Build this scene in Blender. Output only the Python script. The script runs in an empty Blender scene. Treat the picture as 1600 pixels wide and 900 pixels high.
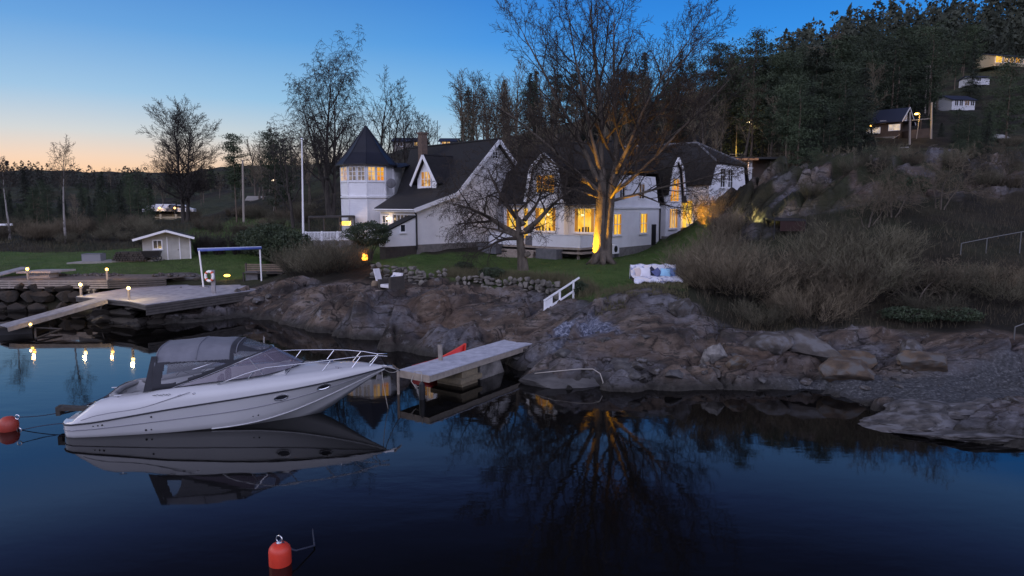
import bpy, bmesh, math, random
import numpy as np
from math import radians as R, sin, cos, pi, sqrt, atan2
from mathutils import Vector, Matrix, noise as mnoise

random.seed(7)
sc = bpy.context.scene
col = sc.collection
V = Vector

# ------------------------------------------------------------------ camera
CAM_H, FOC, PITCH = 7.0, 1067.0, R(6.95)
cs, sn = cos(PITCH), sin(PITCH)
cam_d = bpy.data.cameras.new('camera')
cam = bpy.data.objects.new('camera', cam_d)
col.objects.link(cam)
cam.location = (0, 0, CAM_H)
cam.rotation_euler = (pi/2 - PITCH, 0, 0)
cam_d.sensor_width = 36.0
cam_d.lens = 36.0*FOC/1600.0
cam_d.clip_start = 0.1
cam_d.clip_end = 6000
sc.camera = cam

# survey helpers: a sight line of the photograph met with a known height (PZ) or a known distance (PD)
def sight(px, py):
    u, v = (px-800)/FOC, (450-py)/FOC
    return u, cs+v*sn, -sn+v*cs
def PZ(px, py, z):
    dx, dy, dz = sight(px, py)
    t = (z-CAM_H)/dz
    return V((dx*t, dy*t, z))
def PD(px, py, Y):
    dx, dy, dz = sight(px, py)
    t = Y/dy
    return V((dx*t, Y, CAM_H+dz*t))
def XY(px, Y):
    return (px-800)/FOC*Y/cs*1.0

# ------------------------------------------------------------------ mesh builder
class MB:
    def __init__(s): s.v = []; s.f = []
    def face(s, pts):
        b = len(s.v); s.v += [tuple(p) for p in pts]; s.f.append(tuple(range(b, b+len(pts))))
    def hexa(s, p):            # 8 corners: bottom 4 ccw, top 4 ccw
        b = len(s.v); s.v += [tuple(q) for q in p]
        for f in ((3,2,1,0),(4,5,6,7),(0,1,5,4),(1,2,6,5),(2,3,7,6),(3,0,4,7)): s.f.append(tuple(b+i for i in f))
    def box(s, x0, x1, y0, y1, z0, z1):
        s.hexa([(x0,y0,z0),(x1,y0,z0),(x1,y1,z0),(x0,y1,z0),(x0,y0,z1),(x1,y0,z1),(x1,y1,z1),(x0,y1,z1)])
    def cbox(s, c, sx, sy, sz, rz=0, tilt=0):
        m = Matrix.Rotation(rz,3,'Z') @ Matrix.Rotation(tilt,3,'X')
        P = []
        for z in (-1,1):
            for x, y in ((-1,-1),(1,-1),(1,1),(-1,1)):
                P.append(V(c)+m@V((x*sx/2,y*sy/2,z*sz/2)))
        s.hexa(P)
    def beam(s, p, q, w, h, up=(0,0,1)):
        p, q = V(p), V(q); d = (q-p).normalized(); u = V(up)
        if abs(d.dot(u)) > .98: u = V((0,1,0))
        r = d.cross(u).normalized(); u = r.cross(d).normalized()
        a, b = r*w/2, u*h/2
        s.hexa([p-a-b, p+a-b, q+a-b, q-a-b, p-a+b, p+a+b, q+a+b, q-a+b])
    def extr(s, pts, vec):     # polygon extruded along vec
        pts = [V(p) for p in pts]; vec = V(vec); n = len(pts); b = len(s.v)
        s.v += [tuple(p) for p in pts] + [tuple(p+vec) for p in pts]
        s.f.append(tuple(b+i for i in range(n))); s.f.append(tuple(b+n+i for i in reversed(range(n))))
        for i in range(n):
            j = (i+1) % n; s.f.append((b+i, b+n+i, b+n+j, b+j))
    def tube(s, pts, r, n=6, caps=True):
        pts = [V(p) for p in pts]; m = len(pts)
        rr = r if isinstance(r, (list, tuple)) else [r]*m
        b = len(s.v); d0 = (pts[-1]-pts[0])
        if d0.length < 1e-6: d0 = pts[1]-pts[0]
        for i, p in enumerate(pts):
            d = (pts[min(i+1,m-1)]-pts[max(i-1,0)])
            d = d.normalized() if d.length > 1e-9 else d0.normalized()
            ref = V((0,0,1)) if abs(d.z) < .9 else V((1,0,0))
            if i: 
                a = (a - d*a.dot(d)); a = a.normalized() if a.length > 1e-6 else d.cross(ref).normalized()
            else: a = d.cross(ref).normalized()
            c = d.cross(a)
            for k in range(n):
                t = 2*pi*k/n
                s.v.append(tuple(p + (a*cos(t)+c*sin(t))*rr[i]))
        for i in range(m-1):
            for k in range(n):
                k2 = (k+1) % n
                s.f.append((b+i*n+k, b+i*n+k2, b+(i+1)*n+k2, b+(i+1)*n+k))
        if caps:
            s.f.append(tuple(b+k for k in reversed(range(n)))); s.f.append(tuple(b+(m-1)*n+k for k in range(n)))
    def lathe(s, prof, c=(0,0,0), n=20, sx=1, sy=1):
        b = len(s.v); c = V(c)
        for r, z in prof:
            for k in range(n): s.v.append((c.x+r*sx*cos(2*pi*k/n), c.y+r*sy*sin(2*pi*k/n), c.z+z))
        for i in range(len(prof)-1):
            for k in range(n):
                k2 = (k+1) % n; s.f.append((b+i*n+k, b+i*n+k2, b+(i+1)*n+k2, b+(i+1)*n+k))
        s.f.append(tuple(b+k for k in reversed(range(n)))); s.f.append(tuple(b+(len(prof)-1)*n+k for k in range(n)))
    def torus(s, c, R_, r, nx=(0,0,1), n=24, m=8, a0=0, a1=2*pi):
        nx = V(nx).normalized(); ref = V((0,0,1)) if abs(nx.z) < .9 else V((1,0,0))
        a = nx.cross(ref).normalized(); d = nx.cross(a)
        full = abs(a1-a0-2*pi) < 1e-6
        k = n if full else n+1
        pts = [V(c)+(a*cos(a0+(a1-a0)*i/n)+d*sin(a0+(a1-a0)*i/n))*R_ for i in range(k)]
        if full: pts.append(pts[0])
        s.tube(pts, r, m, caps=not full)
    def loft(s, rows, closed=False, caps=False):
        b = len(s.v); n = len(rows[0])
        for row in rows: s.v += [tuple(p) for p in row]
        for i in range(len(rows)-1):
            for k in range(n if closed else n-1):
                k2 = (k+1) % n
                s.f.append((b+i*n+k, b+i*n+k2, b+(i+1)*n+k2, b+(i+1)*n+k))
        if caps:
            s.f.append(tuple(b+k for k in reversed(range(n)))); s.f.append(tuple(b+(len(rows)-1)*n+k for k in range(n)))
    def ball(s, c, r, sx=1, sy=1, sz=1, n=12, m=8):
        prof = [(r*sin(pi*i/m)+1e-4, -r*sz*cos(pi*i/m)) for i in range(m+1)]
        s.lathe(prof, c, n, sx, sy)
    def slab(s, pts, th):      # planar quad/polygon sheet given a thickness downwards along its normal
        pts = [V(p) for p in pts]
        n = (pts[1]-pts[0]).cross(pts[2]-pts[0]).normalized()
        if n.z < 0: pts.reverse(); n = -n
        s.extr(pts, -n*th)

FR = {}
def frame(o):
    while o is not None and o not in FR: o = o.parent
    return FR.get(o)
def obj(name, mb, mat, parent=None, w=False, smooth=False, bevel=0):
    """one mesh object; w: the vertices are in world space, otherwise in the thing's own space"""
    me = bpy.data.meshes.new(name)
    vs = mb.v
    if parent is not None and w:
        f = frame(parent)
        if f is not None:
            inv = f.inverted(); vs = [tuple(inv @ V(p)) for p in vs]
    me.from_pydata(vs, [], mb.f)
    me.materials.append(mat)
    if smooth: me.polygons.foreach_set('use_smooth', [True]*len(me.polygons))
    o = bpy.data.objects.new(name, me); col.objects.link(o)
    if parent is not None: o.parent = parent
    if bevel:
        m = o.modifiers.new('bevel','BEVEL'); m.width = bevel; m.segments = 2; m.limit_method = 'ANGLE'
    return o
def tag(o, label, cat, group=None, kind=None):
    o['label'] = label; o['category'] = cat
    if group: o['group'] = group
    if kind: o['kind'] = kind
    return o
def thing(name, label, cat, loc=(0,0,0), rz=0, group=None):
    o = bpy.data.objects.new(name, None); col.objects.link(o)
    o.location = loc; o.rotation_euler = (0,0,rz); o.empty_display_size = .2
    FR[o] = Matrix.Translation(V(loc)) @ Matrix.Rotation(rz,4,'Z')
    return tag(o, label, cat, group)
def copy_tree(o, loc, rz=0, scale=1, label=None, group=None, parent=None):
    c = o.copy(); col.objects.link(c)
    if parent is None:
        c.location = loc; c.rotation_euler = (0,0,rz)
        c.scale = scale if isinstance(scale, (tuple, list)) else (scale,)*3
        if label: c['label'] = label
        if group: c['group'] = group
    else: c.parent = parent
    for ch in o.children: copy_tree(ch, None, parent=c)
    return c
def struct(name, mb, mat, smooth=False):
    o = obj(name, mb, mat, smooth=smooth); o['kind'] = 'structure'; return o

# ------------------------------------------------------------------ materials
MATS = {}
def srgb(r, g, b):
    f = lambda c: (c/255/12.92 if c/255 <= .04045 else ((c/255+.055)/1.055)**2.4)
    return (f(r), f(g), f(b))
def mat(name, c, rough=.7, c2=None, ns=3.0, nd=6, bump=0, bs=20, metal=0, wave=None, spec=.5, coat=0, lo=.35, hi=.65, c3=None, n3=.6, stretch=(1,1,1), rand=0):
    """principled surface, colour broken up by noise; wave=(axis, period, strength): boards or tiles as relief"""
    if name in MATS: return MATS[name]
    m = bpy.data.materials.new(name); m.use_nodes = True
    nt = m.node_tree; N = nt.nodes; L = nt.links
    b = N['Principled BSDF']
    b.inputs['Base Color'].default_value = (*c, 1); b.inputs['Roughness'].default_value = rough
    b.inputs['Metallic'].default_value = metal; b.inputs['Specular IOR Level'].default_value = spec
    b.inputs['Coat Weight'].default_value = coat
    tc = N.new('ShaderNodeTexCoord'); mp = N.new('ShaderNodeMapping'); mp.inputs['Scale'].default_value = stretch
    L.new(tc.outputs['Object'], mp.inputs['Vector'])
    out = None
    if c2 is not None:
        n = N.new('ShaderNodeTexNoise'); n.inputs['Scale'].default_value = ns; n.inputs['Detail'].default_value = nd; n.inputs['Roughness'].default_value = .65
        L.new(mp.outputs[0], n.inputs['Vector'])
        r = N.new('ShaderNodeValToRGB'); r.color_ramp.elements[0].position = lo; r.color_ramp.elements[1].position = hi
        r.color_ramp.elements[0].color = (*c, 1); r.color_ramp.elements[1].color = (*c2, 1)
        L.new(n.outputs['Fac'], r.inputs[0]); out = r.outputs[0]
        if c3 is not None:
            n2 = N.new('ShaderNodeTexNoise'); n2.inputs['Scale'].default_value = ns*n3; n2.inputs['Detail'].default_value = 4
            L.new(mp.outputs[0], n2.inputs['Vector'])
            r2 = N.new('ShaderNodeValToRGB'); r2.color_ramp.elements[0].position = .5; r2.color_ramp.elements[1].position = .62
            L.new(n2.outputs['Fac'], r2.inputs[0])
            mx = N.new('ShaderNodeMix'); mx.data_type = 'RGBA'; mx.inputs[7].default_value = (*c3, 1)
            L.new(r2.outputs[0], mx.inputs[0]); L.new(out, mx.inputs[6]); out = mx.outputs[2]
        if rand:      # every plant its own tone
            oi = N.new('ShaderNodeObjectInfo'); mr = N.new('ShaderNodeMapRange'); mr.inputs[3].default_value = 1-rand; mr.inputs[4].default_value = 1+rand; L.new(oi.outputs['Random'], mr.inputs[0])
            hs = N.new('ShaderNodeHueSaturation'); L.new(mr.outputs[0], hs.inputs['Value']); L.new(out, hs.inputs['Color']); out = hs.outputs[0]
        L.new(out, b.inputs['Base Color'])
    h = None
    if bump:
        n = N.new('ShaderNodeTexNoise'); n.inputs['Scale'].default_value = bs; n.inputs['Detail'].default_value = 5
        L.new(mp.outputs[0], n.inputs['Vector'])
        bp = N.new('ShaderNodeBump'); bp.inputs['Strength'].default_value = bump; bp.inputs['Distance'].default_value = .05
        L.new(n.outputs['Fac'], bp.inputs['Height']); h = bp.outputs[0]
    for wv in (wave or []):
        ax, per, st = wv
        sx = N.new('ShaderNodeSeparateXYZ'); L.new(tc.outputs['Object'], sx.inputs[0])
        mu = N.new('ShaderNodeMath'); mu.operation = 'MULTIPLY'; mu.inputs[1].default_value = 1/per
        L.new(sx.outputs[ax], mu.inputs[0])
        fr = N.new('ShaderNodeMath'); fr.operation = 'FRACT'; L.new(mu.outputs[0], fr.inputs[0])
        bp = N.new('ShaderNodeBump'); bp.inputs['Strength'].default_value = st; bp.inputs['Distance'].default_value = per*.35
        L.new(fr.outputs[0], bp.inputs['Height'])
        if h is not None: L.new(h, bp.inputs['Normal'])
        h = bp.outputs[0]
    if h is not None: L.new(h, b.inputs['Normal'])
    MATS[name] = m
    return m
def emit(name, c, s, c2=None, ns=1.5, lo=.35, hi=.65, stretch=(1,1,1)):
    if name in MATS: return MATS[name]
    m = bpy.data.materials.new(name); m.use_nodes = True
    nt = m.node_tree; N = nt.nodes; L = nt.links
    b = N['Principled BSDF']; b.inputs['Base Color'].default_value = (.02,.015,.01,1); b.inputs['Roughness'].default_value = .15
    b.inputs['Emission Color'].default_value = (*c,1); b.inputs['Emission Strength'].default_value = s
    if c2:
        tc = N.new('ShaderNodeTexCoord'); mp = N.new('ShaderNodeMapping'); mp.inputs['Scale'].default_value = stretch
        L.new(tc.outputs['Object'], mp.inputs[0])
        n = N.new('ShaderNodeTexNoise'); n.inputs['Scale'].default_value = ns; n.inputs['Detail'].default_value = 3
        L.new(mp.outputs[0], n.inputs['Vector'])
        r = N.new('ShaderNodeValToRGB'); r.color_ramp.elements[0].position = lo; r.color_ramp.elements[1].position = hi
        r.color_ramp.elements[0].color = (*c,1); r.color_ramp.elements[1].color = (*c2,1)
        L.new(n.outputs['Fac'], r.inputs[0]); L.new(r.outputs[0], b.inputs['Emission Color'])
    MATS[name] = m
    return m
def glass(name, tint, alpha, rough=.03):
    if name in MATS: return MATS[name]
    m = bpy.data.materials.new(name); m.use_nodes = True
    b = m.node_tree.nodes['Principled BSDF']
    b.inputs['Base Color'].default_value = (*tint,1); b.inputs['Alpha'].default_value = alpha; b.inputs['Roughness'].default_value = rough
    MATS[name] = m
    return m

WHITE = mat('white_paint', (.8,.8,.82), .55, (.72,.72,.74), 1.2, bump=.15, bs=8)
CLAD_H = mat('white_board_cladding', (.81,.81,.83), .6, (.71,.71,.74), .9, wave=[(2,.16,.35)])
CLAD_V = mat('white_vertical_cladding', (.81,.81,.83), .6, (.73,.73,.75), .9, wave=[(0,.13,.35)])
CLAD_V2 = mat('white_vertical_cladding_end', (.8,.8,.83), .6, (.7,.7,.74), .9, wave=[(1,.13,.35)])
ROOF = mat('dark_roof_tiles', (.003,.0028,.0028), .85, (.022,.018,.017), 5.0, wave=[(0,.26,.7),(2,.3,.7)], bump=.3, bs=6)
ROOF2 = mat('dark_profiled_roof', (.003,.0028,.0035), .8, (.011,.0095,.011), 3.0, wave=[(0,.24,.6)], bump=.1)
METROOF = mat('tower_roof_sheet', (.003,.004,.01), .45, (.008,.009,.018), 1.0)
FOUND = mat('stone_foundation', (.12,.115,.11), .9, (.2,.19,.18), 3, bump=.5, bs=6)
DECKW = mat('weathered_deck_boards', (.17,.165,.18), .8, (.3,.29,.31), 2.5, bump=.2, bs=9, wave=[(0,.14,.5)])
WOOD = mat('weathered_wood', (.2,.175,.15), .8, (.3,.26,.22), 4, bump=.3, bs=12, stretch=(1,1,1))
WOODL = mat('pale_wood', (.38,.32,.26), .75, (.28,.23,.19), 4, bump=.2, bs=12)
DARKW = mat('dark_stained_wood', (.03,.025,.022), .7, (.05,.042,.036), 4, bump=.2)
BLACK = mat('black_paint', (.012,.012,.014), .5)
GREY = mat('grey_box', (.1,.1,.11), .7, (.15,.15,.16), 3)
STEEL = mat('stainless_steel', (.62,.62,.65), .22, metal=1)
BARK = mat('grey_brown_bark', (.05,.04,.032), .9, (.14,.115,.09), 3.2, bump=.8, bs=7, stretch=(1,1,.35))
BARKD = mat('dark_bark', (.028,.023,.02), .9, (.06,.05,.042), 3, bump=.5, bs=10, stretch=(1,1,.3))
TWIG = mat('brown_twigs', (.023,.017,.013), .9, (.047,.035,.026), 1.0)
TWIGD = mat('dark_twigs', (.02,.017,.016), .9, (.034,.028,.024), 1.0)
BIRCH = mat('white_birch_bark', (.26,.24,.225), .8, (.08,.07,.06), 5, lo=.5, hi=.6, stretch=(1,1,.6))
PINEB = mat('reddish_pine_bark', (.08,.06,.045), .9, (.17,.125,.09), 3, bump=.5, bs=8, stretch=(1,1,.3))
NEEDLE = mat('pine_needles', (.015,.025,.011), .8, (.042,.06,.027), .35, rand=.45)
NEEDLE2 = mat('spruce_needles', (.009,.015,.008), .8, (.022,.03,.016), .4, rand=.45)
SHRUBT = mat('grey_brown_shrub_twigs', (.07,.056,.035), .95, (.15,.122,.082), .5, rand=.45)
SHRUBD = mat('dark_shrub_stems', (.02,.016,.012), .95, (.04,.033,.025), 1)
SHRUBL = mat('olive_shrub_twigs', (.055,.05,.031), .95, (.128,.116,.078), .5, rand=.45)
LEAFD = mat('dark_evergreen_leaves', (.02,.034,.016), .7, (.045,.065,.03), 1.5)
ROCKS = mat('grey_brown_stone', (.02,.018,.017), .88, (.095,.082,.073), 1.3, nd=10, bump=.9, bs=4, c3=(.12,.118,.125), lo=.34, hi=.62, n3=1.7)
ROCKB = mat('rusty_brown_stone', (.035,.026,.02), .9, (.13,.09,.058), 1.2, nd=9, bump=.8, bs=4, c3=(.1,.095,.09), n3=1.5)
ROCKP = mat('pale_stone', (.075,.07,.066), .88, (.22,.207,.197), 2.0, bump=.6, bs=6)
ROCKSL = mat('layered_slab_stone', (.018,.017,.017), .85, (.1,.092,.09), 3.2, nd=10, bump=.7, bs=6, c3=(.13,.128,.135), lo=.36, hi=.62, n3=1.2, stretch=(1.3,1.1,1.0))
ROCKG = mat('dark_wet_stone', (.03,.028,.028), .7, (.1,.095,.093), 1.2, nd=9, bump=.6, bs=5)
# ------------------------------------------------------------------ terrain
ctrl = []
def cw(x, y, z): ctrl.append((x, y, z))
def cp(px, py, z): p = PZ(px, py, z); ctrl.append(tuple(p))
def cd(px, py, Y): p = PD(px, py, Y); ctrl.append(tuple(p))
SHORE = [(-60,486),(-30,486),(0,486),(60,486),(110,488),(135,498),(170,507),(222,509),(270,506),(330,500),(385,496),(430,503),(480,514),(520,522),(560,530),
         (620,538),(680,545),(740,549),(790,556),(800,575),(815,596),(850,600),(920,603),(1000,604),(1080,607),(1150,607),(1220,610),(1280,612),(1340,625),
         (1385,640),(1378,655),(1420,668),(1480,680),(1560,690),(1640,702),(1760,712)]
shore_w = []
for px, py in SHORE:
    p = PZ(px, py, 0); shore_w.append(p); ctrl.append(tuple(p))
    q = p*(1-2.6/p.length); cw(q.x, q.y, -1.1)
for x in range(-60, 61, 15): cw(x, 8, -3)
for x in (-26,-17,-8,0,8,15): cw(x, 16, -2.6)
for px, py in ((60,540),(250,540),(420,545),(560,565),(720,600)):
    p = PZ(px, py, 0); cw(p.x, p.y, -2)
# land: a little inland of the water line
for px in (-60,0,60,110): cw((px-800)/FOC*47, 46.6, 1.5)
for px, py, z in ((250,470,.7),(330,470,.8),(400,470,.9),(450,478,1.0),(500,487,1.0),(560,500,1.0),(620,508,1.0),(680,513,1.1),
                  (740,518,1.05),(790,524,1.05),(835,540,.95),(850,565,.75),(900,575,.65),(980,585,.5),(1060,588,.4),(1150,590,.35),(1220,593,.3),(1300,595,.35),
                  (1400,612,.35),(1480,605,.4),(1560,605,.45),(1640,605,.5),(1450,645,.35),(1540,650,.4),(1640,660,.4),
                  (420,455,1.5),(480,462,1.6),(540,465,1.7),(600,475,1.7),(660,478,1.75),(720,480,1.8),(780,484,1.6),(830,495,1.3),(850,487,1.6),(875,476,1.95),
                  (880,525,1.1),(940,535,1.3),(1000,545,1.15),(1060,550,1.0),(1120,560,.85),(1200,560,.8),(1300,565,.8),(1400,575,.75),(1500,570,.8),(1600,570,.85)):
    cp(px, py, z)
# stone wall foot and head, lawn rim, rock below the sofa
for px, py, z in ((440,440,1.9),(500,442,2.0),(560,445,2.0),(620,452,2.0),(700,452,2.05),(780,457,1.9),(860,466,1.8),
                  (470,420,2.3),(530,415,2.6),(590,420,2.7),(650,428,2.7),(720,432,2.65),(790,437,2.6),(860,445,2.5),(905,452,2.45),
                  (895,480,1.9),(930,470,2.45),(1000,470,2.6),(1050,474,2.5),(960,500,1.8),(1050,505,1.75),(1120,510,1.5),
                  (980,455,2.8),(1050,448,3.0),(1020,440,3.0),(1100,470,2.5)):
    cp(px, py, z)
for px, py, z in ((820,426,2.75),(935,413,3.0),(1020,420,3.05),(880,405,3.0),(700,410,2.9),(620,405,2.9),(800,405,3.0),(1050,400,3.4),(1000,395,3.2)):
    cp(px, py, z)
for x in (-44,-40,-36,-32,-28): cw(x,49.6,2.15); cw(x,52.0,2.4)
for p in ((-1,53,3),(7,48.7,3.05),(11.5,54,3.4),(13.5,56.5,4.2),(17,59.5,5.0),(22,64,6.0),(28,70,8),(-7,49.5,3.4),(-13,56,3.9),(-2,55,3.2),(-12,66,4.6),(2,66,4.5),(14,72,6.5)): cw(*p)
# left lawn and the field behind it
for px, py, z in ((0,434,2.0),(80,432,2.05),(170,430,2.1),(250,436,1.75),(300,438,1.6),(360,436,1.6),(400,432,1.8),(-60,432,2.0),
                  (0,394,2.9),(120,388,3.0),(150,408,2.55),(250,404,2.65),(330,415,2.3),(300,395,2.9),(380,395,2.9),(-80,396,2.9)):
    cp(px, py, z)
for px, py, Y in ((330,372,66),(420,368,64),(390,350,80),(300,352,82),(230,356,80),(100,372,72),(0,378,68),(-100,380,68),
                  (265,338,115),(330,338,105),(420,335,95),(480,350,80),(100,350,110),(0,350,110),(180,340,120)): cd(px, py, Y)
# rock outcrop on the right and the slope below it
for px, py, Y in ((1112,332,52),(1150,294,51),(1200,272,50),(1300,256,49),(1400,250,48),(1480,252,48),(1560,268,48),(1640,262,50),(1760,262,50),
                  (1098,400,45),(1150,395,43),(1200,398,41),(1300,402,39),(1400,395,38),(1520,388,37),(1640,380,38),(1760,370,38),
                  (1140,345,48.5),(1200,325,46.5),(1300,302,45.5),(1420,295,44.5),(1540,305,44),
                  (1100,440,39),(1180,450,36),(1280,460,34.5),(1400,455,34),(1520,450,33.5),(1640,445,34),
                  (1180,510,31.5),(1300,508,30.8),(1420,510,30.5),(1540,510,30.2),(1640,510,30.4)): cd(px, py, Y)
for p in ((20,57,6.8),(28,58,9),(40,58,10.5),(50,60,11.5),(60,55,11),(60,40,5),(55,30,1.5),(45,25,.6)): cw(*p)
# wooded hill behind
for px, py, Y in ((1175,268,85),(1220,258,85),(1290,250,88),(1380,222,108),(1450,225,104),(1540,215,108),(1640,205,112),
                  (1505,170,165),(1440,170,150),(1580,100,215),(1640,110,215),(1700,90,230),(1560,60,290),(1440,55,300),(1360,80,270),(1640,20,320),(1800,20,320),
                  (1100,235,100),(1000,245,95),(900,252,95),(800,262,92),(640,228,135),(700,230,135),(560,260,120),(500,290,110),
                  (1200,190,150),(1100,195,150),(1000,200,150),(900,205,150),(800,218,150),(1300,150,180),
                  (1300,120,260),(1150,150,260),(1000,180,260),(850,205,280),(700,235,280),
                  (440,310,125),(395,318,140)): cd(px, py, Y)
# far left ridges
for px, py, Y in ((-200,246,230),(-60,262,240),(40,273,240),(120,294,260),(200,312,260),(300,312,260),(400,312,260),(-300,300,120),
                  (60,290,520),(150,296,600),(210,272,900),(280,268,900),(340,276,900),(420,300,900),(500,306,1000),(700,300,1000),
                  (-200,270,900),(0,285,900),(100,292,900)): cd(px, py, Y)
cw(-500,1400,30); cw(0,1400,40); cw(600,1400,220); cw(1200,1400,260); cw(600,600,190); cw(-1200,1300,40); cw(260,200,95)
C_ = np.array(ctrl)
def _phi(d): return d
_d = np.sqrt(((C_[:,None,:2]-C_[None,:,:2])**2).sum(-1)+.04)
_n = len(C_)
_A = np.zeros((_n+3, _n+3)); _A[:_n,:_n] = _d; _A[:_n,_n] = 1; _A[:_n,_n+1:] = C_[:,:2]*.01; _A[_n:,:_n] = _A[:_n,_n:].T
_A[:_n,:_n] -= np.eye(_n)*.02*0
_w = np.linalg.lstsq(_A, np.concatenate([C_[:,2], np.zeros(3)]), rcond=None)[0]
def base_h(x, y):
    x = np.atleast_1d(np.asarray(x, float)); y = np.atleast_1d(np.asarray(y, float)); out = np.empty(len(x))
    for i in range(0, len(x), 8000):
        xs, ys = x[i:i+8000,None], y[i:i+8000,None]
        d = np.sqrt((xs-C_[None,:,0])**2+(ys-C_[None,:,1])**2+.04)
        out[i:i+8000] = d@_w[:_n] + _w[_n] + (xs[:,0]*_w[_n+1]+ys[:,0]*_w[_n+2])*.01
    return out
def poly_sd(x, y, P):
    """signed distance to a polygon, positive inside"""
    P = np.array([(p[0],p[1]) for p in P]); n = len(P)
    dm = np.full(len(x), 1e9); ins = np.zeros(len(x), bool)
    for i in range(n):
        a, b = P[i], P[(i+1)%n]; e = b-a
        t = np.clip(((x-a[0])*e[0]+(y-a[1])*e[1])/(e@e), 0, 1)
        dm = np.minimum(dm, np.hypot(x-a[0]-t*e[0], y-a[1]-t*e[1]))
        c = (a[1] > y) != (b[1] > y)
        xi = a[0]+(y-a[1])/(e[1] if abs(e[1]) > 1e-9 else 1e-9)*e[0]
        ins ^= c & (x < xi)
    return np.where(ins, dm, -dm)
LAWN1 = [PZ(575,412,2.8),PZ(610,424,2.7),PZ(660,430,2.7),PZ(720,434,2.65),PZ(790,438,2.6),PZ(860,446,2.5),PZ(900,457,2.45),PZ(930,464,2.5),PZ(985,458,2.75),PZ(1060,456,2.8),PZ(1075,430,3.2),V((14,46,0)),V((15,52,0)),V((13,57,0)),V((4,58,0)),V((-6,52,0)),PZ(575,395,3.1)]
LAWN2 = [PZ(-120,431,2.1),PZ(0,432,2.1),PZ(180,429,2.1),PZ(250,432,1.9),PZ(310,436,1.65),PZ(375,434,1.7),PZ(410,420,2.2),PZ(435,400,2.8),PD(470,366,66),PD(440,350,82),PD(385,342,98),PD(350,350,85),PD(235,384,62),PD(100,388,60),PD(-120,392,60)]
ROCK1 = [PZ(370,520,0),PZ(100,525,0),PZ(100,472,1.2),PZ(290,450,1.3),PZ(378,455,1.3),PZ(440,436,2.0),PZ(520,444,2.0),PZ(600,428,2.6),PZ(660,432,2.5),PZ(720,437,2.6),PZ(790,440,2.55),PZ(860,447,2.5),PZ(925,464,2.5),PZ(1050,464,2.7),PZ(1110,490,2.0),PZ(1160,515,1.4),PZ(1300,522,1.2),PZ(1450,530,1.1),PZ(1700,540,1.0),V((40,18,0)),V((20,12,0)),V((0,14,0))]
OUTC = [PD(1100,345,53),PD(1150,292,53),PD(1200,268,53),PD(1300,240,54),PD(1500,240,54),PD(1600,262,54),PD(1620,300,45),PD(1480,310,43.5),PD(1380,310,43.5),PD(1300,325,44),PD(1230,352,44.5),PD(1180,385,43),PD(1120,395,45)]
BEACH = [PZ(1190,592,.3),PZ(1300,580,.5),PZ(1420,585,.6),PZ(1600,575,.7),PZ(1700,610,.5),PZ(1500,640,.4),PZ(1400,628,.3),PZ(1300,606,.2)]
PATCH = [PZ(858,520,1.2),PZ(880,500,1.6),PZ(935,494,1.9),PZ(985,510,1.7),PZ(975,530,1.3),PZ(920,540,1.1),PZ(870,545,1.0)]
def fbm(x, y, z=0, o=4):
    return mnoise.fractal(V((x, y, z)), .9, 2.1, o, noise_basis='PERLIN_ORIGINAL')
def rocky(x, y):
    """slabs dipping towards the water: broad swells, long cracks"""
    ca, sa = .82, .57
    u, v = x*ca+y*sa, -x*sa+y*ca
    wp = mnoise.fractal(V((u*.13, v*.2, 3.1)), 1.0, 2.0, 3)
    w2 = mnoise.fractal(V((u*.5, v*.6, 9.0)), 1.0, 2.0, 4)
    s1 = v*.3+u*.06+1.1*wp; f1 = s1-math.floor(s1)
    s2 = v*1.25-u*.22+1.2*w2; f2 = s2-math.floor(s2)
    k = mnoise.voronoi(V((u*.15+.22*wp, v*.34+.22*w2, 1.0)))[0]
    vr = mnoise.voronoi(V((u*.15+.22*wp, v*.34+.22*w2, 1.0))); k, c0 = vr
    crack = -.38*max(0, 1-(k[1]-k[0])/.035)
    hx = math.sin(c0[0].x*127.1+c0[0].y*311.7)*43758.5; hx -= math.floor(hx); hy = math.sin(c0[0].x*269.5+c0[0].y*183.3)*43758.5; hy -= math.floor(hy)
    tilt = ((u*.15-c0[0].x)*(hx-.5)+(v*.34-c0[0].y)*(hy-.5))*1.3+(hx-.5)*.28
    k2, c2 = mnoise.voronoi(V((u*.45+.3*w2, v*1.1+.3*w2, 7.0)))
    h3 = math.sin(c2[0].x*91.7+c2[0].y*57.3)*43758.5; h3 -= math.floor(h3)
    small = (h3-.5)*.05 - .06*max(0, 1-(k2[1]-k2[0])/.06)
    j1 = .5*(1-f1)*min(1, f1/.035); j2 = .14*(1-f2)*min(1, f2/.07)
    return .28*wp + .06*w2 + j1 + j2 + crack + tilt + small - .24
def cover(x, y):
    l = np.maximum(poly_sd(x, y, LAWN1), poly_sd(x, y, LAWN2))
    r = np.maximum(poly_sd(x, y, ROCK1), poly_sd(x, y, OUTC))
    b = poly_sd(x, y, BEACH)
    return l, r, b
def sstep(a, b, t): t = np.clip((t-a)/(b-a), 0, 1); return t*t*(3-2*t)
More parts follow.
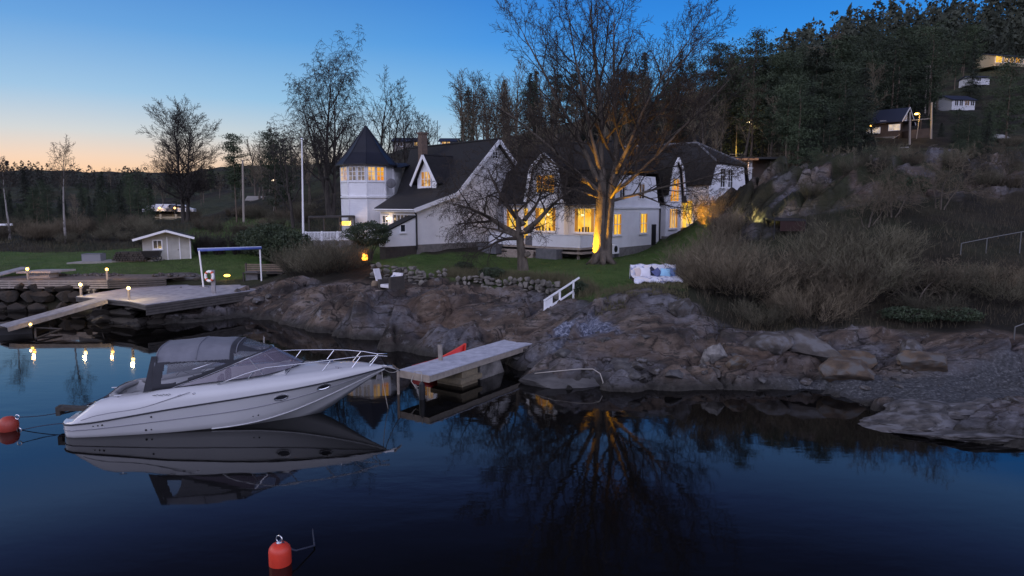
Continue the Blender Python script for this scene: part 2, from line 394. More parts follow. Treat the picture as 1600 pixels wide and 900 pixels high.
def heights(x, y):
    x = np.atleast_1d(np.asarray(x, float)); y = np.atleast_1d(np.asarray(y, float))
    h = base_h(x, y); l, r, b = cover(x, y)
    lm = sstep(-.2,.5,l); rm = sstep(-.4,.6,r)*(1-lm); bm = sstep(-.3,.5,b); rm = rm*(1-bm*.85)
    oc = sstep(-.5,1,poly_sd(x, y, OUTC))
    dist = np.hypot(x, y); add = np.zeros(len(x))
    for i in range(len(x)):
        if rm[i] > .01: add[i] += rm[i]*rocky(x[i], y[i])*(1.0+.9*oc[i])
        w = (1-lm[i])*(1-rm[i])
        if w > .05:
            s = min(1.0, dist[i]/120)
            add[i] += w*(.25*fbm(x[i]*.25, y[i]*.25, 2) + s*1.4*fbm(x[i]*.045, y[i]*.045, 5))
            if dist[i] > 160: add[i] += w*min(1,(dist[i]-160)/300)*9*fbm(x[i]*.006, y[i]*.006, 7)
        if bm[i] > .05: add[i] += .05*fbm(x[i]*1.6, y[i]*1.6, 4)
        if lm[i] > .05: add[i] += .05*lm[i]*fbm(x[i]*.35, y[i]*.35, 8)
    # under water stay under water
    h2 = h+add
    return np.where(h < -.15, np.minimum(h2, -.08), h2)
def gz(x, y): return float(heights([x],[y])[0])
def on(x, y, dz=0): return V((x, y, gz(x, y)+dz))
def G(px, py, z0=2.0, it=6):
    """where the sight line meets the ground"""
    dx, dy, dz = sight(px, py); t0 = 10.0
    ts = np.geomspace(10, 500, 400); hh = base_h(dx*ts, dy*ts); zz = CAM_H+dz*ts
    k = np.argmax(zz <= hh) if (zz <= hh).any() else 399
    t = ts[k]; return on(dx*t, dy*t)

ys = np.concatenate([np.geomspace(9.5,17,30)[:-1], np.geomspace(17,52,470)[:-1], np.geomspace(52,1500,270)]); NR, NC = len(ys), 660; ts = np.linspace(-1.12, 1.12, NC)
gx = (ys[:,None]*ts[None,:]).ravel(); gy = np.repeat(ys, NC)
gh = heights(gx, gy)
me = bpy.data.meshes.new('ground')
idx = np.arange(NR*NC).reshape(NR, NC)
q = np.stack([idx[:-1,:-1], idx[:-1,1:], idx[1:,1:], idx[1:,:-1]], -1).reshape(-1,4)
me.vertices.add(NR*NC); me.vertices.foreach_set('co', np.stack([gx,gy,gh],-1).ravel())
me.loops.add(q.size); me.loops.foreach_set('vertex_index', q.ravel())
me.polygons.add(len(q)); me.polygons.foreach_set('loop_start', np.arange(len(q))*4); me.polygons.foreach_set('loop_total', np.full(len(q),4))
me.polygons.foreach_set('use_smooth', [True]*len(q)); me.update(calc_edges=True)
l, r, b = cover(gx, gy)
nz = np.array([fbm(x*.5, y*.5, 11) for x, y in zip(gx, gy)])
lawn = sstep(-.35,.35,l+.35*nz); oc_ = sstep(-1,1,poly_sd(gx, gy, OUTC)); rock = sstep(-.5,.4,r+.6*nz)*(1-lawn)*(1-oc_*sstep(-.5,.05,nz+.25*np.sin(gx*1.3+gy))*.93); beach = sstep(-.4,.5,b+.4*nz)
at = me.attributes.new('cover', 'FLOAT_COLOR', 'POINT')
at.data.foreach_set('color', np.stack([lawn, rock, beach, sstep(-.5,.4,poly_sd(gx, gy, PATCH)+1.1*nz)],-1).ravel())

m = bpy.data.materials.new('ground'); m.use_nodes = True
nt = m.node_tree; N = nt.nodes; L = nt.links; bs = N['Principled BSDF']; bs.inputs['Roughness'].default_value = .9; bs.inputs['Specular IOR Level'].default_value = .25
geo = N.new('ShaderNodeNewGeometry'); att = N.new('ShaderNodeAttribute'); att.attribute_name = 'cover'
sep = N.new('ShaderNodeSeparateColor'); L.new(att.outputs['Color'], sep.inputs[0])
def nnoise(sc_, det=8, st=(1,1,1), rot=(0,0,0), rough=.62):
    mp = N.new('ShaderNodeMapping'); mp.inputs['Scale'].default_value = st; mp.inputs['Rotation'].default_value = rot
    L.new(geo.outputs['Position'], mp.inputs[0])
    n = N.new('ShaderNodeTexNoise'); n.inputs['Scale'].default_value = sc_; n.inputs['Detail'].default_value = det; n.inputs['Roughness'].default_value = rough
    L.new(mp.outputs[0], n.inputs['Vector']); return n.outputs['Fac']
def nramp(src, stops):
    r = N.new('ShaderNodeValToRGB'); e = r.color_ramp.elements
    while len(e) < len(stops): e.new(.5)
    for k, (p, c) in enumerate(stops): e[k].position = p; e[k].color = (*c, 1)
    L.new(src, r.inputs[0]); return r.outputs[0]
def nmix(f, a, b_, mode='MIX'):
    x = N.new('ShaderNodeMix'); x.data_type = 'RGBA'; x.blend_type = mode
    if isinstance(f, float): x.inputs[0].default_value = f
    else: L.new(f, x.inputs[0])
    L.new(a, x.inputs[6]); L.new(b_, x.inputs[7]); return x.outputs[2]
rot = (0,0,R(-33))
rk = nramp(nnoise(.4, 10, (.6,2.2,2.2), rot), [(.3,(.02,.018,.018)),(.42,(.052,.041,.036)),(.5,(.104,.077,.06)),(.58,(.17,.13,.103)),(.68,(.24,.212,.2))])
rk = nmix(nramp(nnoise(.22, 4), [(.45,(0,0,0)),(.62,(.8,.8,.8))]), rk, nramp(nnoise(2.5, 8), [(.3,(.06,.06,.068)),(.7,(.22,.225,.26))]))
rk = nmix(nramp(nnoise(1.1, 6, (1,3.2,3), rot), [(.55,(0,0,0)),(.63,(1,1,1))]), rk, nramp(nnoise(4, 5), [(.3,(.035,.032,.03)),(.7,(.075,.065,.055))]))
sz = N.new('ShaderNodeSeparateXYZ'); L.new(geo.outputs['Position'], sz.inputs[0])
def ncell(scale, st, dist_w):
    mp = N.new('ShaderNodeMapping'); mp.inputs['Scale'].default_value = st; mp.inputs['Rotation'].default_value = rot
    L.new(geo.outputs['Position'], mp.inputs[0]); nn = N.new('ShaderNodeTexNoise'); nn.inputs['Scale'].default_value = 1.2; nn.inputs['Detail'].default_value = 5; L.new(mp.outputs[0], nn.inputs['Vector'])
    va = N.new('ShaderNodeVectorMath'); va.operation = 'MULTIPLY_ADD'; va.inputs[1].default_value = (dist_w,)*3; L.new(nn.outputs['Color'], va.inputs[0]); L.new(mp.outputs[0], va.inputs[2])
    vo = N.new('ShaderNodeTexVoronoi'); vo.feature = 'DISTANCE_TO_EDGE'; vo.inputs['Scale'].default_value = scale; L.new(va.outputs[0], vo.inputs['Vector']); return vo.outputs['Distance']
crk = ncell(.42, (.45,1.3,1.2), .8)
rk = nmix(nramp(crk, [(.0,(1,1,1)),(.022,(0,0,0))]), rk, nramp(nnoise(5,3), [(.3,(.012,.011,.011)),(.7,(.025,.022,.02))]))
rk = nmix(nramp(ncell(1.1, (.4,1.5,1.4), .8), [(.0,(.7,.7,.7)),(.022,(0,0,0))]), rk, nramp(nnoise(5,3), [(.3,(.018,.016,.015)),(.7,(.03,.027,.025))]))
rk = nmix(nramp(nnoise(1.7,9,(1,1,1),(0,0,0),.75), [(.56,(0,0,0)),(.66,(.75,.75,.75))]), rk, nramp(nnoise(7,4), [(.3,(.16,.155,.16)),(.7,(.3,.295,.3))]))
rk = nmix(nramp(nnoise(.2,5), [(.52,(0,0,0)),(.64,(.38,.38,.38))]), rk, nramp(nnoise(1.2,8,(1,2,2),rot), [(.35,(.045,.028,.019)),(.65,(.2,.125,.08))]))
rk = nmix(att.outputs['Alpha'], rk, nramp(nnoise(6.5,7,(1,1.5,1),rot,.75), [(.4,(.05,.055,.08)),(.5,(.13,.145,.2)),(.62,(.36,.38,.46))]))
tide = N.new('ShaderNodeMapRange'); tide.inputs[1].default_value = .12; tide.inputs[2].default_value = .55; tide.inputs[3].default_value = 1; tide.inputs[4].default_value = 0
ad = N.new('ShaderNodeMath'); ad.operation = 'MULTIPLY_ADD'; ad.inputs[1].default_value = .5; L.new(nnoise(.6,5), ad.inputs[0]); 
ad2 = N.new('ShaderNodeMath'); ad2.operation = 'ADD'; ad2.inputs[1].default_value = -.25; L.new(sz.outputs[2], ad2.inputs[0]); L.new(ad2.outputs[0], ad.inputs[2]); L.new(ad.outputs[0], tide.inputs[0])
rk = nmix(tide.outputs[0], rk, nramp(nnoise(3,6), [(.3,(.022,.02,.018)),(.7,(.06,.055,.048))]))
gr = nramp(nnoise(.9, 8), [(.3,(.03,.064,.011)),(.5,(.054,.107,.019)),(.7,(.088,.13,.036))])
gr = nmix(nramp(nnoise(.16, 4), [(.42,(0,0,0)),(.7,(.6,.6,.6))]), gr, nramp(nnoise(3, 5), [(.3,(.05,.062,.022)),(.7,(.1,.1,.05))]))
sb = nramp(nnoise(.35, 9), [(.3,(.008,.007,.005)),(.5,(.02,.017,.011)),(.7,(.044,.036,.023))])
sb = nmix(nramp(nnoise(.05, 4), [(.45,(0,0,0)),(.6,(1,1,1))]), sb, nramp(nnoise(.8, 6), [(.3,(.018,.024,.01)),(.7,(.048,.052,.026))]))
bc = nramp(nnoise(9, 6), [(.35,(.035,.036,.04)),(.55,(.085,.088,.095)),(.72,(.22,.22,.23))])
c0 = nmix(sep.outputs[1], sb, rk); c0 = nmix(sep.outputs[2], c0, bc); c0 = nmix(sep.outputs[0], c0, gr)
L.new(c0, bs.inputs['Base Color'])
bp = N.new('ShaderNodeBump'); bp.inputs['Strength'].default_value = 1.0; bp.inputs['Distance'].default_value = .22
L.new(nnoise(2.2, 9, (1,2.2,2.2), rot, .7), bp.inputs['Height'])
bp2 = N.new('ShaderNodeBump'); bp2.inputs['Strength'].default_value = .5; bp2.inputs['Distance'].default_value = .04
L.new(nnoise(14, 4), bp2.inputs['Height']); L.new(bp.outputs[0], bp2.inputs['Normal']); L.new(bp2.outputs[0], bs.inputs['Normal'])
me.materials.append(m)
go = bpy.data.objects.new('ground', me); col.objects.link(go); go['kind'] = 'structure'

# ------------------------------------------------------------------ water
m = bpy.data.materials.new('water'); m.use_nodes = True
nt = m.node_tree; N = nt.nodes; L = nt.links; bs = N['Principled BSDF']
bs.inputs['Base Color'].default_value = (.0035,.0032,.003,1); bs.inputs['Roughness'].default_value = .035; bs.inputs['IOR'].default_value = 1.38
geo = N.new('ShaderNodeNewGeometry')
mp = N.new('ShaderNodeMapping'); mp.inputs['Scale'].default_value = (.5,1.0,1); L.new(geo.outputs['Position'], mp.inputs[0])
n = N.new('ShaderNodeTexNoise'); n.inputs['Scale'].default_value = 1.4; n.inputs['Detail'].default_value = 3; L.new(mp.outputs[0], n.inputs['Vector'])
bp = N.new('ShaderNodeBump'); bp.inputs['Strength'].default_value = .05; bp.inputs['Distance'].default_value = .05
pn = N.new('ShaderNodeTexNoise'); pn.inputs['Scale'].default_value = .11; pn.inputs['Detail'].default_value = 3; L.new(mp.outputs[0], pn.inputs['Vector'])
pr_ = N.new('ShaderNodeMapRange'); pr_.inputs[1].default_value = .45; pr_.inputs[2].default_value = .7; pr_.inputs[3].default_value = .035; pr_.inputs[4].default_value = .16; L.new(pn.outputs['Fac'], pr_.inputs[0]); L.new(pr_.outputs[0], bp.inputs['Strength'])
L.new(n.outputs['Fac'], bp.inputs['Height']); L.new(bp.outputs[0], bs.inputs['Normal'])
wb = MB(); wb.face([(-1600,-400,0),(1600,-400,0),(1600,60,0),(-1600,60,0)])
struct('water', wb, m)

# ------------------------------------------------------------------ dusk sky
w = bpy.data.worlds.new('World'); sc.world = w; w.use_nodes = True
nt = w.node_tree; N = nt.nodes; L = nt.links
bg = N['Background']
SUN_AZ, SUN_EL = R(-34), R(1.5)          # azimuth from +Y, clockwise
sd = V((sin(SUN_AZ), cos(SUN_AZ), 0))
tc = N.new('ShaderNodeTexCoord'); nv = N.new('ShaderNodeVectorMath'); nv.operation = 'NORMALIZE'; L.new(tc.outputs['Generated'], nv.inputs[0])
sp = N.new('ShaderNodeSeparateXYZ'); L.new(nv.outputs[0], sp.inputs[0])
def wramp(src, stops, interp='EASE'):
    r = N.new('ShaderNodeValToRGB'); e = r.color_ramp.elements; r.color_ramp.interpolation = 'LINEAR'
    while len(e) < len(stops): e.new(.5)
    for k, (p, c) in enumerate(stops): e[k].position = p; e[k].color = (*c, 1)
    L.new(src, r.inputs[0]); return r.outputs[0]
S = lambda d: sin(R(d))
glow = wramp(sp.outputs[2], [(0,srgb(234,178,128)),(S(1.6),srgb(236,196,156)),(S(3.4),srgb(224,206,190)),(S(5.2),srgb(192,208,216)),(S(8),srgb(142,192,228)),(S(12.5),srgb(90,160,222)),(S(17),srgb(62,132,208)),(S(20),srgb(98,144,210)),(S(23),srgb(66,95,162)),(S(26),srgb(38,54,104)),(S(30),srgb(18,26,58)),(S(40),srgb(50,62,104)),(1,(.13,.15,.27))])
blue = wramp(sp.outputs[2], [(0,srgb(200,200,196)),(S(4),srgb(166,206,230)),(S(8),srgb(108,182,236)),(S(13),srgb(50,142,230)),(S(17),srgb(36,124,216)),(S(19),srgb(92,144,214)),(S(23),srgb(64,93,160)),(S(26),srgb(37,53,102)),(S(30),srgb(18,26,58)),(S(40),srgb(50,62,104)),(1,(.13,.15,.27))])
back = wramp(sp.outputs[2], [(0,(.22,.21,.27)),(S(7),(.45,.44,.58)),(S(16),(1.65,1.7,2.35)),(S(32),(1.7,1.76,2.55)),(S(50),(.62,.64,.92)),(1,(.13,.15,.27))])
dt = N.new('ShaderNodeVectorMath'); dt.operation = 'DOT_PRODUCT'; dt.inputs[1].default_value = sd
hz = N.new('ShaderNodeCombineXYZ'); L.new(sp.outputs[0], hz.inputs[0]); L.new(sp.outputs[1], hz.inputs[1])
hn = N.new('ShaderNodeVectorMath'); hn.operation = 'NORMALIZE'; L.new(hz.outputs[0], hn.inputs[0]); L.new(hn.outputs[0], dt.inputs[0])
f1 = N.new('ShaderNodeMapRange'); f1.interpolation_type = 'SMOOTHSTEP'; f1.inputs[1].default_value = cos(R(44)); f1.inputs[2].default_value = cos(R(6)); L.new(dt.outputs['Value'], f1.inputs[0])
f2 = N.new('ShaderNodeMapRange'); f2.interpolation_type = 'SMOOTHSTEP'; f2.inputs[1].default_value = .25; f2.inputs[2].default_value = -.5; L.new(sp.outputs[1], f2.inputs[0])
def wmix(f, a, b_):
    x = N.new('ShaderNodeMix'); x.data_type = 'RGBA'; L.new(f, x.inputs[0]); L.new(a, x.inputs[6]); L.new(b_, x.inputs[7]); return x.outputs[2]
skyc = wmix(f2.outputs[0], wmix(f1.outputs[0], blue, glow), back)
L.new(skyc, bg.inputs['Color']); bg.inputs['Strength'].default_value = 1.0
st = N.new('ShaderNodeTexSky'); st.sky_type = 'NISHITA'; st.sun_disc = False; st.sun_elevation = SUN_EL; st.sun_rotation = SUN_AZ
bg2 = N.new('ShaderNodeBackground'); L.new(st.outputs[0], bg2.inputs['Color']); bg2.inputs['Strength'].default_value = .007
ash = N.new('ShaderNodeAddShader'); L.new(bg.outputs[0], ash.inputs[0]); L.new(bg2.outputs[0], ash.inputs[1])
L.new(ash.outputs[0], N['World Output'].inputs['Surface'])
sl = bpy.data.lights.new('sun', 'SUN'); sl.energy = .5; sl.angle = R(25); sl.color = (1,.9,.82)
so = bpy.data.objects.new('sun', sl); col.objects.link(so); so.rotation_euler = (-(pi/2-R(4)), 0, -SUN_AZ) 
LA, LE = R(-82), R(24)
so.rotation_euler = V((sin(LA)*cos(LE), cos(LA)*cos(LE), sin(LE))).to_track_quat('Z','Y').to_euler()
def lamp(name, loc, e, c=(1,.72,.35), r=.06, spot=None, aim=None):
    d = bpy.data.lights.new(name, 'SPOT' if spot else 'POINT'); d.energy = e; d.color = c; d.shadow_soft_size = r
    if spot: d.spot_size = R(spot); d.spot_blend = .6
    o = bpy.data.objects.new(name, d); col.objects.link(o); o.location = loc
    if aim is not None: o.rotation_euler = (V(loc)-V(aim)).to_track_quat('Z','Y').to_euler()
    return o
sc.view_settings.view_transform = 'Standard'; sc.view_settings.look = 'None'; sc.view_settings.gamma = 1; sc.view_settings.exposure = 0
try: sc.view_settings.use_curve_mapping = False
except Exception: pass
sc.cycles.use_denoising = True
sc.cycles.max_bounces = 6; sc.cycles.diffuse_bounces = 2; sc.cycles.glossy_bounces = 3; sc.cycles.transmission_bounces = 3; sc.cycles.transparent_max_bounces = 6
sc.cycles.sample_clamp_indirect = 4
# ------------------------------------------------------------------ houses
LIT = emit('lit_window', (1,.42,.012), 1.0, (1,.66,.09), 1.5, .36, .6, (2.2,2.2,.9))
LIT2 = emit('lit_window_warm_white', (1,.6,.2), .9, (.5,.22,.05), 1.6, .4, .6)
LITW = emit('dim_white_window', (.5,.4,.34), .5, (.16,.14,.15), 3.0, .4, .6)
LITO = emit('lit_window_orange', (.85,.26,.01), .9, (.95,.46,.03), 1.2, .35, .6)
LITD = emit('dim_window', (.5,.3,.2), .22, (.05,.04,.05), 2.2, .42, .6)
DARKG = mat('dark_window_glass', (.02,.022,.03), .08, spec=.8)
CURT = emit('glowing_curtain', (.75,.3,.03), .55)  # light from behind the curtain put in as its own glow
SILH = mat('dark_silhouettes', (.05,.03,.015), .8)
PEND = emit('pendant_glow', (1,.8,.4), 3)
def win(root, o, ux, n, w, h, lit=None, nx=2, nz=2, fr=.09, sill=True, arch=False, casing=WHITE, curtain=False):
    """window: frame (with glazing bars) as a part, pane (and sill) as sub-parts; o = lower left corner on the wall, ux along the wall, n outwards"""
    o, ux, n = V(o), V(ux).normalized(), V(n).normalized(); up = V((0,0,1))
    def bar(mb, a, b, c, d, lo, hi):
        P = [o+ux*x+up*z+n*k for k in (lo, hi) for x, z in ((a,c),(b,c),(b,d),(a,d))]
        mb.hexa(P)
    f = MB()
    bar(f, -fr, 0, -fr, h+fr, -.02, .075); bar(f, w, w+fr, -fr, h+fr, -.02, .075)
    bar(f, 0, w, -fr, 0, -.02, .07); bar(f, 0, w, h, h+fr, -.02, .07)
    for i in range(1, nx): bar(f, w*i/nx-.028, w*i/nx+.028, 0, h, .0, .06)
    for j in range(1, nz): bar(f, 0, w, h*j/nz-.02, h*j/nz+.02, .0, .055)
    fo = obj('window', f, casing, root)
    p = MB(); bar(p, 0, w, 0, h, -.02, .018)
    obj('pane', p, lit or DARKG, fo)
    if sill:
        s = MB(); bar(s, -fr-.04, w+fr+.04, -fr-.06, -fr-.003, -.02, .14); obj('sill', s, casing, fo)
    if lit in (LIT, LIT2, LITO) and sill or curtain:
        for a_, b_ in ((.0, w*.16), (w*.84, w)): c = MB(); bar(c, a_, b_, .02, h-.02, .02, .035); obj('curtain', c, CURT, fo)
    if curtain:      # thin dark silhouettes and a glowing disc added on the pane's outer face
        rq = random.Random(int(w*1000)+int(o.x*10)); c = MB()
        for k in range(4):
            x0 = w*(.2+.16*k)+rq.uniform(-.04,.04); hh = rq.uniform(.12,.4); bar(c, x0, x0+rq.uniform(.08,.22), .0, hh, .022, .05)
        obj('window_silhouettes', c, SILH, fo)
        c = MB(); c.ball(o+ux*(w*rq.uniform(.35,.65))+up*(h*.72)+n*.02, .13, 1, .4, .7, 10, 6); obj('pendant_disc', c, PEND, fo)
    return fo

# ---- main house: local x along its front, y into the depth
HA = thing('gambrel_house', 'large white house with dark gambrel roofs, orange lit windows and a raised front terrace', 'house', (7.04,50.7,0), atan2(-.63,.78))
X0 = -9.9
wl = MB()
wl.box(X0, 0, 0, 8.3, 2.4, 7.2)
obj('wall', wl, CLAD_V, HA)
fd = MB(); fd.box(X0-.03, .03, -.03, 8.33, 2.0, 3.75); obj('foundation', fd, FOUND, HA)
# upper part of the wing end (white, clipped gambrel) and the band under it
up_ = MB(); up_.extr([(0.05,.25,6.85),(0.05,8.05,6.85),(0.05,7.35,9.25),(0.05,.95,9.25)], (-.3,0,0)); obj('end_gable', up_, CLAD_V2, HA)
bd = MB(); bd.box(.02,.14,-.05,8.35,6.7,6.86); obj('band', bd, WHITE, HA)
rf = MB()
xa, xb = X0-.35, .3
prof = [(-.4,7.05),(.75,9.6),(4.15,12.0),(7.55,9.6),(8.7,7.05)]
rf.slab([(xa,prof[0][0],prof[0][1]),(xb,prof[0][0],prof[0][1]),(xb,prof[1][0],9.6),(xa,.75,9.6)], .16)
rf.slab([(xa,prof[4][0],prof[4][1]),(xb,prof[4][0],prof[4][1]),(xb,7.55,9.6),(xa,7.55,9.6)], .16)
rf.slab([(xa,.75,9.6),(xb,.75,9.6),(-2.1,4.15,12.0),(xa+.6,4.15,12.0)], .16)
rf.slab([(xa,7.55,9.6),(xb,7.55,9.6),(-2.1,4.15,12.0),(xa+.6,4.15,12.0)], .16)
rf.slab([(xb,.75,9.6),(xb,7.55,9.6),(-2.1,4.15,12.0)], .16)
roofA = obj('roof', rf, ROOF, HA)
rc = MB(); rc.tube([(xa+.6,4.15,12.03),(-2.1,4.15,12.03)], .11, 6); rc.tube([(-2.1,4.15,12.03),(xb,.75,9.66)], .09, 6); rc.tube([(-2.1,4.15,12.03),(xb,7.55,9.66)], .09, 6)
rc.tube([(xa,.75,9.64),(xb,.75,9.64)], .06, 6); obj('ridge_tiles', rc, ROOF2, roofA)
la = MB(); la.extr([(X0+.02,-.0,7.1),(X0+.02,.9,9.4),(X0+.02,4.15,11.7),(X0+.02,7.4,9.4),(X0+.02,8.3,7.1)], (.2,0,0)); obj('end_gable', la, CLAD_V2, HA)
gt = MB(); gt.tube([(xa,-.42,6.98),(xb,-.42,6.98)], .07, 6); obj('gutter', gt, GREY, HA)
# cross gable on the front
xc = -5.2
def dvz(a0,q0,a1,q1):
    d = V((a1-a0,0,q1-q0)).normalized(); return d.x, d.z
def bay(root, ctr, n, z0, sh=1.2, wd=1.75, ze=7.35, zs=9.85, za=10.8, depth=4.5, name='cross_gable'):
    """gambrel bay: white front, own little roof; ctr (x,y) of the front face, n outward axis"""
    n = V((n[0],n[1],0)); t = V((-n.y,n.x,0)); c = V((ctr[0],ctr[1],0)); k = V((0,0,1))
    out = [(-wd,z0),(wd,z0),(wd,ze),(sh,zs),(0,za),(-sh,zs),(-wd,ze)]
    b = MB(); b.extr([c+t*a+k*z for a, z in out], -n*depth)
    bo = obj(name, b, CLAD_V if abs(n.y) > .5 else CLAD_V2, root)
    r_ = MB()
    e = [(-wd-.05,ze-.12),(-sh-.05,zs+.04),(0,za+.12),(sh+.05,zs+.04),(wd+.05,ze-.12)]
    for (a0,q0),(a1,q1) in zip(e[:-1], e[1:]):
        dv = V((a1-a0,0,q1-q0)).normalized(); nn = V((-dv.z,0,dv.x))*.07
        P = [c+n*.28+t*a0+k*q0, c+n*.28+t*a1+k*q1]
        o_ = t*nn.x+k*nn.z
        r_.hexa([P[0],P[1],P[1]-n*depth,P[0]-n*depth,P[0]+o_,P[1]+o_,P[1]+o_-n*depth,P[0]+o_-n*depth])
    obj('bay_roof', r_, ROOF, bo)
    f = MB()
    for (a0,q0),(a1,q1) in zip(e[:-1], e[1:]):
        nv_ = t*(-dvz(a0,q0,a1,q1)[1])+k*dvz(a0,q0,a1,q1)[0]; f.beam(c+n*.33+t*a0+k*q0-nv_*.03, c+n*.33+t*a1+k*q1-nv_*.03, .08, .27, up=nv_)
    obj('barge_board', f, WHITE, bo)
    return bo
bay(HA, (xc,-.6), (0,-1), 2.6)
win(HA, (xc-.85,-.6,7.95), (1,0,0), (0,-1,0), 1.7, 1.3, LITO, 3, 1, sill=False)
win(HA, (xc-.95,-.6,5.0), (1,0,0), (0,-1,0), 1.95, 1.75, LIT, 2, 1, curtain=True)
win(HA, (xc+2.35,0,4.95), (1,0,0), (0,-1,0), 1.75, 1.75, LIT, 2, 1, curtain=True)
win(HA, (xc-2.55,0,4.3), (1,0,0), (0,-1,0), .55, 2.4, LIT, 1, 1, sill=False)
win(HA, (xc-4.35,0,5.0), (1,0,0), (0,-1,0), 1.2, 1.6, LIT, 2, 1)
# corner boards, wing-end windows
cb = MB(); cb.box(-.06,.05,-.05,.06,2.8,7.0); cb.box(-.06,.05,8.24,8.35,2.8,7.0); obj('corner_board', cb, WHITE, HA)
for yy in (.85, 5.0):
    win(HA, (0,yy,4.78), (0,1,0), (1,0,0), 1.1, 1.5, LIT, 2, 2)
win(HA, (.05,4.6,7.5), (0,1,0), (1,0,0), .85, 1.1, LITD, 2, 1, sill=False)
win(HA, (.05,1.6,7.5), (0,1,0), (1,0,0), .7, 1.0, None, 2, 1, sill=False)
hd = MB(); hd.box(.0,.06,7.0,7.7,3.7,5.4); obj('hatch', hd, BLACK, HA)
dp = MB(); dp.tube([(.1,8.25,7.0),(.1,8.25,3.2)], .06, 6); obj('downpipe', dp, BLACK, HA)
# link and bay with the tall window
lk = MB(); lk.box(-9.5, -.35, 8.3, 13.7, 2.6, 7.4); obj('wall', lk, CLAD_V2, HA)
lr = MB(); lr.extr([(0.1,8.2,7.2),(0.1,13.7,7.2),(-1.1,13.7,9.8),(-1.1,8.2,9.8)], (-.2,0,-.05)); lr.slab([(-1.1,8.2,9.78),(-1.1,13.7,9.78),(-4.5,13.7,11.9),(-4.5,8.2,11.9)], .16)
obj('roof', lr, ROOF, HA)
bay(HA, (.4,10.15), (1,0), 2.8, sh=.85, wd=1.45, ze=7.9, zs=10.0, za=10.75, depth=3.5)
win(HA, (.4,9.35,7.3), (0,1,0), (1,0,0), 1.6, 1.85, LITO, 3, 2, sill=False)
win(HA, (.4,9.3,5.05), (0,1,0), (1,0,0), 1.5, 1.6, LIT2, 3, 1)
# far block
a2 = MB(); a2.box(-10, 1.99, 13.65, 22.45, 3.5, 8.9); obj('wall', a2, CLAD_V, HA)
e2 = MB(); e2.extr([(2.02,13.75,8.3),(2.02,22.35,8.3),(2.02,21.6,10.6),(2.02,14.5,10.6)], (-.25,0,0)); obj('end_gable', e2, CLAD_V2, HA)
r2 = MB(); xb2 = 2.25; xa2 = -10.3
r2.slab([(xa2,13.3,8.75),(xb2,13.3,8.75),(xb2,14.35,10.75),(xa2,14.35,10.75)], .16)
r2.slab([(xa2,22.8,8.75),(xb2,22.8,8.75),(xb2,21.75,10.75),(xa2,21.75,10.75)], .16)
r2.slab([(xa2,14.35,10.75),(xb2,14.35,10.75),(-1.2,18.05,12.75),(xa2,18.05,12.75)], .16)
r2.slab([(xa2,21.75,10.75),(xb2,21.75,10.75),(-1.2,18.05,12.75),(xa2,18.05,12.75)], .16)
r2.slab([(xb2,14.35,10.75),(xb2,21.75,10.75),(-1.2,18.05,12.75)], .16)
ro2 = obj('roof', r2, ROOF, HA)
rc = MB(); rc.tube([(xa2,18.05,12.8),(-1.2,18.05,12.8)], .11, 6); rc.tube([(-1.2,18.05,12.8),(xb2,14.35,10.82)], .09, 6); rc.tube([(-1.2,18.05,12.8),(xb2,21.75,10.82)], .09, 6); obj('ridge_tiles', rc, GREY, ro2)
for yy in (15.9, 17.7): win(HA, (2.02,yy,8.6), (0,1,0), (1,0,0), 1.05, 1.6, None, 2, 3)
dr = MB(); dr.box(-.42, .52, 13.55, 13.62, 5.0, 7.35); do = obj('door', dr, LIT, HA)
df = MB(); df.box(-.55,-.42,13.52,13.64,4.95,7.5); df.box(.52,.65,13.52,13.64,4.95,7.5); df.box(-.42,.52,13.52,13.64,7.35,7.5); df.box(.03,.08,13.53,13.60,5,7.35); obj('door_frame', df, WHITE, do)
# terrace
tx0, tx1, ty = -9.75, -1.0, -2.05
tr = MB()
tr.box(tx0-.1, tx1+.1, ty-.12, -.05, 3.72, 3.86)
tr.box(tx0+.5, tx1+.4, ty-.3, -.05, 3.42, 3.55)
for xx in (tx0+.4, -6.6, -4.2, tx1-.3): tr.box(xx-.08, xx+.08, ty+.15, ty+.31, 2.5, 3.72)
to = obj('terrace_deck', tr, WOODL, HA)
pr = MB(); pr.box(tx0, -6.75, ty, ty+.1, 3.87, 4.75); pr.box(-5.4, tx1, ty, ty+.1, 3.87, 4.75); pr.box(tx1-.1, tx1, ty+.11, -.05, 3.87, 4.75); pr.box(tx0, tx0+.1, ty+.11, -.05, 3.87, 4.75)
obj('parapet', pr, CLAD_V, to)
cp_ = MB(); cp_.box(tx0-.05, -6.72, ty-.05, ty+.15, 4.755, 4.8); cp_.box(-5.43, tx1+.05, ty-.05, ty+.15, 4.755, 4.8); cp_.box(tx1-.15, tx1+.05, ty+.155, -.06, 4.755, 4.8); obj('cap_rail', cp_, WHITE, to)
stp = MB()
for i in range(4): stp.box(-7.6-.25*(3-i), -5.0+.2*(3-i), ty-.35-.34*(3-i)-.02, ty-.15, 2.6, 3.7-.21*(3-i)-.17)
obj('steps', stp, WOODL, to)
fu = MB(); fu.box(-6.5,-5.7,-1.5,-.8,3.87,4.6); obj('storage_box', fu, GREY, to)
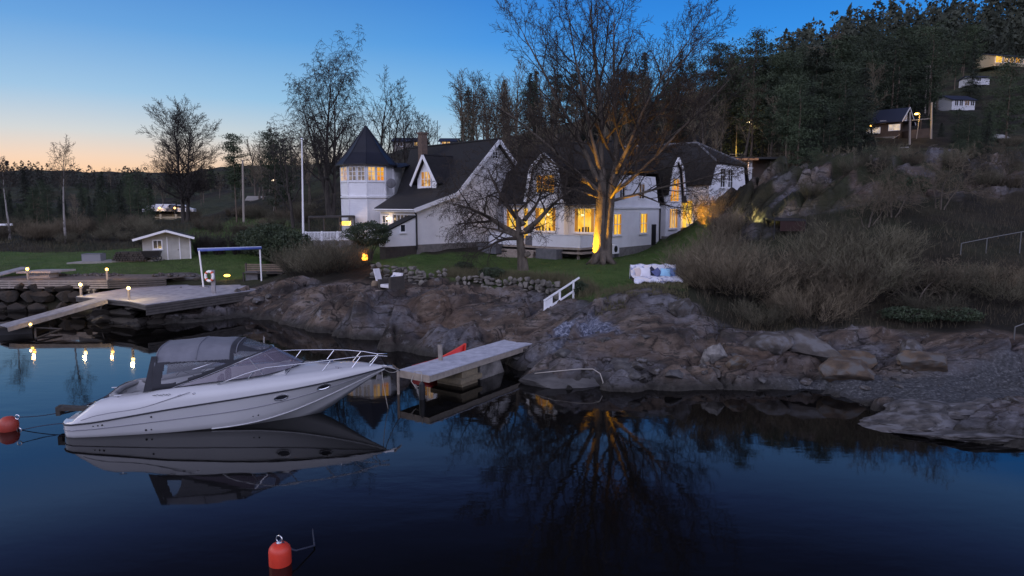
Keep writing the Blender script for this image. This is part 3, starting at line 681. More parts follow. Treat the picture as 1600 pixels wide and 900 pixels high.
# planters under the terrace, side steps, heat pump
for xx, lab in ((-9.2,'low dark grey planter box left of the terrace steps'),(-3.4,'low dark grey planter box right of the terrace steps')):
    b = MB(); b.box(-.95,.95,-.4,.4,0,.75); b.box(-.85,.85,-.3,.3,.7,.752)
    q = FR[HA] @ V((xx, ty-.55, 0)); t = thing('planter_box', lab, 'planter', (q.x,q.y,gz(q.x,q.y)-.03), atan2(-.63,.78), 'planter boxes below the terrace')
    obj('box', b, GREY, t)
q = FR[HA] @ V((.45,.35,0)); t = thing('heat_pump', 'white outdoor heat pump unit on the wall foot beside the big lit tree', 'heat pump', (q.x,q.y,3.15), atan2(-.63,.78))
b = MB(); b.box(-.17,.17,-.42,.42,.25,.95); obj('casing', b, WHITE, t)
b = MB(); b.lathe([(.24,0),(.24,.02)], (0,0,0), 16); b.v = [(.175+p[2], p[0]-.1, .6+p[1]) for p in b.v]; obj('fan_grille', b, BLACK, t)
b = MB(); b.box(-.17,.17,-.4,-.34,0,.25); b.box(-.17,.17,.34,.4,0,.25); obj('bracket', b, GREY, t)
t = thing('stone_steps', 'short flight of stone steps leading up to the lit side door', 'steps', tuple(FR[HA]@V((1.0,10.2,0))), atan2(-.63,.78))
b = MB()
for i in range(4): b.box(.9-.45*i, 1.35-.45*i+.002*i, -1.5, 1.2, 2.8, 3.7+.17*i)
b.box(-.9,-.46,-1.6,3.2,2.8,4.38)
obj('steps', b, FOUND, t)
q = FR[HA]@V((1.0,12.3,0)); t = thing('garden_chair', 'small white slatted chair on the landing beside the tall bay', 'chair', (q.x,q.y,4.38), .4)
b = MB(); b.box(-.25,.25,-.25,.25,.4,.45); obj('seat', b, WHITE, t)
b = MB()
for i in range(4): b.box(-.25,.25,.24,.28,.5+.13*i,.58+.13*i)
obj('backrest', b, WHITE, t)
for xx in (-.22,.22):
    for yy in (-.22,.25): b = MB(); b.box(xx-.025,xx+.025,yy-.025,yy+.025,0,.4 if yy < 0 else 1.0); obj('leg', b, WHITE, t)

# ---- house with the tower
HB = thing('gabled_house', 'white gabled house with a steep dark roof, brick chimney and lit dormer', 'house', (-7.6,52,0), atan2(-.738,.676))
w_ = MB()
w_.extr([(-.15,.55,2.8),(-.15,12.9,2.8),(-.15,12.9,7.9),(-.15,8.6,12.1),(-.15,4.2,7.85),(-.15,.55,6.8)], (-5.2,0,0))
w_.extr([(-5.3,4.3,2.8),(-5.3,12.9,2.8),(-5.3,12.9,7.9),(-5.3,8.6,12.1),(-5.3,4.3,7.8)], (-3.0,0,0))
obj('wall', w_, CLAD_H, HB)
fd = MB(); fd.box(-5.3,-.11,.5,12.95,2.4,3.95); obj('foundation', fd, FOUND, HB)
rf = MB(); xg = .35
rf.slab([(-5.4,0,6.72),(xg,0,6.72),(xg,4.15,8.0),(-8.4,4.15,8.0)], .15)
rf.slab([(-8.4,4.15,8.0),(xg,4.15,8.0),(xg,8.6,12.4),(-12.6,8.6,12.4),(-11.2,7.2,11.0)], .15)
rf.slab([(xg,8.6,12.4),(xg,13.3,7.8),(-13.2,13.3,7.8),(-12.6,8.6,12.4)], .15)
rB = obj('roof', rf, ROOF2, HB)
rc = MB(); rc.tube([(xg,8.6,12.42),(-12.6,8.6,12.42)], .1, 6); obj('ridge_tiles', rc, ROOF2, rB)
ch = MB(); ch.box(-8.45,-7.85,6.55,7.15,10.0,13.3); ch.box(-8.52,-7.78,6.48,7.22,13.3,13.45); obj('chimney', ch, mat('chimney_brick', (.1,.07,.055), .9, (.16,.11,.085), 6, bump=.4, wave=[(2,.08,.4)]), rB)
bg_ = MB()
for a, b in (((0,6.72),(4.15,8.0)),((4.15,8.0),(8.6,12.4)),((8.6,12.4),(13.3,7.8))):
    bg_.beam((xg+.03,a[0],a[1]-.16), (xg+.03,b[0],b[1]-.16), .06, .3)
obj('barge_board', bg_, WHITE, HB)
gu = MB(); gu.tube([(-5.4,-.06,6.62),(xg,-.06,6.62)], .06, 6); obj('gutter', gu, WHITE, HB)
fa = MB(); fa.box(-5.3,xg-.1,.05,.5,6.45,6.55); obj('soffit', fa, WHITE, HB)
dpp = MB(); dpp.tube([(.02,.25,6.55),(.02,.42,6.2),(.02,.42,3.6)], .07, 6); obj('downpipe', dpp, BLACK, HB)
win(HB, (-.15,8.25,10.85), (0,1,0), (1,0,0), .5, .5, None, 2, 2, sill=False)
win(HB, (-4.9,.55,5.0), (1,0,0), (0,-1,0), .8, 1.1, None, 2, 2, sill=False)
win(HB, (-3.3,.55,4.9), (1,0,0), (0,-1,0), 3.0, 1.3, LITD, 6, 2, sill=False)
# lean-to with sloping parapet
le = MB(); le.extr([(-.05,.4,3.9),(-.05,-2.35,3.9),(-.05,-2.35,5.05),(-.05,.4,6.15)], (-.9,0,0)); leo = obj('lean_to', le, CLAD_H, HB)
lr = MB(); lr.slab([(.05,.42,6.2),(.05,-2.5,5.02),(-1.1,-2.5,5.02),(-1.1,.42,6.2)], .1); obj('lean_to_roof', lr, ROOF2, leo)
lb = MB(); lb.box(-.9,-.08,-2.3,.4,2.8,3.9); obj('lean_to_base', lb, DARKW, leo)
win(HB, (-.05,-1.0,5.0), (0,1,0), (1,0,0), .4, .5, None, 1, 1)
# dormer
xd = -4.4
d_ = MB(); d_.extr([(xd-1.35,4.55,8.2),(xd+1.35,4.55,8.2),(xd+1.35,4.55,9.15),(xd,4.55,11.0),(xd-1.35,4.55,9.15)], (0,4.0,0)); dd = obj('dormer', d_, CLAD_V, HB)
dr_ = MB()
for s in (-1,1): dr_.slab([(xd,4.2,11.22),(xd+s*1.85,4.2,8.75),(xd+s*1.85,7.8,8.75),(xd,8.2,11.22)], .14)
obj('dormer_roof', dr_, ROOF2, dd)
db = MB()
for s in (-1,1): db.beam((xd,4.17,11.08), (xd+s*1.85,4.17,8.62), .06, .26)
obj('barge_board', db, WHITE, dd)
win(HB, (xd-.65,4.55,8.55), (1,0,0), (0,-1,0), 1.3, 1.2, LIT2, 3, 2)
# tall lit wall piece towards the tower, with its little metal roof
tw = MB(); tw.extr([(-10.9,3.2,3),(-10.3,5.2,3),(-11.5,6.8,3),(-12.6,5,3)], (0,0,7.35)); obj('tower_wing', tw, CLAD_H, HB)
tr_ = MB(); tr_.slab([(-10.8,2.9,10.38),(-9.5,5.4,10.38),(-10.8,8.2,10.9),(-12.8,5.2,10.9)], .1); obj('wing_roof', tr_, METROOF, HB)
# rear gable
rg = MB(); rg.extr([(1.2,14.5,6),(3.0,14.5,6),(3.0,14.5,10),(2.1,14.5,11.2),(1.2,14.5,10)], (0,1.5,0)); obj('rear_gable', rg, WHITE, HB)
rg2 = MB()
for s in (-1,1): rg2.slab([(2.1,14.3,11.35),(2.1+s*1.1,14.3,9.85),(2.1+s*1.1,16,9.85),(2.1,16,11.35)], .1)
obj('rear_roof', rg2, ROOF2, HB)

# ---- tower
TC = (-13.0, 62.0)
TW = thing('octagonal_tower', 'white octagonal tower with a dark pointed roof and lit upper windows', 'tower', (*TC,0), R(-12))
def octa(r, z): return [(r*cos(R(22.5+45*k)), r*sin(R(22.5+45*k)), z) for k in range(8)]
t_ = MB(); t_.loft([octa(2.22,3), octa(2.22,7.55)], True, True); obj('wall', t_, CLAD_H, TW)
t_ = MB(); t_.loft([octa(2.3,7.55), octa(2.36,7.62), octa(2.36,7.78), octa(2.25,7.84), octa(2.25,10.45)], True, True); obj('upper_wall', t_, CLAD_V, TW)
t_ = MB(); t_.loft([octa(2.72,10.42), octa(2.72,10.52), octa(1.75,11.55), octa(.9,12.75), octa(.04,13.95)], True, True); tro = obj('roof', t_, METROOF, TW)
t_ = MB()
for k in range(8): t_.tube([V(octa(2.74,10.53)[k]), V(octa(1.77,11.57)[k]), V(octa(.92,12.77)[k]), V(octa(.04,13.97)[k])], .035, 5)
obj('hip_seams', t_, METROOF, tro)
t_ = MB()
for k in range(8):
    a = R(22.5+45*k); t_.tube([(2.26*cos(a),2.26*sin(a),3),(2.26*cos(a),2.26*sin(a),7.5)], .07, 4); t_.tube([(2.28*cos(a),2.28*sin(a),7.85),(2.28*cos(a),2.28*sin(a),10.4)], .07, 4)
for k in range(8):
    a, b = octa(2.3,9.0)[k], octa(2.3,9.0)[(k+1)%8]; t_.beam(a, b, .05, .1)
obj('trim_boards', t_, WHITE, TW)
ap = 2.25*cos(R(22.5))
for k, lits in ((4,(LITD,LIT2)),(5,(LIT2,LIT2)),(6,(LITW,LITW)),(7,(LIT2,LITO))):
    a = R(45*k); n = V((cos(a),sin(a),0)); u = V((-sin(a),cos(a),0))
    for s, lt in ((-.72,lits[0]),(.10,lits[1])):
        win(TW, n*ap + u*s + V((0,0,9.12)), u, n, .62, 1.12, lt, 2, 3, fr=.07, sill=False)
dh = MB()
dh.ball((0,0,0), .42, n=16, m=8); dh.v = [(x, y*.22, z) for x, y, z in dh.v]
so_ = thing('satellite_dish', 'dark grey satellite dish fixed to the wall beside the tower', 'satellite dish', PD(611,286.5,60.4), R(15))
obj('dish', dh, GREY, so_); b = MB(); b.tube([(0,-.05,-.1),(0,-.5,.1)], .02, 5); b.tube([(0,0,0),(.1,.8,-.2)], .03, 5); obj('arm', b, GREY, so_)

# ---- pergola, white fence, bench-like things before the tower
PG = thing('flat_canopy', 'flat dark canopy on thin posts over the patio left of the tower', 'canopy', PD(517,372,58))
z_ = CAM_H-21*58/FOC
b = MB(); p0, p1 = PD(481,341,56.5), PD(555,339.5,57.5); dv = (p1-p0).normalized(); pv = V((-dv.y,dv.x,0))
b.hexa([p0, p1, p1+pv*3, p0+pv*3, p0+V((0,0,.14)), p1+V((0,0,.14)), p1+pv*3+V((0,0,.14)), p0+pv*3+V((0,0,.14))]); obj('roof', b, DARKW, PG, w=True)
for f_ in (.02,.33,.66,.98):
    q = p0+(p1-p0)*f_+pv*.1; b = MB(); b.box(q.x-.05,q.x+.05,q.y-.05,q.y+.05,3.6,q.z); obj('post', b, DARKW, PG, w=True)
FN = thing('picket_fence', 'low white picket fence along the patio before the tower', 'fence', PD(514,376,55))
a, b2 = PD(478,377,55), PD(552,376,56.5)
rl = MB(); rl.beam(a+V((0,0,.72)), b2+V((0,0,.72)), .06, .08); rl.beam(a+V((0,0,.12)), b2+V((0,0,.12)), .05, .06); obj('rail', rl, WHITE, FN, w=True)
pk = MB()
for i in range(34):
    q = a+(b2-a)*(i/33); pk.box(q.x-.035,q.x+.035,q.y-.02,q.y+.02,q.z+.05,q.z+.68)
obj('pickets', pk, WHITE, FN, w=True)
for i in range(4):
    q = a+(b2-a)*(i/3); pp = MB(); pp.box(q.x-.06,q.x+.06,q.y-.06,q.y+.06,q.z-.4,q.z+.8); obj('post', pp, WHITE, FN, w=True)
pt = MB(); a3, b3 = PD(476,383,54.6), PD(556,382,56); pt.extr([a3+V((0,0,-1)), b3+V((0,0,-1)), b3+V((0,0,.28)), a3+V((0,0,.28))], (0.8,4,0)); tag(obj('patio_wall', pt, ROCKP), 'low pale stone patio wall below the picket fence', 'wall')
lp = thing('wall_lamp', 'glowing warm lamp under the flat canopy beside the tower foot', 'lamp', PD(541,349,58.5))
b = MB(); b.box(-.35,.35,-.06,.06,-.12,.14); obj('shade', b, emit('porch_glow', (1,.55,.06), 3.5), lp)
b = MB(); b.box(-.4,.4,.06,.12,-.2,.2); obj('backplate', b, WHITE, lp)
lamp('porch_light', PD(541,351,57.6), 40, (1,.62,.25), .15)
pl2 = thing('wall_lantern', 'small glowing white lantern by the veranda windows under the low eave', 'lamp', FR[HB]@V((-4.0,.4,5.9)))
b = MB(); b.ball((0,0,0), .11); obj('globe', b, emit('globe_glow', (1,.72,.4), 6), pl2); b = MB(); b.beam((0,0,0), (.1,.2,.1), .03, .03); obj('bracket', b, BLACK, pl2)
lamp('lantern_light', FR[HB]@V((-4.0,.1,5.85)), 12, (1,.7,.4), .1)
# flagpole
p = on(XY(476,53), 53); ft = thing('flagpole', 'tall thin white flagpole standing left of the tower', 'flagpole', p)
b = MB(); top = PD(471.5,217,53)-p; b.tube([(0,0,-.2), top], [.1,.045], 8); obj('pole', b, WHITE, ft); b = MB(); b.ball(top, .09); obj('finial', b, STEEL, ft)
# glowing interior spill through the largest windows
for q, e in (((xc,-.9,5.6),60),((xc+3.2,-.9,5.6),45),((xc-3,-.9,5.4),25)): lamp('window_spill', FR[HA]@V(q), e*.5, (1,.6,.2), .6)
lamp('door_spill', FR[HA]@V((.0,12.7,6.0)), 45, (1,.55,.15), .4)
# ------------------------------------------------------------------ motor boat (x from stern to bow, -y is the side towards us, z from the water)
GEL = mat('white_gelcoat', (.5,.5,.515), .22, (.47,.47,.49), .8, coat=.3)
GELI = mat('cockpit_moulding', (.5,.5,.52), .5)
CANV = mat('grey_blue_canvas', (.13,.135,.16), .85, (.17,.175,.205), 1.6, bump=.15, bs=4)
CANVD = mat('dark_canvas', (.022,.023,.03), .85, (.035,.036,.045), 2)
LINE = mat('dark_rub_strip', (.02,.02,.028), .5)
LINEG = mat('grey_hull_line', (.2,.2,.23), .5)
GLS = glass('clear_vinyl', (.25,.26,.3), .38, .08)
WSG = glass('tinted_windscreen', (.2,.17,.22), .5, .03)
SEAT = mat('grey_upholstery', (.2,.2,.21), .7, (.26,.26,.27), 3)
DK = mat('teak_brown_mat', (.035,.03,.025), .8)
BA = R(11.0)
w0 = PZ(115,685,0); bl = V((w0.x-.12, w0.y, 0)) + V((-sin(BA), cos(BA), 0))*1.22
bl = bl-V((cos(BA),sin(BA),0))*.26
BT = thing('motor_boat', 'white sports motor cruiser with a grey canvas top moored by the stern to a buoy', 'boat', bl, BA)
BT.scale = (1.032,1,1); FR[BT] = FR[BT] @ Matrix.Diagonal((1.032,1,1,1))
def tab(*p):
    xs, vs = [a for a,_ in p], [b for _,b in p]
    def f(x): return float(np.interp(x, xs, vs))
    def g(x):   # smoothed
        return sum(f(x+d) for d in (-.3,-.15,0,.15,.3))/5 if .45 < x < 8.9 else f(x)
    return g
LB = 9.35
yr = tab((0,.95),(.12,1.15),(.35,1.3),(1,1.4),(3,1.47),(5,1.42),(6.5,1.22),(7.6,.92),(8.5,.54),(9.1,.2),(9.35,.02))
zr = tab((0,.4),(1,.5),(3,.8),(5,1.02),(7,1.22),(9.35,1.47))
yc = tab((0,.85),(.12,1.05),(.35,1.16),(1,1.22),(3,1.24),(5,1.12),(6.2,.86),(7.4,.5),(8.2,.25),(9.0,.05),(9.35,.01))
zc = tab((0,-.02),(3,.0),(4.5,.05),(5.5,.14),(6.5,.36),(7.4,.66),(8.2,.96),(9.0,1.28),(9.35,1.42))
zk = tab((0,-.45),(5,-.5),(6.5,-.35),(7.2,-.05),(7.9,.4),(8.5,.85),(9.0,1.18),(9.35,1.4))
zt = tab((0,.06),(.42,.08),(.6,.28),(.9,.56),(1.3,.64),(2.0,.52),(2.7,.58),(3.3,.58),(4.5,.5),(6,.46),(7.5,.35),(8.6,.24),(9.35,.06))   # coaming above the rub strip
yt = lambda x: max(.015, yr(x)*(.9 if x < 6 else .9-.02*(x-6)) - (.1 if .6 < x < 8 else .03))
xs = [0,.06,.12,.22,.35,.5,.62,.75,.9,1.1,1.4]+[1.4+.25*i for i in range(1,30)]+[8.75,8.95,9.1,9.25,9.35]
h = MB(); rows = []
for x in xs:
    half = []
    for s in (-1, 1):
        k = (0, zk(x)); c = (yc(x), zc(x)); r_ = (yr(x), zr(x))
        pts = [k, ((k[0]+c[0])/2, (k[1]+c[1])/2-.02), c, (c[0]+.03, c[1]+.02)]
        for q in (.2,.4,.6,.8): pts.append((c[0]+.03+(r_[0]-c[0]-.03)*(q**.85), c[1]+.02+(r_[1]-c[1]-.02)*q))
        pts.append(r_)
        half.append([(x, s*a, b) for a, b in pts])
    rows.append(list(reversed(half[0]))+half[1][1:])
h.loft(rows); h.face(rows[0])
hull = obj('hull', h, GEL, BT, smooth=True)
for nm, fy, fz, rad, mt in (('rub_strip', lambda x: yr(x)+.012, zr, .026, LINE),
                            ('hull_line', lambda x: yc(x)+.03+(yr(x)-yc(x)-.03)*(.55**.85)+.003, lambda x: zc(x)+.02+(zr(x)-zc(x)-.02)*.55, .016, LINEG)):
    b = MB(); b.tube([(x,-fy(x),fz(x)) for x in xs]+[(x,fy(x),fz(x)) for x in reversed(xs)], rad, 6); obj(nm, b, mt, hull, smooth=True)
sr = MB(); sr.tube([(x,-yc(x)-.035,zc(x)+.0) for x in xs if x > 4], .02, 5); obj('spray_rail', sr, GEL, hull)
# deck moulding: rub strip -> coaming -> inner edge
def ztop(x): return zr(x)+zt(x)
d = MB(); rows = []
CX0, CX1 = 1.15, 6.3     # open cockpit
for x in xs:
    row = []
    for s in (-1, 1):
        a = [(yr(x)-.005, zr(x)+.01), (yr(x)*.995-.01, zr(x)+zt(x)*.3), (yr(x)*.97-.02, zr(x)+zt(x)*.62), ((yr(x)+yt(x))/2-.01, zr(x)+zt(x)*.88), (yt(x), ztop(x)), (max(.01,yt(x)-.14), ztop(x)+.015)]
        row.append([(x, s*p, q) for p, q in a])
    rows.append(row)
for s in (0, 1): d.loft([r_[s] for r_ in rows])
deck = obj('deck', d, GEL, BT, smooth=True)
for s in (-1,1):
    gl_ = MB(); gl_.tube([(x,s*(yr(x)*.985-.0),zr(x)+zt(x)*(.34+.5*max(0,(x-2.2)/1.6)**1.5)) for x in xs if .5 < x < 3.7], .011, 5); obj('deck_line', gl_, LINEG, deck)
fd = MB(); rows = []
for x in [6.0,6.25]+[x for x in xs if x > 6.25]:
    yi = max(.01, yt(x)-.13); cr = .13*min(1, yi/.9)
    rows.append([(x, yi*k, ztop(x)+.012+cr*(1-k*k)) for k in (-1,-.8,-.5,-.2,0,.2,.5,.8,1)])
fd.loft(rows); obj('foredeck', fd, GEL, deck, smooth=True)
# stern platform
sp_ = MB(); rows = []
for x in (0,.06,.12,.22,.35,.5,.62,.75,.95,1.2): rows.append([(x, k*(yr(x)-.03), zr(x)+.03) for k in (-1,-.5,0,.5,1)])
sp_.loft(rows); obj('swim_platform', sp_, GEL, deck)
mt_ = MB(); mt_.extr([(.15,-.2,.452),(.8,-.45,.48),(1.1,-.1,.49),(1.1,.9,.49),(.6,.95,.475),(.2,.6,.455)], (0,0,.015)); obj('platform_mat', mt_, DK, deck)
# cockpit: inner sides, floor, seats
ck = MB(); rows = []
for x in [1.15,1.2,1.3,1.45]+[1.5+.3*i for i in range(17)]:
    f_ = min(1,(sqrt(max(0,(x-1.15)/.5)) if x < 1.65 else 1))
    yi = (yt(x)-.14)*max(.55,f_)
    zz = ztop(x)+.012
    rows.append([(x,-yi,zz),(x,-yi+.05,zz-.2),(x,-yi+.07,.52),(x,0,.5),(x,yi-.07,.52),(x,yi-.05,zz-.2),(x,yi,zz)])
ck.loft(rows); ck.face([rows[0][i] for i in range(7)]); obj('cockpit', ck, GELI, deck)
tb = MB(); tb.tube([(2.7,-(yt(2.7)-.17),ztop(2.7)-.02),(1.9,-(yt(1.9)-.17),ztop(1.9)-.02),(1.5,-.98,ztop(1.5)-.04),(1.28,-.5,ztop(1.4)-.06),(1.25,.3,ztop(1.4)-.06),(1.5,.98,ztop(1.5)-.04),(1.9,yt(1.9)-.17,ztop(1.9)-.02),(3.4,yt(3.4)-.17,ztop(3.4)-.02)], .09, 8)
obj('cockpit_bolster', tb, SEAT, deck, smooth=True)
pd = MB(); pd.box(1.35,2.3,-.9,.85,.5,.85); obj('stern_seat', pd, SEAT, BT, bevel=.05)
pd = MB(); pd.box(2.3,4.6,.55,1.05,.5,.9); obj('side_seat', pd, SEAT, BT, bevel=.05)
bag = MB(); bag.ball((2.35,-.55,1.0), .5, 1.0, .75, .42, 14, 8); obj('rolled_cover', bag, CANVD, BT, smooth=True)
hs = MB(); hs.box(4.3,4.75,-.85,-.35,.5,1.15); hs.box(4.3,4.42,-.85,-.35,1.15,1.6); obj('helm_seat', hs, CANVD, BT, bevel=.05)
hs = MB(); hs.box(4.3,4.75,.2,.7,.5,1.1); hs.box(4.3,4.42,.2,.7,1.1,1.55); obj('passenger_seat', hs, CANVD, BT, bevel=.05)
ds = MB(); ds.hexa([(5.3,-1.0,.5),(6.2,-.9,.5),(6.2,.9,.5),(5.3,1.0,.5),(5.45,-1.0,1.45),(6.3,-.85,1.72),(6.3,.85,1.72),(5.45,1.0,1.45)]); obj('dashboard', ds, GEL, BT)
sw = MB(); sw.torus((5.3,-.58,1.42), .2, .022, (-1,0,.45), 20, 6)
for a in (0,2.1,4.2): sw.beam((5.3,-.58,1.42), V((5.3,-.58,1.42))+V((.08*cos(a),.19*sin(a),.18*cos(a))), .03, .015)
obj('steering_wheel', sw, mat('cream_wheel', (.6,.58,.54), .5), BT)
# windscreen
basec = [(3.1,1.19,1.39),(4.0,1.21,1.5),(5.0,1.17,1.57),(5.7,1.04,1.63),(6.3,.78,1.71),(6.65,.45,1.77),(6.8,.0,1.8)]
topc = [(3.1,1.18,1.4),(3.95,1.12,1.68),(4.7,1.03,1.97),(5.25,.85,2.17),(5.6,.6,2.27),(5.8,.32,2.32),(5.88,0,2.33)]
full = lambda c: [(x,-y,z) for x,y,z in c]+[(x,y,z) for x,y,z in reversed(c[:-1])]
ws = MB(); ws.loft([full(basec), full(topc)]); wso = obj('windscreen', ws, WSG, BT, smooth=True)
wf = MB(); wf.tube(full(topc), .022, 6); wf2 = MB(); wf2.tube(full(basec), .02, 6); obj('screen_top_rail', wf, STEEL, wso); obj('screen_base_rail', wf2, LINE, wso)
for i in (3,):
    for s in (-1,1):
        m_ = MB(); m_.tube([(basec[i][0],s*basec[i][1],basec[i][2]),(topc[i][0],s*topc[i][1],topc[i][2])], .018, 5); obj('screen_pillar', m_, STEEL, wso)
# canopy: arches from the windscreen rail up to the ridge
XC0, XC1 = 2.55, 5.86
yb = tab((2.4,1.2),(3.1,1.2),(3.95,1.14),(4.7,1.05),(5.25,.86),(5.6,.6),(5.8,.32),(5.88,.02))
zb = tab((2.4,1.36),(3.1,1.42),(3.95,1.69),(4.7,1.98),(5.25,2.18),(5.6,2.28),(5.88,2.34))
ztp = tab((2.4,2.54),(2.6,2.6),(3.6,2.68),(4.7,2.65),(4.95,2.6),(5.3,2.48),(5.88,2.32))
yb_ = lambda x: float(np.interp(x,[2.4,3.1,3.95,4.7,5.25,5.6,5.8,5.88],[1.2,1.2,1.14,1.05,.86,.6,.32,.02]))
zb_ = lambda x: float(np.interp(x,[2.4,3.1,3.95,4.7,5.25,5.6,5.88],[1.34,1.4,1.66,1.95,2.14,2.24,2.3]))
NX, NT = 110, 120
Pg = []
for i in range(NX+1):
    x = XC0+(XC1-XC0)*i/NX; row = []
    for j in range(NT+1):
        t = -1+2*j/NT; a = abs(t)
        # superellipse arch, taller shoulders
        ang = (1-a)*pi/2; e = .55 if x < 4.9 else .55+.45*(x-4.9)/1.0
        y = yb_(x)*cos(ang)**e; z = zb_(x)+(ztp(x)-zb_(x))*sin(ang)**(e+.12)
        lean = .12*(z-zb_(x))/1.4 if i == 0 else .12*(z-zb_(x))/1.4*(1-i/NX)
        sag = .02*sin((x-2.6)*pi/1.15)**2 if x < 4.9 else 0
        row.append((x+lean, math.copysign(y, t) if a > 1e-9 else 0, z-sag))
    Pg.append(row)
def in_poly(x, y, P):
    c = False
    for k in range(len(P)):
        x1,y1 = P[k]; x2,y2 = P[k-1]
        if (y1 > y) != (y2 > y) and x < (x2-x1)*(y-y1)/(y2-y1)+x1: c = not c
    return c
W1 = [(2.78,1.52),(2.86,2.12),(3.6,2.17),(4.3,2.14),(4.62,2.07),(3.9,1.8),(3.3,1.56)]
W2 = [(4.85,2.16),(4.82,2.34),(5.0,2.41),(5.45,2.32),(5.55,2.32),(5.3,2.25)]
parts = {'roof':MB(),'side':MB(),'win':MB()}
maps = {k:{} for k in parts}
for i in range(NX):
    for j in range(NT):
        c = [Pg[i][j],Pg[i+1][j],Pg[i+1][j+1],Pg[i][j+1]]
        mx = sum(q[0] for q in c)/4; my = abs(sum(q[1] for q in c)/4); mz = sum(q[2] for q in c)/4
        x0 = XC0+(XC1-XC0)*(i+.5)/NX
        k = 'side'
        if x0 < 4.72 and mz > 2.19: k = 'roof'
        if in_poly(x0, mz, W1) or in_poly(x0, mz, W2): k = 'win'
        if x0 > 5.02 and my < .55 and x0 < 5.75 and my < .95*yb_(x0) - .12: k = 'win'
        M_, mp_ = parts[k], maps[k]; ids = []
        for (a, b) in ((i,j),(i+1,j),(i+1,j+1),(i,j+1)):
            if (a,b) not in mp_: mp_[(a,b)] = len(M_.v); M_.v.append(Pg[a][b])
            ids.append(mp_[(a,b)])
        M_.f.append(tuple(ids))
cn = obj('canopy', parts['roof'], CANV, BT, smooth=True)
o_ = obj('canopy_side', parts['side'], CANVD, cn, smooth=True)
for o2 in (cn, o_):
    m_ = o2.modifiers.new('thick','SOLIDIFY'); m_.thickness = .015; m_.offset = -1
obj('canopy_window', parts['win'], GLS, cn, smooth=True)
for i in (1, 40, 78):
    b = MB(); b.tube([(p[0],p[1]*1.004,p[2]+.006) for p in Pg[i][18:NT-17:3]], .018, 5); obj('canopy_bow', b, CANV, cn, smooth=True)
for s in (-1,1):
    lg = MB(); lg.extr([(2.3,s*1.2,1.3),(2.62,s*1.2,1.38),(2.72,s*1.08,2.38),(2.55,s*1.06,2.38)], (0,-s*.03,0)); obj('canopy_leg', lg, CANVD, cn)
    for a_, b_ in (((2.75,s*1.06,2.2),(3.75,s*1.1,1.72)),((3.2,s*1.05,1.75),(3.7,s*1.04,2.3)),((3.9,s*1.08,1.8),(4.5,s*.98,2.25))):
        b = MB(); b.tube([a_, b_], .012, 5); obj('canopy_strut', b, LINE, cn)
# pulpit rail
def railpt(x, s): return (x, s*max(.05,(yr(x)-.06)), ztop(x)+.36*min(1,(x-4.3)/1.3))
for s in (-1,1):
    pts = [(4.4,s*(yr(4.4)-.18),ztop(4.4))]+[railpt(x,s) for x in (4.8,5.2,5.8,6.4,7,7.6,8.2,8.7,9.1)]+[(9.45,s*.2,ztop(9.3)+.36)]
    b = MB(); b.tube(pts, .019, 6); ro = obj('bow_rail', b, STEEL, BT, smooth=True)
    for x in (5.5,6.6,7.7,8.6,9.15):
        q = V(railpt(x,s)); b = MB(); b.tube([(x-.28, s*(yt(x-.28)+.02), ztop(x-.28)), q], .014, 5); obj('stanchion', b, STEEL, ro)
b = MB(); b.lathe([(.27,0),(.28,.03),(.22,.05)], (7.45,.05,ztop(7.45)+.115), 24, 1, .85); ho = obj('deck_hatch', b, STEEL, BT); b = MB(); b.lathe([(.215,0),(.2,.012)], (7.45,.05,ztop(7.45)+.158), 24, 1, .85); obj('hatch_glass', b, DARKG, ho)
# portholes on the side towards us (and opposite)
def hull_pt(x, q, s=-1): return V((x, s*(yc(x)+.03+(yr(x)-yc(x)-.03)*q**.85), zc(x)+.02+(zr(x)-zc(x)-.02)*q))
for x in (6.2, 7.45):
    for s in (-1,1):
        c = hull_pt(x,.74,s); e1 = (hull_pt(x+.1,.74,s)-hull_pt(x-.1,.74,s)).normalized(); e2 = (hull_pt(x,.85,s)-hull_pt(x,.6,s)).normalized(); n_ = e1.cross(e2)*(1 if s < 0 else -1); n_.normalize()
        if n_.y*s < 0: n_ = -n_
        b = MB(); ring = [c+e1*cos(2*pi*k/24)*.2+e2*sin(2*pi*k/24)*.095+n_*.012 for k in range(25)]; b.tube(ring, .02, 6, caps=False); po = obj('porthole', b, STEEL, hull)
        b = MB(); b.extr([c+e1*cos(2*pi*k/24)*.2+e2*sin(2*pi*k/24)*.095+n_*.002 for k in range(24)], n_*.008); obj('porthole_glass', b, DARKG, po)
for x, q, rd in ((2.55,.8,.03),(.95,.75,.02),(1.08,.75,.025),(1.2,.75,.028),(2.35,.2,.035),(2.5,.2,.025),(5.35,.22,.02),(5.5,.22,.025)):
    c = hull_pt(x,q); b = MB(); b.ball(c, rd, n=8, m=6); obj('through_hull_vent', b, BLACK, hull)
for x in (3.35,3.75):
    c = V((x,-yr(x)*.97+.02,zr(x)+zt(x)*.66)); b = MB(); b.ball(c, .05, 1, .5, .7, 10, 6); obj('deck_filler', b, STEEL, deck)
b = MB()
for k in range(9): b.beam((2.62+.055*k,-yr(2.8)*.965-.012,zr(2.7)+.5+.012*(k%3)), (2.68+.055*k,-yr(2.8)*.965-.012,zr(2.7)+.5-.012*((k+1)%3)), .006, .014)
obj('side_script', b, BLACK, deck)
for x, s in ((1.6,-1),(.75,1),(2.0,1),(7.9,-1)):
    q = V((x, s*(yt(x)-.02), ztop(x)+.03)); b = MB(); b.tube([q+V((-.1,0,.03)), q+V((.1,0,.03))], .018, 5); b.tube([q+V((0,0,-.03)), q+V((0,0,.03))], .02, 5); obj('cleat', b, STEEL, deck)
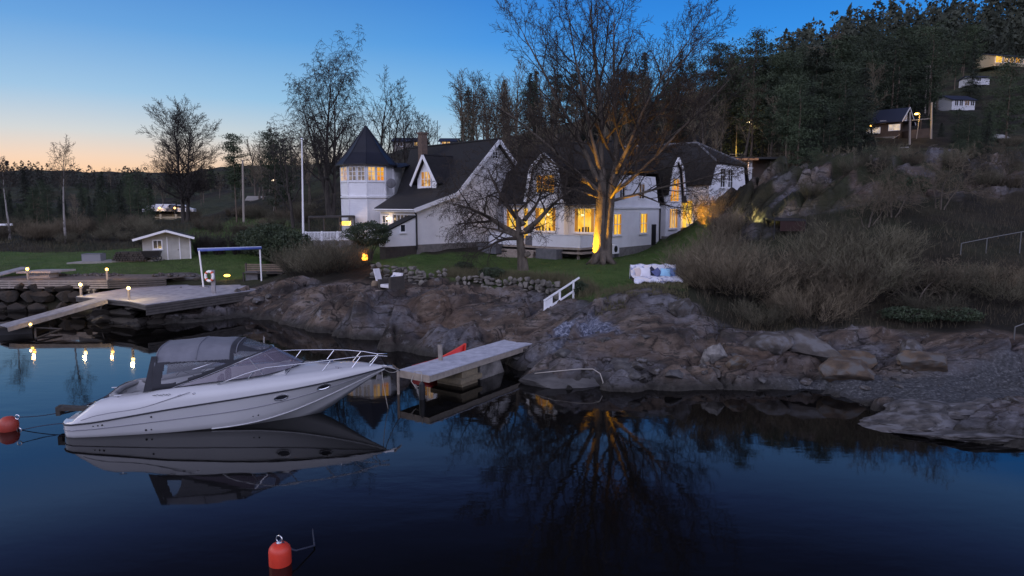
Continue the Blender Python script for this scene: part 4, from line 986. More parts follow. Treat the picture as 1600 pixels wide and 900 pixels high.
# bow roller with anchor, stern bracket, boarding ladder
b = MB(); b.beam((9.1,0,1.52),(9.6,0,1.5),.12,.05); ao = obj('bow_roller', b, STEEL, BT); b = MB(); b.beam((9.3,0,1.55),(9.75,0,1.4),.05,.05); b.extr([(9.6,-.14,1.5),(9.85,0,1.3),(9.6,.14,1.5)], (.02,0,.04)); obj('anchor', b, STEEL, ao)
b = MB(); b.hexa([(-.55,.1,.5),(.7,-.35,.55),(.75,-.1,.55),(-.5,.4,.5),(-.55,.1,.62),(.7,-.35,.62),(.75,-.1,.62),(-.5,.4,.62)]); b.box(-.62,-.5,.1,.42,.34,.62); bo = obj('stern_bracket', b, DARKW, BT); b = MB(); b.tube([(-.52,.25,.36),(-.1,.2,.46)], .03, 5); obj('bracket_brace', b, STEEL, bo)
BM = FR[BT]
# ------------------------------------------------------------------ buoys and mooring lines
RED = mat('orange_red_buoy_plastic', (.62,.045,.02), .45, (.5,.035,.018), 3); REDD = mat('faded_red_buoy_plastic', (.38,.05,.03), .5, (.28,.04,.028), 3)
ROPE = mat('dark_rope', (.03,.035,.06), .9); ROPEL = mat('pale_rope', (.4,.37,.33), .9)
def sag(a, b, s, n=14): a, b = V(a), V(b); return [a+(b-a)*(i/n)-V((0,0,s*4*(i/n)*(1-i/n))) for i in range(n+1)]
def rope(name, label, pts, r=.014, m=None): b = MB(); b.tube(pts, r, 6); return tag(obj(name, b, m or ROPE, smooth=True), label, 'rope')
p = PZ(438,880,0); by = thing('mooring_buoy', 'bright orange barrel buoy floating alone in the front water', 'buoy', p, .3)
b = MB(); b.lathe([(.16,-.12),(.205,-.08),(.215,-.03),(.215,.26),(.2,.33),(.15,.39),(.06,.42)], (0,0,0), 24); bo = obj('float', b, RED, by, smooth=True)
b = MB(); b.torus((0,0,.5), .07, .012, (0.6,.8,0), 16, 6); b.lathe([(.05,.41),(.06,.43),(.03,.46)], (0,0,0), 10); obj('shackle', b, STEEL, by)
e = PZ(487,812,0); rope('mooring_rope', 'dark mooring rope running from the front orange buoy into the water', sag(p+V((.02,0,.5)), p+V((.28,.12,.2)), .05, 6)+[p+V((.5,.6,.05)), V((e.x,e.y,-.05))], .018)
p2 = PZ(14,672,0); by = thing('mooring_buoy', 'faded red round buoy at the left edge behind the boat stern', 'buoy', p2, 0)
b = MB(); b.lathe([(.06,-.2),(.2,-.1),(.27,.04),(.28,.2),(.24,.34),(.14,.42),(.03,.44)], (0,0,0), 20); obj('float', b, REDD, by, smooth=True)
b = MB(); b.torus((.3,0,.42), .07, .014, (0,1,0), 14, 6); obj('eye', b, STEEL, by); b = MB(); b.torus((.32,0,-.0), .07, .014, (0,1,0), 14, 6); obj('eye', b, STEEL, by)
rope('mooring_rope', 'dark mooring line sagging from the far stern cleat to the red left buoy', sag(p2+V((.37,0,.42)), BM@V((1.15,1.28,1.05)), .3), .014)
rope('mooring_rope', 'dark mooring line low over the water from transom to red left buoy', sag(p2+V((.39,0,.0)), BM@V((.05,-.3,.2)), -.05), .014)
# ------------------------------------------------------------------ jetty
Jz = .92
JL, JF, JR, JB = PZ(631,576,Jz), PZ(671,586,Jz), PZ(831,536.5,Jz), PZ(794,531,Jz)
ax_ = (JR-JF); ang = atan2(ax_.y, ax_.x); JLn = ax_.length; JW = (JL-JF).length
JT = thing('wooden_jetty', 'pale grey plank jetty reaching from the rocks towards the boat bow', 'jetty', (JF.x,JF.y,0), ang)
b = MB(); nb = 48
for i in range(nb): b.box(JLn*i/nb+.008, JLn*(i+1)/nb-.008, -.03, JW+.03, Jz-.035+.006*random.random(), Jz+.006*random.random())
obj('planks', b, mat('frosted_planks', (.3,.31,.37), .75, (.46,.47,.54), 3, bump=.2, bs=12), JT)
for nm, y0, y1 in (('beam',0,.1),('beam',JW-.1,JW)): b = MB(); b.box(.0,JLn,y0,y1,Jz-.27,Jz-.04); obj(nm, b, WOOD, JT)
b = MB(); b.box(-.06,-.005,-.02,JW+.02,Jz-.27,Jz-.02); obj('end_board', b, WOODL, JT)
b = MB(); b.box(2.0,3.0,.1,JW-.1,-.3,Jz-.28); b.box(1.75,3.1,-.05,JW+.05,.18,.36); obj('timber_crib', b, mat('crib_timber', (.2,.16,.1), .9, (.12,.1,.07), 5, bump=.4), JT)
b = MB(); b.hexa([(3.3,.2,-.4),(5.2,.2,-.4),(5.2,JW-.1,-.4),(3.3,JW-.1,-.4),(3.25,.15,Jz-.3),(4.6,.15,Jz-.3),(4.6,JW-.1,Jz-.3),(3.25,JW-.1,Jz-.3)]); obj('concrete_foot', b, ROCKP, JT)
b = MB(); b.tube([(2.05,JW-.25,Jz-.3),(2.0,JW-.25,Jz+.62)], .09, 10); obj('mooring_post', b, WOOD, JT)
for y_ in (JW+.02,): b = MB(); b.tube([(-.08,y_,-.4),(-.08,y_,Jz+.02)], .05, 8); obj('pile', b, WOODL, JT)
b = MB(); b.lathe([(.03,-.42),(.1,-.36),(.12,0),(.1,.3),(.04,.38)], (-.1,.28,.28), 14); tag(obj('fender', b, BLACK, None), 'long black fender hanging from the end of the plank jetty', 'fender'); f_ = bpy.data.objects['fender']; f_.location = FR[JT]@V((0,0,0)); f_.rotation_euler.z = ang
rope('fender_rope', 'bundle of pale rope tied round the jetty end above the fender', [FR[JT]@V(q) for q in ((-.1,.28,.6),(-.08,.3,.85),(-.02,.35,.95),(.1,.5,.95),(-.02,.7,.95),(-.1,.8,.6),(-.09,.6,.4),(-.1,.3,.5),(-.09,.28,.1),(-.1,.27,-.05))], .016, ROPEL)
rope('bow_rope', 'pale mooring rope from the boat bow to the jetty corner', sag(BM@V((9.3,-.05,1.45)), FR[JT]@V((-.05,JW,Jz)), .12), .014, ROPEL)
rope('hanging_rope', 'thin pale rope hanging from the boat bow into the water', [BM@V((9.25,.1,1.4)), BM@V((9.3,.1,.8)), BM@V((9.45,.05,-.1))], .012, ROPEL)
b = MB(); b.lathe([(.12,0),(.15,.05),(.15,.36),(.1,.42)], (0,0,0), 12); q = PZ(838,552,.62); o_ = tag(obj('plastic_can', b, mat('clear_plastic_can', (.5,.52,.55), .35), None), 'small pale plastic can tilted against stones beside the jetty', 'can'); o_.location = q; o_.rotation_euler = (0,.6,.5)
# red dinghy behind the jetty
q = FR[JT]@V((3.55,JW+.95,0)); DG = thing('red_dinghy', 'small red dinghy tied behind the plank jetty', 'dinghy', q, ang-.05)
b = MB(); rows = []
for i in range(13):
    x = -1.2+2.7*i/12; f_ = (1-max(0,x/1.5)**2.2) if x > 0 else 1-.12*(-x/1.5)**2; y_ = .62*max(.02,f_); sh = .36+.58*max(0,x/1.5)**2
    rows.append([(x,-y_,sh),(x,-y_*.93,.25),(x,-y_*.55,-.1+.2*max(0,x/1.5)**2),(x,0,-.14+.4*max(0,x/1.5)**3),(x,y_*.55,-.1+.2*max(0,x/1.5)**2),(x,y_*.93,.25),(x,y_,sh)])
b.loft(rows); b.face(rows[0]); ho = obj('hull', b, mat('red_hull_paint', (.5,.02,.02), .35), DG, smooth=True); m_ = ho.modifiers.new('thick','SOLIDIFY'); m_.thickness = .04
b = MB()
for s in (0,6): b.tube([r_[s] for r_ in rows], .035, 6)
obj('gunwale', b, RED, DG)
for x in (-.8,.3): b = MB(); b.box(x-.13,x+.13,-.57,.57,.33,.37); obj('thwart', b, WOOD, DG)
# ------------------------------------------------------------------ rocks
def rock_mesh(seed, sub=3, flat=.7, facets=7, rough=.16, boxy=False):
    facets += 5
    rg = random.Random(seed); bm = bmesh.new()
    bmesh.ops.create_icosphere(bm, subdivisions=sub, radius=1)
    cuts = [(V((rg.uniform(-1,1),rg.uniform(-1,1),rg.uniform(-.6,1))).normalized(), rg.uniform(.42,.82)) for _ in range(facets)]
    off = V((rg.uniform(0,50),rg.uniform(0,50),rg.uniform(0,50)))
    for v in bm.verts:
        p = v.co.copy()
        if boxy:
            mx = max(abs(p.x),abs(p.y),abs(p.z)); p = p.lerp(p/mx*.85, .7)
        for n, dd in cuts:
            k = p.dot(n)-dd
            if k > 0: p -= n*k*.97
        p *= 1+rough*.55*mnoise.fractal(p*1.3+off, 1, 2, 3)+(.05 if sub < 5 else .085)*mnoise.fractal(V((p.x*5,p.y*6,p.z*9))+off, .8, 2.1, 5)
        p.z *= flat; v.co = p
    b = MB(); b.v = [tuple(v.co) for v in bm.verts]; bm.verts.index_update(); b.f = [tuple(v.index for v in f.verts) for f in bm.faces]
    bm.free(); return b
def put_rock(seed, c, s, rz=0, mt=ROCKS, label=None, cat='boulder', name='boulder', group=None, flat=.7, sub=3, **k):
    b = rock_mesh(seed, sub, flat, **k); o = obj(name, b, mt, smooth=False)
    for pl in o.data.polygons: pl.use_smooth = True
    o.data.set_sharp_from_angle(angle=R(32))
    o.location = c; o.scale = s if isinstance(s, tuple) else (s,s,s); o.rotation_euler = (0,0,rz)
    return tag(o, label, cat, group)
def merge(mb, other, c, s, rz=0):
    b = len(mb.v); m = Matrix.Rotation(rz,3,'Z'); c = V(c)
    mb.v += [tuple(c+m@V((p[0]*s[0],p[1]*s[1],p[2]*s[2]))) for p in other.v]; mb.f += [tuple(b+i for i in f) for f in other.f]
rp = [rock_mesh(100+i, 2, 1, 6, .14, boxy=True) for i in range(8)]
rpf = [rock_mesh(140+i, 3, 1, 6, .14, boxy=True) for i in range(6)]
# shore line boulders with looks of their own
q = PZ(893,606,0); put_rock(5, q+V((0,.75,.1)), (2.05,1.0,.78), .12, ROCKG, 'big flat dark boulder at the waterline with a rope loop round it', flat=.62, sub=4, facets=5, rough=.1)
rope('boulder_rope', 'pale rope looped over the flat dark boulder at the waterline', [q+V(p) for p in ((-1.4,.6,.42),(-.6,.3,.58),(.3,.25,.68),(.85,.25,.68),(1.1,.05,.55),(1.2,-.1,.25),(1.15,-.2,-.05))], .018, ROPEL)
for sd_, px, py, s, mt, lb in ((11,1332,586,(1.25,.9,.75),ROCKB,'rusty brown rounded boulder left of the other brown one on the right beach'),
    (12,1452,578,(1.6,.9,.72),ROCKB,'long rusty brown boulder right of the rounder one on the beach'),
    (13,1422,548,(.75,.6,.6),ROCKS,'round grey boulder below the thicket above the right beach'),
    (14,1123,568,(.62,.5,.62),ROCKP,'pale angular boulder standing on the shore below the thicket'),
    (15,1103,566,(.35,.3,.4),ROCKP,'small pale stone leaning left of the pale angular boulder'),
    (16,1150,578,(.5,.45,.42),ROCKB,'smooth brownish boulder right of the pale angular boulder'),
    (17,1255,548,(2.2,1.0,.9),ROCKS,'long ridged grey boulder in front of the thicket'),
    (18,1195,545,(1.3,.8,.8),ROCKS,'broad grey brown boulder left of the long ridged one'),
    (19,1330,556,(1.0,.7,.6),ROCKB,'brownish block between the long ridged boulder and rounded brown boulder'),
    (20,1062,500,(.75,.6,.75),ROCKS,'upright rounded grey rock bedded in the shore below the sofa')):
    g_ = G(px, py); put_rock(sd_, g_+V((0,0,s[2]*.25)), s, sd_*.3, mt, lb, flat=.85, sub=4, facets=6, rough=.14)
# rock slab running into the water on the right
for k, (px, py, s, rz) in enumerate(((1452,664,(2.5,1.4,.8),-.12),(1570,655,(2.7,1.4,.95),.05),(1530,690,(2.6,.8,.4),-.1))):
    q = PZ(px,py,.0); put_rock(40+k, q+V((0,.3,.08)), s, rz, ROCKSL, ['low grey rock slab with a pale pointed tip reaching into the water','low grey rock slab at the right edge behind the pointed one','thin dark wet slab awash in front of the grey slabs'][k], 'rock slab', 'rock_slab', flat=.6, sub=5, facets=7, rough=.42)
# scattered shore stones
rg = random.Random(3); protos = []
for i in range(8):
    me_ = obj('shore_stone', rock_mesh(60+i, 3, .75, 6, .15), [ROCKS,ROCKG,ROCKS,ROCKG][i%4]); protos.append(me_)
    for pl in me_.data.polygons: pl.use_smooth = True
    me_.data.set_sharp_from_angle(angle=R(32))
    tag(me_, 'grey stone lying along the rocky shore', 'stone', 'loose stones along the shore')
spots = []
for _ in range(85):
    t = rg.random()
    if t < .5: px, py = rg.uniform(770,1180), rg.uniform(560,606)
    elif t < .8: px, py = rg.uniform(1180,1420), rg.uniform(575,616)
    elif t < .92: px, py = rg.uniform(820,1150), rg.uniform(520,565)
    else: px, py = rg.uniform(1400,1600), rg.uniform(590,640)
    if 795 < px < 975 and py > 580: continue
    spots.append((px,py,rg.choice([.12,.16,.22,.3,.4,.5]) if t < .5 else rg.choice([.07,.1,.14,.2,.28])))
for px, py in ((372,470),(390,462),(408,470),(420,462),(398,478)): spots.append((px,py,rg.uniform(.3,.6)))
for i, (px, py, s) in enumerate(spots):
    g_ = G(px, py); loc = g_+V((0,0,s*.12)); rz = rg.uniform(0,6); scl = (s*rg.uniform(.9,1.5), s*rg.uniform(.8,1.1), s*rg.uniform(.6,1))
    pr_ = protos[i%8]
    if i < 8: pr_.location = loc; pr_.scale = scl; pr_.rotation_euler.z = rz
    else: copy_tree(pr_, loc, rz, scl)
# ------------------------------------------------------------------ dry stone wall below the lawn
def stone_wall(name, label, line, h, rg):
    b = MB()
    for (a, c) in zip(line[:-1], line[1:]):
        a, c = V(a), V(c); Ln = (c-a).length; x = 0
        while x < Ln:
            wd = rg.uniform(.3,.65); p = a+(c-a)*min(1,(x+wd/2)/Ln); z = 0
            while z < h:
                hh = rg.choice([.14,.2,.3,.42])
                merge(b, rg.choice(rp), p+V((rg.uniform(-.06,.06),rg.uniform(-.15,.12)+z*.25-.1,z+hh*.45+.05)), (wd*.56*rg.uniform(.7,1.05),.32,hh*rg.uniform(.5,.62)), rg.uniform(-.5,.5)); z += hh*.92
            x += wd*.95
    o = obj(name, b, mat('wall_stones', (.055,.05,.044), .9, (.22,.2,.172), 1.1, nd=4, bump=.5, bs=7, lo=.3, hi=.7)); return tag(o, label, 'stone wall')
rg = random.Random(8)
stone_wall('dry_stone_wall', 'dry stone wall below the fruit tree along the lawn edge', [PZ(712,451,2.0),PZ(760,454,1.95),PZ(800,458,1.9),PZ(845,463,1.85),PZ(872,468,1.85)], .72, rg)
stone_wall('dry_stone_wall', 'tumbled dry stone wall behind the white lounge chairs', [PZ(578,436,2.35),PZ(620,437,2.3),PZ(660,447,2.1),PZ(695,445,2.15)], .75, rg)
# ------------------------------------------------------------------ left: sea wall, upper deck, lower dock
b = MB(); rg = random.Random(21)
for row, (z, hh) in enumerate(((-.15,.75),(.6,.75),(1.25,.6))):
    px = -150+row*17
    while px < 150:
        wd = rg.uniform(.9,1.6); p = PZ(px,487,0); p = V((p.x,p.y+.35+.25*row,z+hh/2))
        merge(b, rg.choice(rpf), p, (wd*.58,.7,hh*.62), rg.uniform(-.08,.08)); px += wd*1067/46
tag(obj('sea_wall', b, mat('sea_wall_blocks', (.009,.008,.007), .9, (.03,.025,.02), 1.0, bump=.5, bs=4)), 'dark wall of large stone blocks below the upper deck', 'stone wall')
D1z = 2.06
c0, c1 = PZ(-110,437,D1z), PZ(168,437,D1z); c2 = PZ(258,434.5,D1z-.1)
UD = thing('upper_deck', 'upper boarded deck with slatted fascia above the stone sea wall', 'deck', (c1.x,c1.y,D1z))
b = MB(); bk0, bk1, bk2 = c0+V((0,3.2,.02)), c1+V((1,3.4,.02)), c2+V((1.2,1.5,.02)); b.slab([c0,c1,bk1,bk0], .06); b.slab([c1,c2,bk2,bk1], .06); obj('deck_boards', b, mat('brown_deck_boards', (.07,.06,.055), .8, (.13,.11,.1), 3, wave=[(1,.14,.5)]), UD, w=True)
SLAT = mat('weathered_slats', (.3,.265,.24), .8, (.22,.195,.17), 3, bump=.2); SLATD = mat('shade_tinted_slats', (.085,.076,.07), .8, (.055,.05,.046), 3, bump=.2)  # second set is a darker copy, shade put into the slat colour
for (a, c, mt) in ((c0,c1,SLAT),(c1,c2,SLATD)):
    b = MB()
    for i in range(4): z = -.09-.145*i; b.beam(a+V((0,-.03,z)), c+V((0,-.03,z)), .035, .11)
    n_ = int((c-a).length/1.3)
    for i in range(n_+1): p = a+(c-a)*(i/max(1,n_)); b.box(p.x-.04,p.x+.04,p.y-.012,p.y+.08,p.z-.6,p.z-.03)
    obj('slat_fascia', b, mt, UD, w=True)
q = PZ(45,424,2.5); b = MB(); a, c = PZ(25,424.5,2.55), PZ(78,424,2.55); bk = V((.6,1.8,0)); b.slab([a,c,c+bk,a+bk], .12); b.box(a.x+.5,c.x-.2,a.y+.4,a.y+1.4,2.0,2.44); t = thing('raised_platform', 'small pale raised platform at the back of the upper deck', 'platform', a); obj('boards', b, DECKW, t, w=True)
b = MB(); b.beam(PZ(-30,436,2.1), PZ(40,418,2.6), .9, .08); t = thing('wooden_ramp', 'narrow pale ramp rising to the raised platform', 'ramp', PZ(0,432,2.2)); obj('boards', b, DECKW, t, w=True)
# lower dock
Dz = 1.42
P0, P1, P2, P3, P4 = PZ(119,463,Dz), PZ(203,470.5,Dz), PZ(228,476,Dz), PZ(405,452,Dz), PZ(436,444.5,Dz)
B0, B1, B2 = PZ(300,439,Dz), PZ(225,446,Dz), PZ(160,456,Dz)
LD = thing('lower_dock', 'wide grey plank dock on a stone crib with lamps along its edge', 'dock', (P2.x,P2.y,0))
b = MB(); b.slab([P0,P1,P2,P3,P4,B0,B1,B2], .05); obj('deck_boards', b, mat('grey_dock_boards', (.2,.2,.235), .75, (.34,.34,.385), 2, bump=.2, bs=9, wave=[(0,.15,.5)]), LD, w=True)
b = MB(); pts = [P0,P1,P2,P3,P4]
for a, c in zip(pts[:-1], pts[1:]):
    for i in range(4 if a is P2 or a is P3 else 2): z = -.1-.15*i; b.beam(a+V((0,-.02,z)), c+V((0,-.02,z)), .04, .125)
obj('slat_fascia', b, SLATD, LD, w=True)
b = MB(); rg = random.Random(30)
for row, (z, hh) in enumerate(((-.25,.62),(.35,.5),(.78,.36))):
    for a, c in ((PZ(140,500,0),PZ(218,507,0)),(PZ(224,508,0),PZ(350,489,0))):
        a = V((a.x,a.y,0)); c = V((c.x,c.y,0)); Ln = (c-a).length; x = 0
        while x < Ln:
            wd = rg.uniform(1.4,2.6); p = a+(c-a)*min(1,(x+wd/2)/Ln)
            merge(b, rg.choice(rpf), V((p.x,p.y+.25+.12*row,z+hh/2)), (wd*.58,.9,hh*.66), atan2(c.y-a.y,c.x-a.x)+rg.uniform(-.06,.06)); x += wd
obj('stone_crib', b, mat('crib_stone', (.018,.015,.012), .85, (.055,.046,.036), 1.0, bump=.5, bs=4), LD, w=True)
for px, py in ((745/5.9+230-20,455),): pass
for k, (px, py, s) in enumerate(((370,462,(1.1,.7,.62)),(396,459,(.45,.5,.6)),(412,456,(.6,.5,.6)))):
    put_rock(70+k, PZ(px,py+4,.75)+V((0,.5,.1)), s, -.3+.5*k, ROCKP if k != 1 else ROCKS, ['large pale block under the right end of the plank dock','thin upright grey stone wedged between two dock blocks','pale square block at the rock end of the plank dock'][k], flat=.9, sub=3, facets=5, boxy=True)
# gangway, floating pontoon, boat lift frame
ga, gb = PZ(5,510,.55), PZ(160,467,1.45)
GW = thing('gangway', 'sloping plank gangway from the dock down to the floating pontoon', 'gangway', gb)
GWW = 1.15; n_ = (gb-ga); side = V((n_.y,-n_.x,0)).normalized()
for nm, o0, w_, hgt, dz, mt in (('planks',.5,GWW,.05,0,DECKW),('side_beam',.0,.08,.22,-.12,WOODL),('side_beam',1.0,.08,.22,-.12,WOOD)):
    b = MB(); s_ = side*(GWW*(o0-.5) if nm != 'planks' else 0); b.beam(ga+s_+V((0,0,dz)), gb+s_+V((0,0,dz)), w_, hgt); obj(nm, b, mt, GW, w=True)
PN = thing('floating_pontoon', 'dark floating pontoon at the left edge below the gangway foot', 'pontoon', PZ(0,515,.4))
a, c = PZ(-70,516,.42), PZ(50,509.5,.42); b = MB(); bk = V((-.5,2.2,0)); b.slab([a,c,c+bk,a+bk], .08); obj('deck_boards', b, DARKW, PN, w=True)
b = MB(); b.extr([a+V((0,.05,-.09)),c+V((-.05,.05,-.09)),c+bk+V((-.05,-.05,-.09)),a+bk+V((0,-.05,-.09))], (0,0,-.6)); obj('float', b, BLACK, PN, w=True)
FM = thing('mooring_outrigger', 'thin triangular mooring outrigger bars beside the floating pontoon', 'outrigger', PZ(60,518,.2))
m0, m1, m2 = PZ(55,512,.3), PZ(96,514,.2), PZ(56,529,.1)
for a_, b_ in ((m0,m1),(m2,m1),(m0,m2)): b = MB(); b.tube([a_,b_], .05, 6); obj('bar', b, DARKW, FM, w=True)
for px in (153,160): 
    b = MB(); b.tube([PZ(px+8,470,1.3), PZ(px,503,-.2)], .05, 6); tag(obj('dock_strut', b, WOOD), 'slanting wooden strut under the dock corner, %s' % ('outer one' if px == 153 else 'inner one'), 'strut')
# bollard lamps
BULB = emit('bollard_bulb', (1,.66,.2), 14); BULBO = emit('bollard_bulb_orange', (1,.5,.08), 12)
for lab, p, orange in (('glowing bollard lamp on the raised corner of the upper deck', PZ(44,437,2.08), True),
    ('glowing bollard lamp at the dock corner beside the gangway head', PZ(127,462.5,Dz), False),
    ('glowing bollard lamp at the right corner of the upper slatted deck', PZ(168,437.5,2.06), True),
    ('glowing bollard lamp on the front edge of the plank dock', PZ(202,469,Dz), False)):
    t = thing('bollard_lamp', lab, 'lamp', p, 0, 'bollard lamps on the docks')
    b = MB(); b.box(-.05,.05,-.05,.05,0,.62); obj('post', b, WOODL, t)
    b = MB(); b.lathe([(.04,.625),(.075,.65),(.09,.7),(.08,.76),(.045,.79)], (0,0,0), 12); obj('lamp_glass', b, BULBO if orange else BULB, t)
    b = MB(); b.lathe([(.06,.795),(.05,.82),(.01,.83)], (0,0,0), 12); obj('lamp_cap', b, BLACK, t)
    lamp('bollard_light', p+V((0,-.12,1.02)), 120 if not orange else 60, (1,.7,.3) if not orange else (1,.5,.12), .08)
p = PZ(48,511,.5); t = thing('pontoon_lamp', 'low glowing lamp at the foot of the gangway on the pontoon', 'lamp', p)
b = MB(); b.box(-.05,.05,-.05,.05,0,.1); obj('post', b, WOODL, t); b = MB(); b.ball((0,0,.15), .07); obj('lamp_glass', b, emit('pontoon_bulb', (1,.6,.12), 8), t); lamp('pontoon_light', p+V((0,-.15,.25)), 4, (1,.6,.2), .05)
for px, lb in ((139,'left mushroom bollard on the plank dock corner'),(147,'right mushroom bollard on the plank dock corner')):
    p = PZ(px,457.5,Dz); b = MB(); b.lathe([(.05,0),(.05,.14),(.13,.16),(.13,.22),(.05,.24)], (0,0,0), 12); o_ = tag(obj('mooring_bollard', b, ROCKP), lb, 'bollard'); o_.location = p
# gantry with rolled blue cover, life ring, bench group
GT = thing('awning_gantry', 'white two-post gantry carrying a rolled blue cover over the dock', 'gantry', PZ(316,449,Dz))
pa, pb = PZ(318,449,Dz), PZ(409,443.5,Dz); ta, tb_ = PD(311,391,pa.y), PD(406,387.5,pb.y)
for nm, p, q in (('post',pa,ta),('post',pb,tb_)): b = MB(); b.beam(p, q, .085, .085, up=(0,1,0)); obj(nm, b, WHITE, GT, w=True)
b = MB(); b.tube([ta+V((-.1,0,0)), tb_+V((.12,0,0))], .095, 10); obj('cover_roll', b, mat('blue_tarpaulin', (.06,.1,.35), .5, (.1,.15,.45), 2), GT, w=True, smooth=True)
b = MB(); b.tube([ta+V((-.1,-.02,.11)), tb_+V((.12,-.02,.085))], .035, 8); obj('top_bar', b, mat('pale_blue_bar', (.45,.5,.65), .5), GT, w=True)
b = MB(); b.box(pa.x-.3,pa.x+.35,pa.y-.12,pa.y+.12,Dz,Dz+.06); obj('foot_plate', b, STEEL, GT, w=True)
p = PZ(336,468,1.0); p = V((p.x,p.y-.12,.9)); LP = thing('life_ring_post', 'grey post holding a life ring at the edge of the plank dock', 'post', p)
b = MB(); b.box(-.12,.12,-.06,.06,-.5,2.0); obj('post', b, DECKW, LP, bevel=.01); b = MB(); b.box(-.2,.1,-.09,-.06,1.35,1.4); obj('hook', b, STEEL, LP)
t = thing('life_ring', 'white and orange life ring hanging on the grey dock post', 'life ring', p+V((-.17,-.13,1.62)))
LRo = mat('orange_ring_band', (.6,.1,.05), .6)
b = MB(); b.torus((0,0,0), .3, .085, (-.35,-1,.05), 28, 10); obj('ring', b, WHITE, t, smooth=True)
for k in range(4):
    b = MB(); b.torus((0,0,0), .3, .09, (-.35,-1,.05), 5, 10, pi/4+k*pi/2-.2, pi/4+k*pi/2+.2); obj('band', b, LRo, t, smooth=True)
# bench, crate, barbecue
p = on(PZ(418,432,2).x, PZ(418,432,2).y+1.2); t = thing('slatted_bench', 'dark slatted wooden bench behind the grey box by the gantry', 'bench', (p.x-.6,p.y,1.75), -.1)
b = MB()
for i in range(4): b.box(-1.5,1.5,.0,.05,.5+.14*i,.6+.14*i)
obj('backrest', b, mat('bench_wood', (.12,.09,.07), .8, (.2,.15,.11), 4), t)
b = MB(); b.box(-1.5,1.5,-.5,0,.38,.43); obj('seat', b, DARKW, t)
for x in (-1.4,1.4): 
    for y in (-.45,.02): b = MB(); b.box(x-.04,x+.04,y-.04,y+.04,-.2,.38 if y < 0 else 1.1); obj('leg', b, DARKW, t)
p = PZ(394,442,Dz); t = thing('deck_box', 'grey lidded storage box beside the right gantry post', 'box', p+V((0,.3,0)), -.1)
b = MB(); b.box(-.45,.45,-.3,.3,0,.72); obj('box', b, GREY, t); b = MB(); b.box(-.48,.48,-.33,.33,.725,.8); obj('lid', b, GREY, t)
p = PZ(417,441,Dz); t = thing('kettle_barbecue', 'black lidded barbecue between the grey box and the rocks', 'barbecue', p+V((.3,.3,0)))
b = MB(); b.ball((0,0,.6), .34, 1.3, 1, .75, 14, 8); obj('bowl', b, BLACK, t, smooth=True)
for x in (-.3,.3): b = MB(); b.box(x-.03,x+.03,-.03,.03,0,.5); obj('leg', b, BLACK, t)
b = MB(); b.lathe([(.1,-.03),(.1,.03)], (.38,0,.1), 10); obj('wheel', b, WHITE, t)
p = PZ(355,436.5,1.6); t = thing('garden_light', 'low glowing garden light among stones behind the dock', 'lamp', p)
b = MB(); b.ball((0,0,.28), .2, 1.2, 1, .5, 10, 6); obj('lamp_glass', b, emit('garden_bulb', (1,.6,.1), 4), t); b = MB(); b.tube([(0,0,-.2),(0,0,.25)], .04, 6); obj('stem', b, BLACK, t); lamp('garden_lamp', p+V((0,-.3,.4)), 10, (1,.7,.2), .1)
# stones along the left lawn edge
rg = random.Random(77); i = 0
for k in range(26):
    px = 85+k*4.9 if k < 20 else 236+ (k-20)*12
    g_ = PZ(px+rg.uniform(-2,2), 431.5+rg.uniform(-1,1), 2.1); s = rg.uniform(.13,.26)
    copy_tree(protos[2 if k % 3 else 6], V((g_.x,g_.y+.6,2.12)), rg.uniform(0,6), (s*1.3,s,s), 'small pale stone bedded along the left lawn edge', 'pale stones along the lawn edge')
put_rock(81, PZ(262,440,1.6)+V((0,1.2,.1)), (1.9,1.1,.75), .1, ROCKS, 'long smooth grey boulder between upper deck and plank dock', flat=.7, sub=4, facets=3, rough=.08)
put_rock(82, PZ(82,430,2.1)+V((0,.5,.1)), (.5,.35,.35), .1, ROCKP, 'pale boulder at the left end of the lawn edging', flat=.8)
# ------------------------------------------------------------------ shed, planter, woodpile
p = PD(262,402,55); p.z = gz(p.x,p.y); SH = thing('garden_shed', 'small white boarded shed with dark roof on the left lawn', 'shed', p, R(24))
CREAM = mat('cream_shed_boards', (.45,.44,.4), .7, (.36,.35,.32), 2, wave=[(0,.14,.5)])
b = MB(); b.extr([(-1.75,0,-.3),(1.75,0,-.3),(1.75,0,1.75),(0,0,2.25),(-1.75,0,1.75)], (0,2.2,0)); obj('wall', b, CREAM, SH)
b = MB(); b.slab([(0,-.9,2.42),(2.05,-.9,1.8),(2.05,2.5,1.8),(0,2.5,2.42)], .08); b.slab([(0,-.9,2.42),(-2.35,-.9,1.72),(-2.35,2.5,1.72),(0,2.5,2.42)], .08); obj('roof', b, ROOF2, SH)
b = MB()
for s, e in ((1,(2.05,1.74)),(-1,(-2.35,1.66))): b.beam((0,-.92,2.36), (e[0],-.92,e[1]), .04, .17)
obj('barge_board', b, WHITE, SH)
b = MB(); b.box(.1,.9,-.03,0,-.1,1.65); b.box(.1,.9,-.05,-.03,-.1,-.0); do_ = obj('door', b, CREAM, SH); b = MB(); b.ball((.8,-.06,.8), .04); obj('handle', b, BLACK, do_)
b = MB()
for x in (.02,.92,1.68): b.box(x-.04,x+.04,-.06,0,-.2,1.85)
obj('trim_boards', b, WHITE, SH)
win(SH, (-.95,0,.95), (1,0,0), (0,-1,0), .55, .6, None, 2, 1)
p = PD(147,405.5,54); p.z = gz(p.x,p.y); t = thing('garden_planter', 'grey rectangular planter on a stone slab on the left lawn', 'planter', p, .1)
b = MB(); b.box(-.7,.7,-.45,.45,.05,.62); b.box(-.6,.6,-.35,.35,.6,.623); obj('box', b, mat('grey_planter_paint', (.2,.2,.22), .8), t); b = MB(); b.box(-.72,.72,-.47,.47,.625,.66); obj('rim', b, GREY, t)
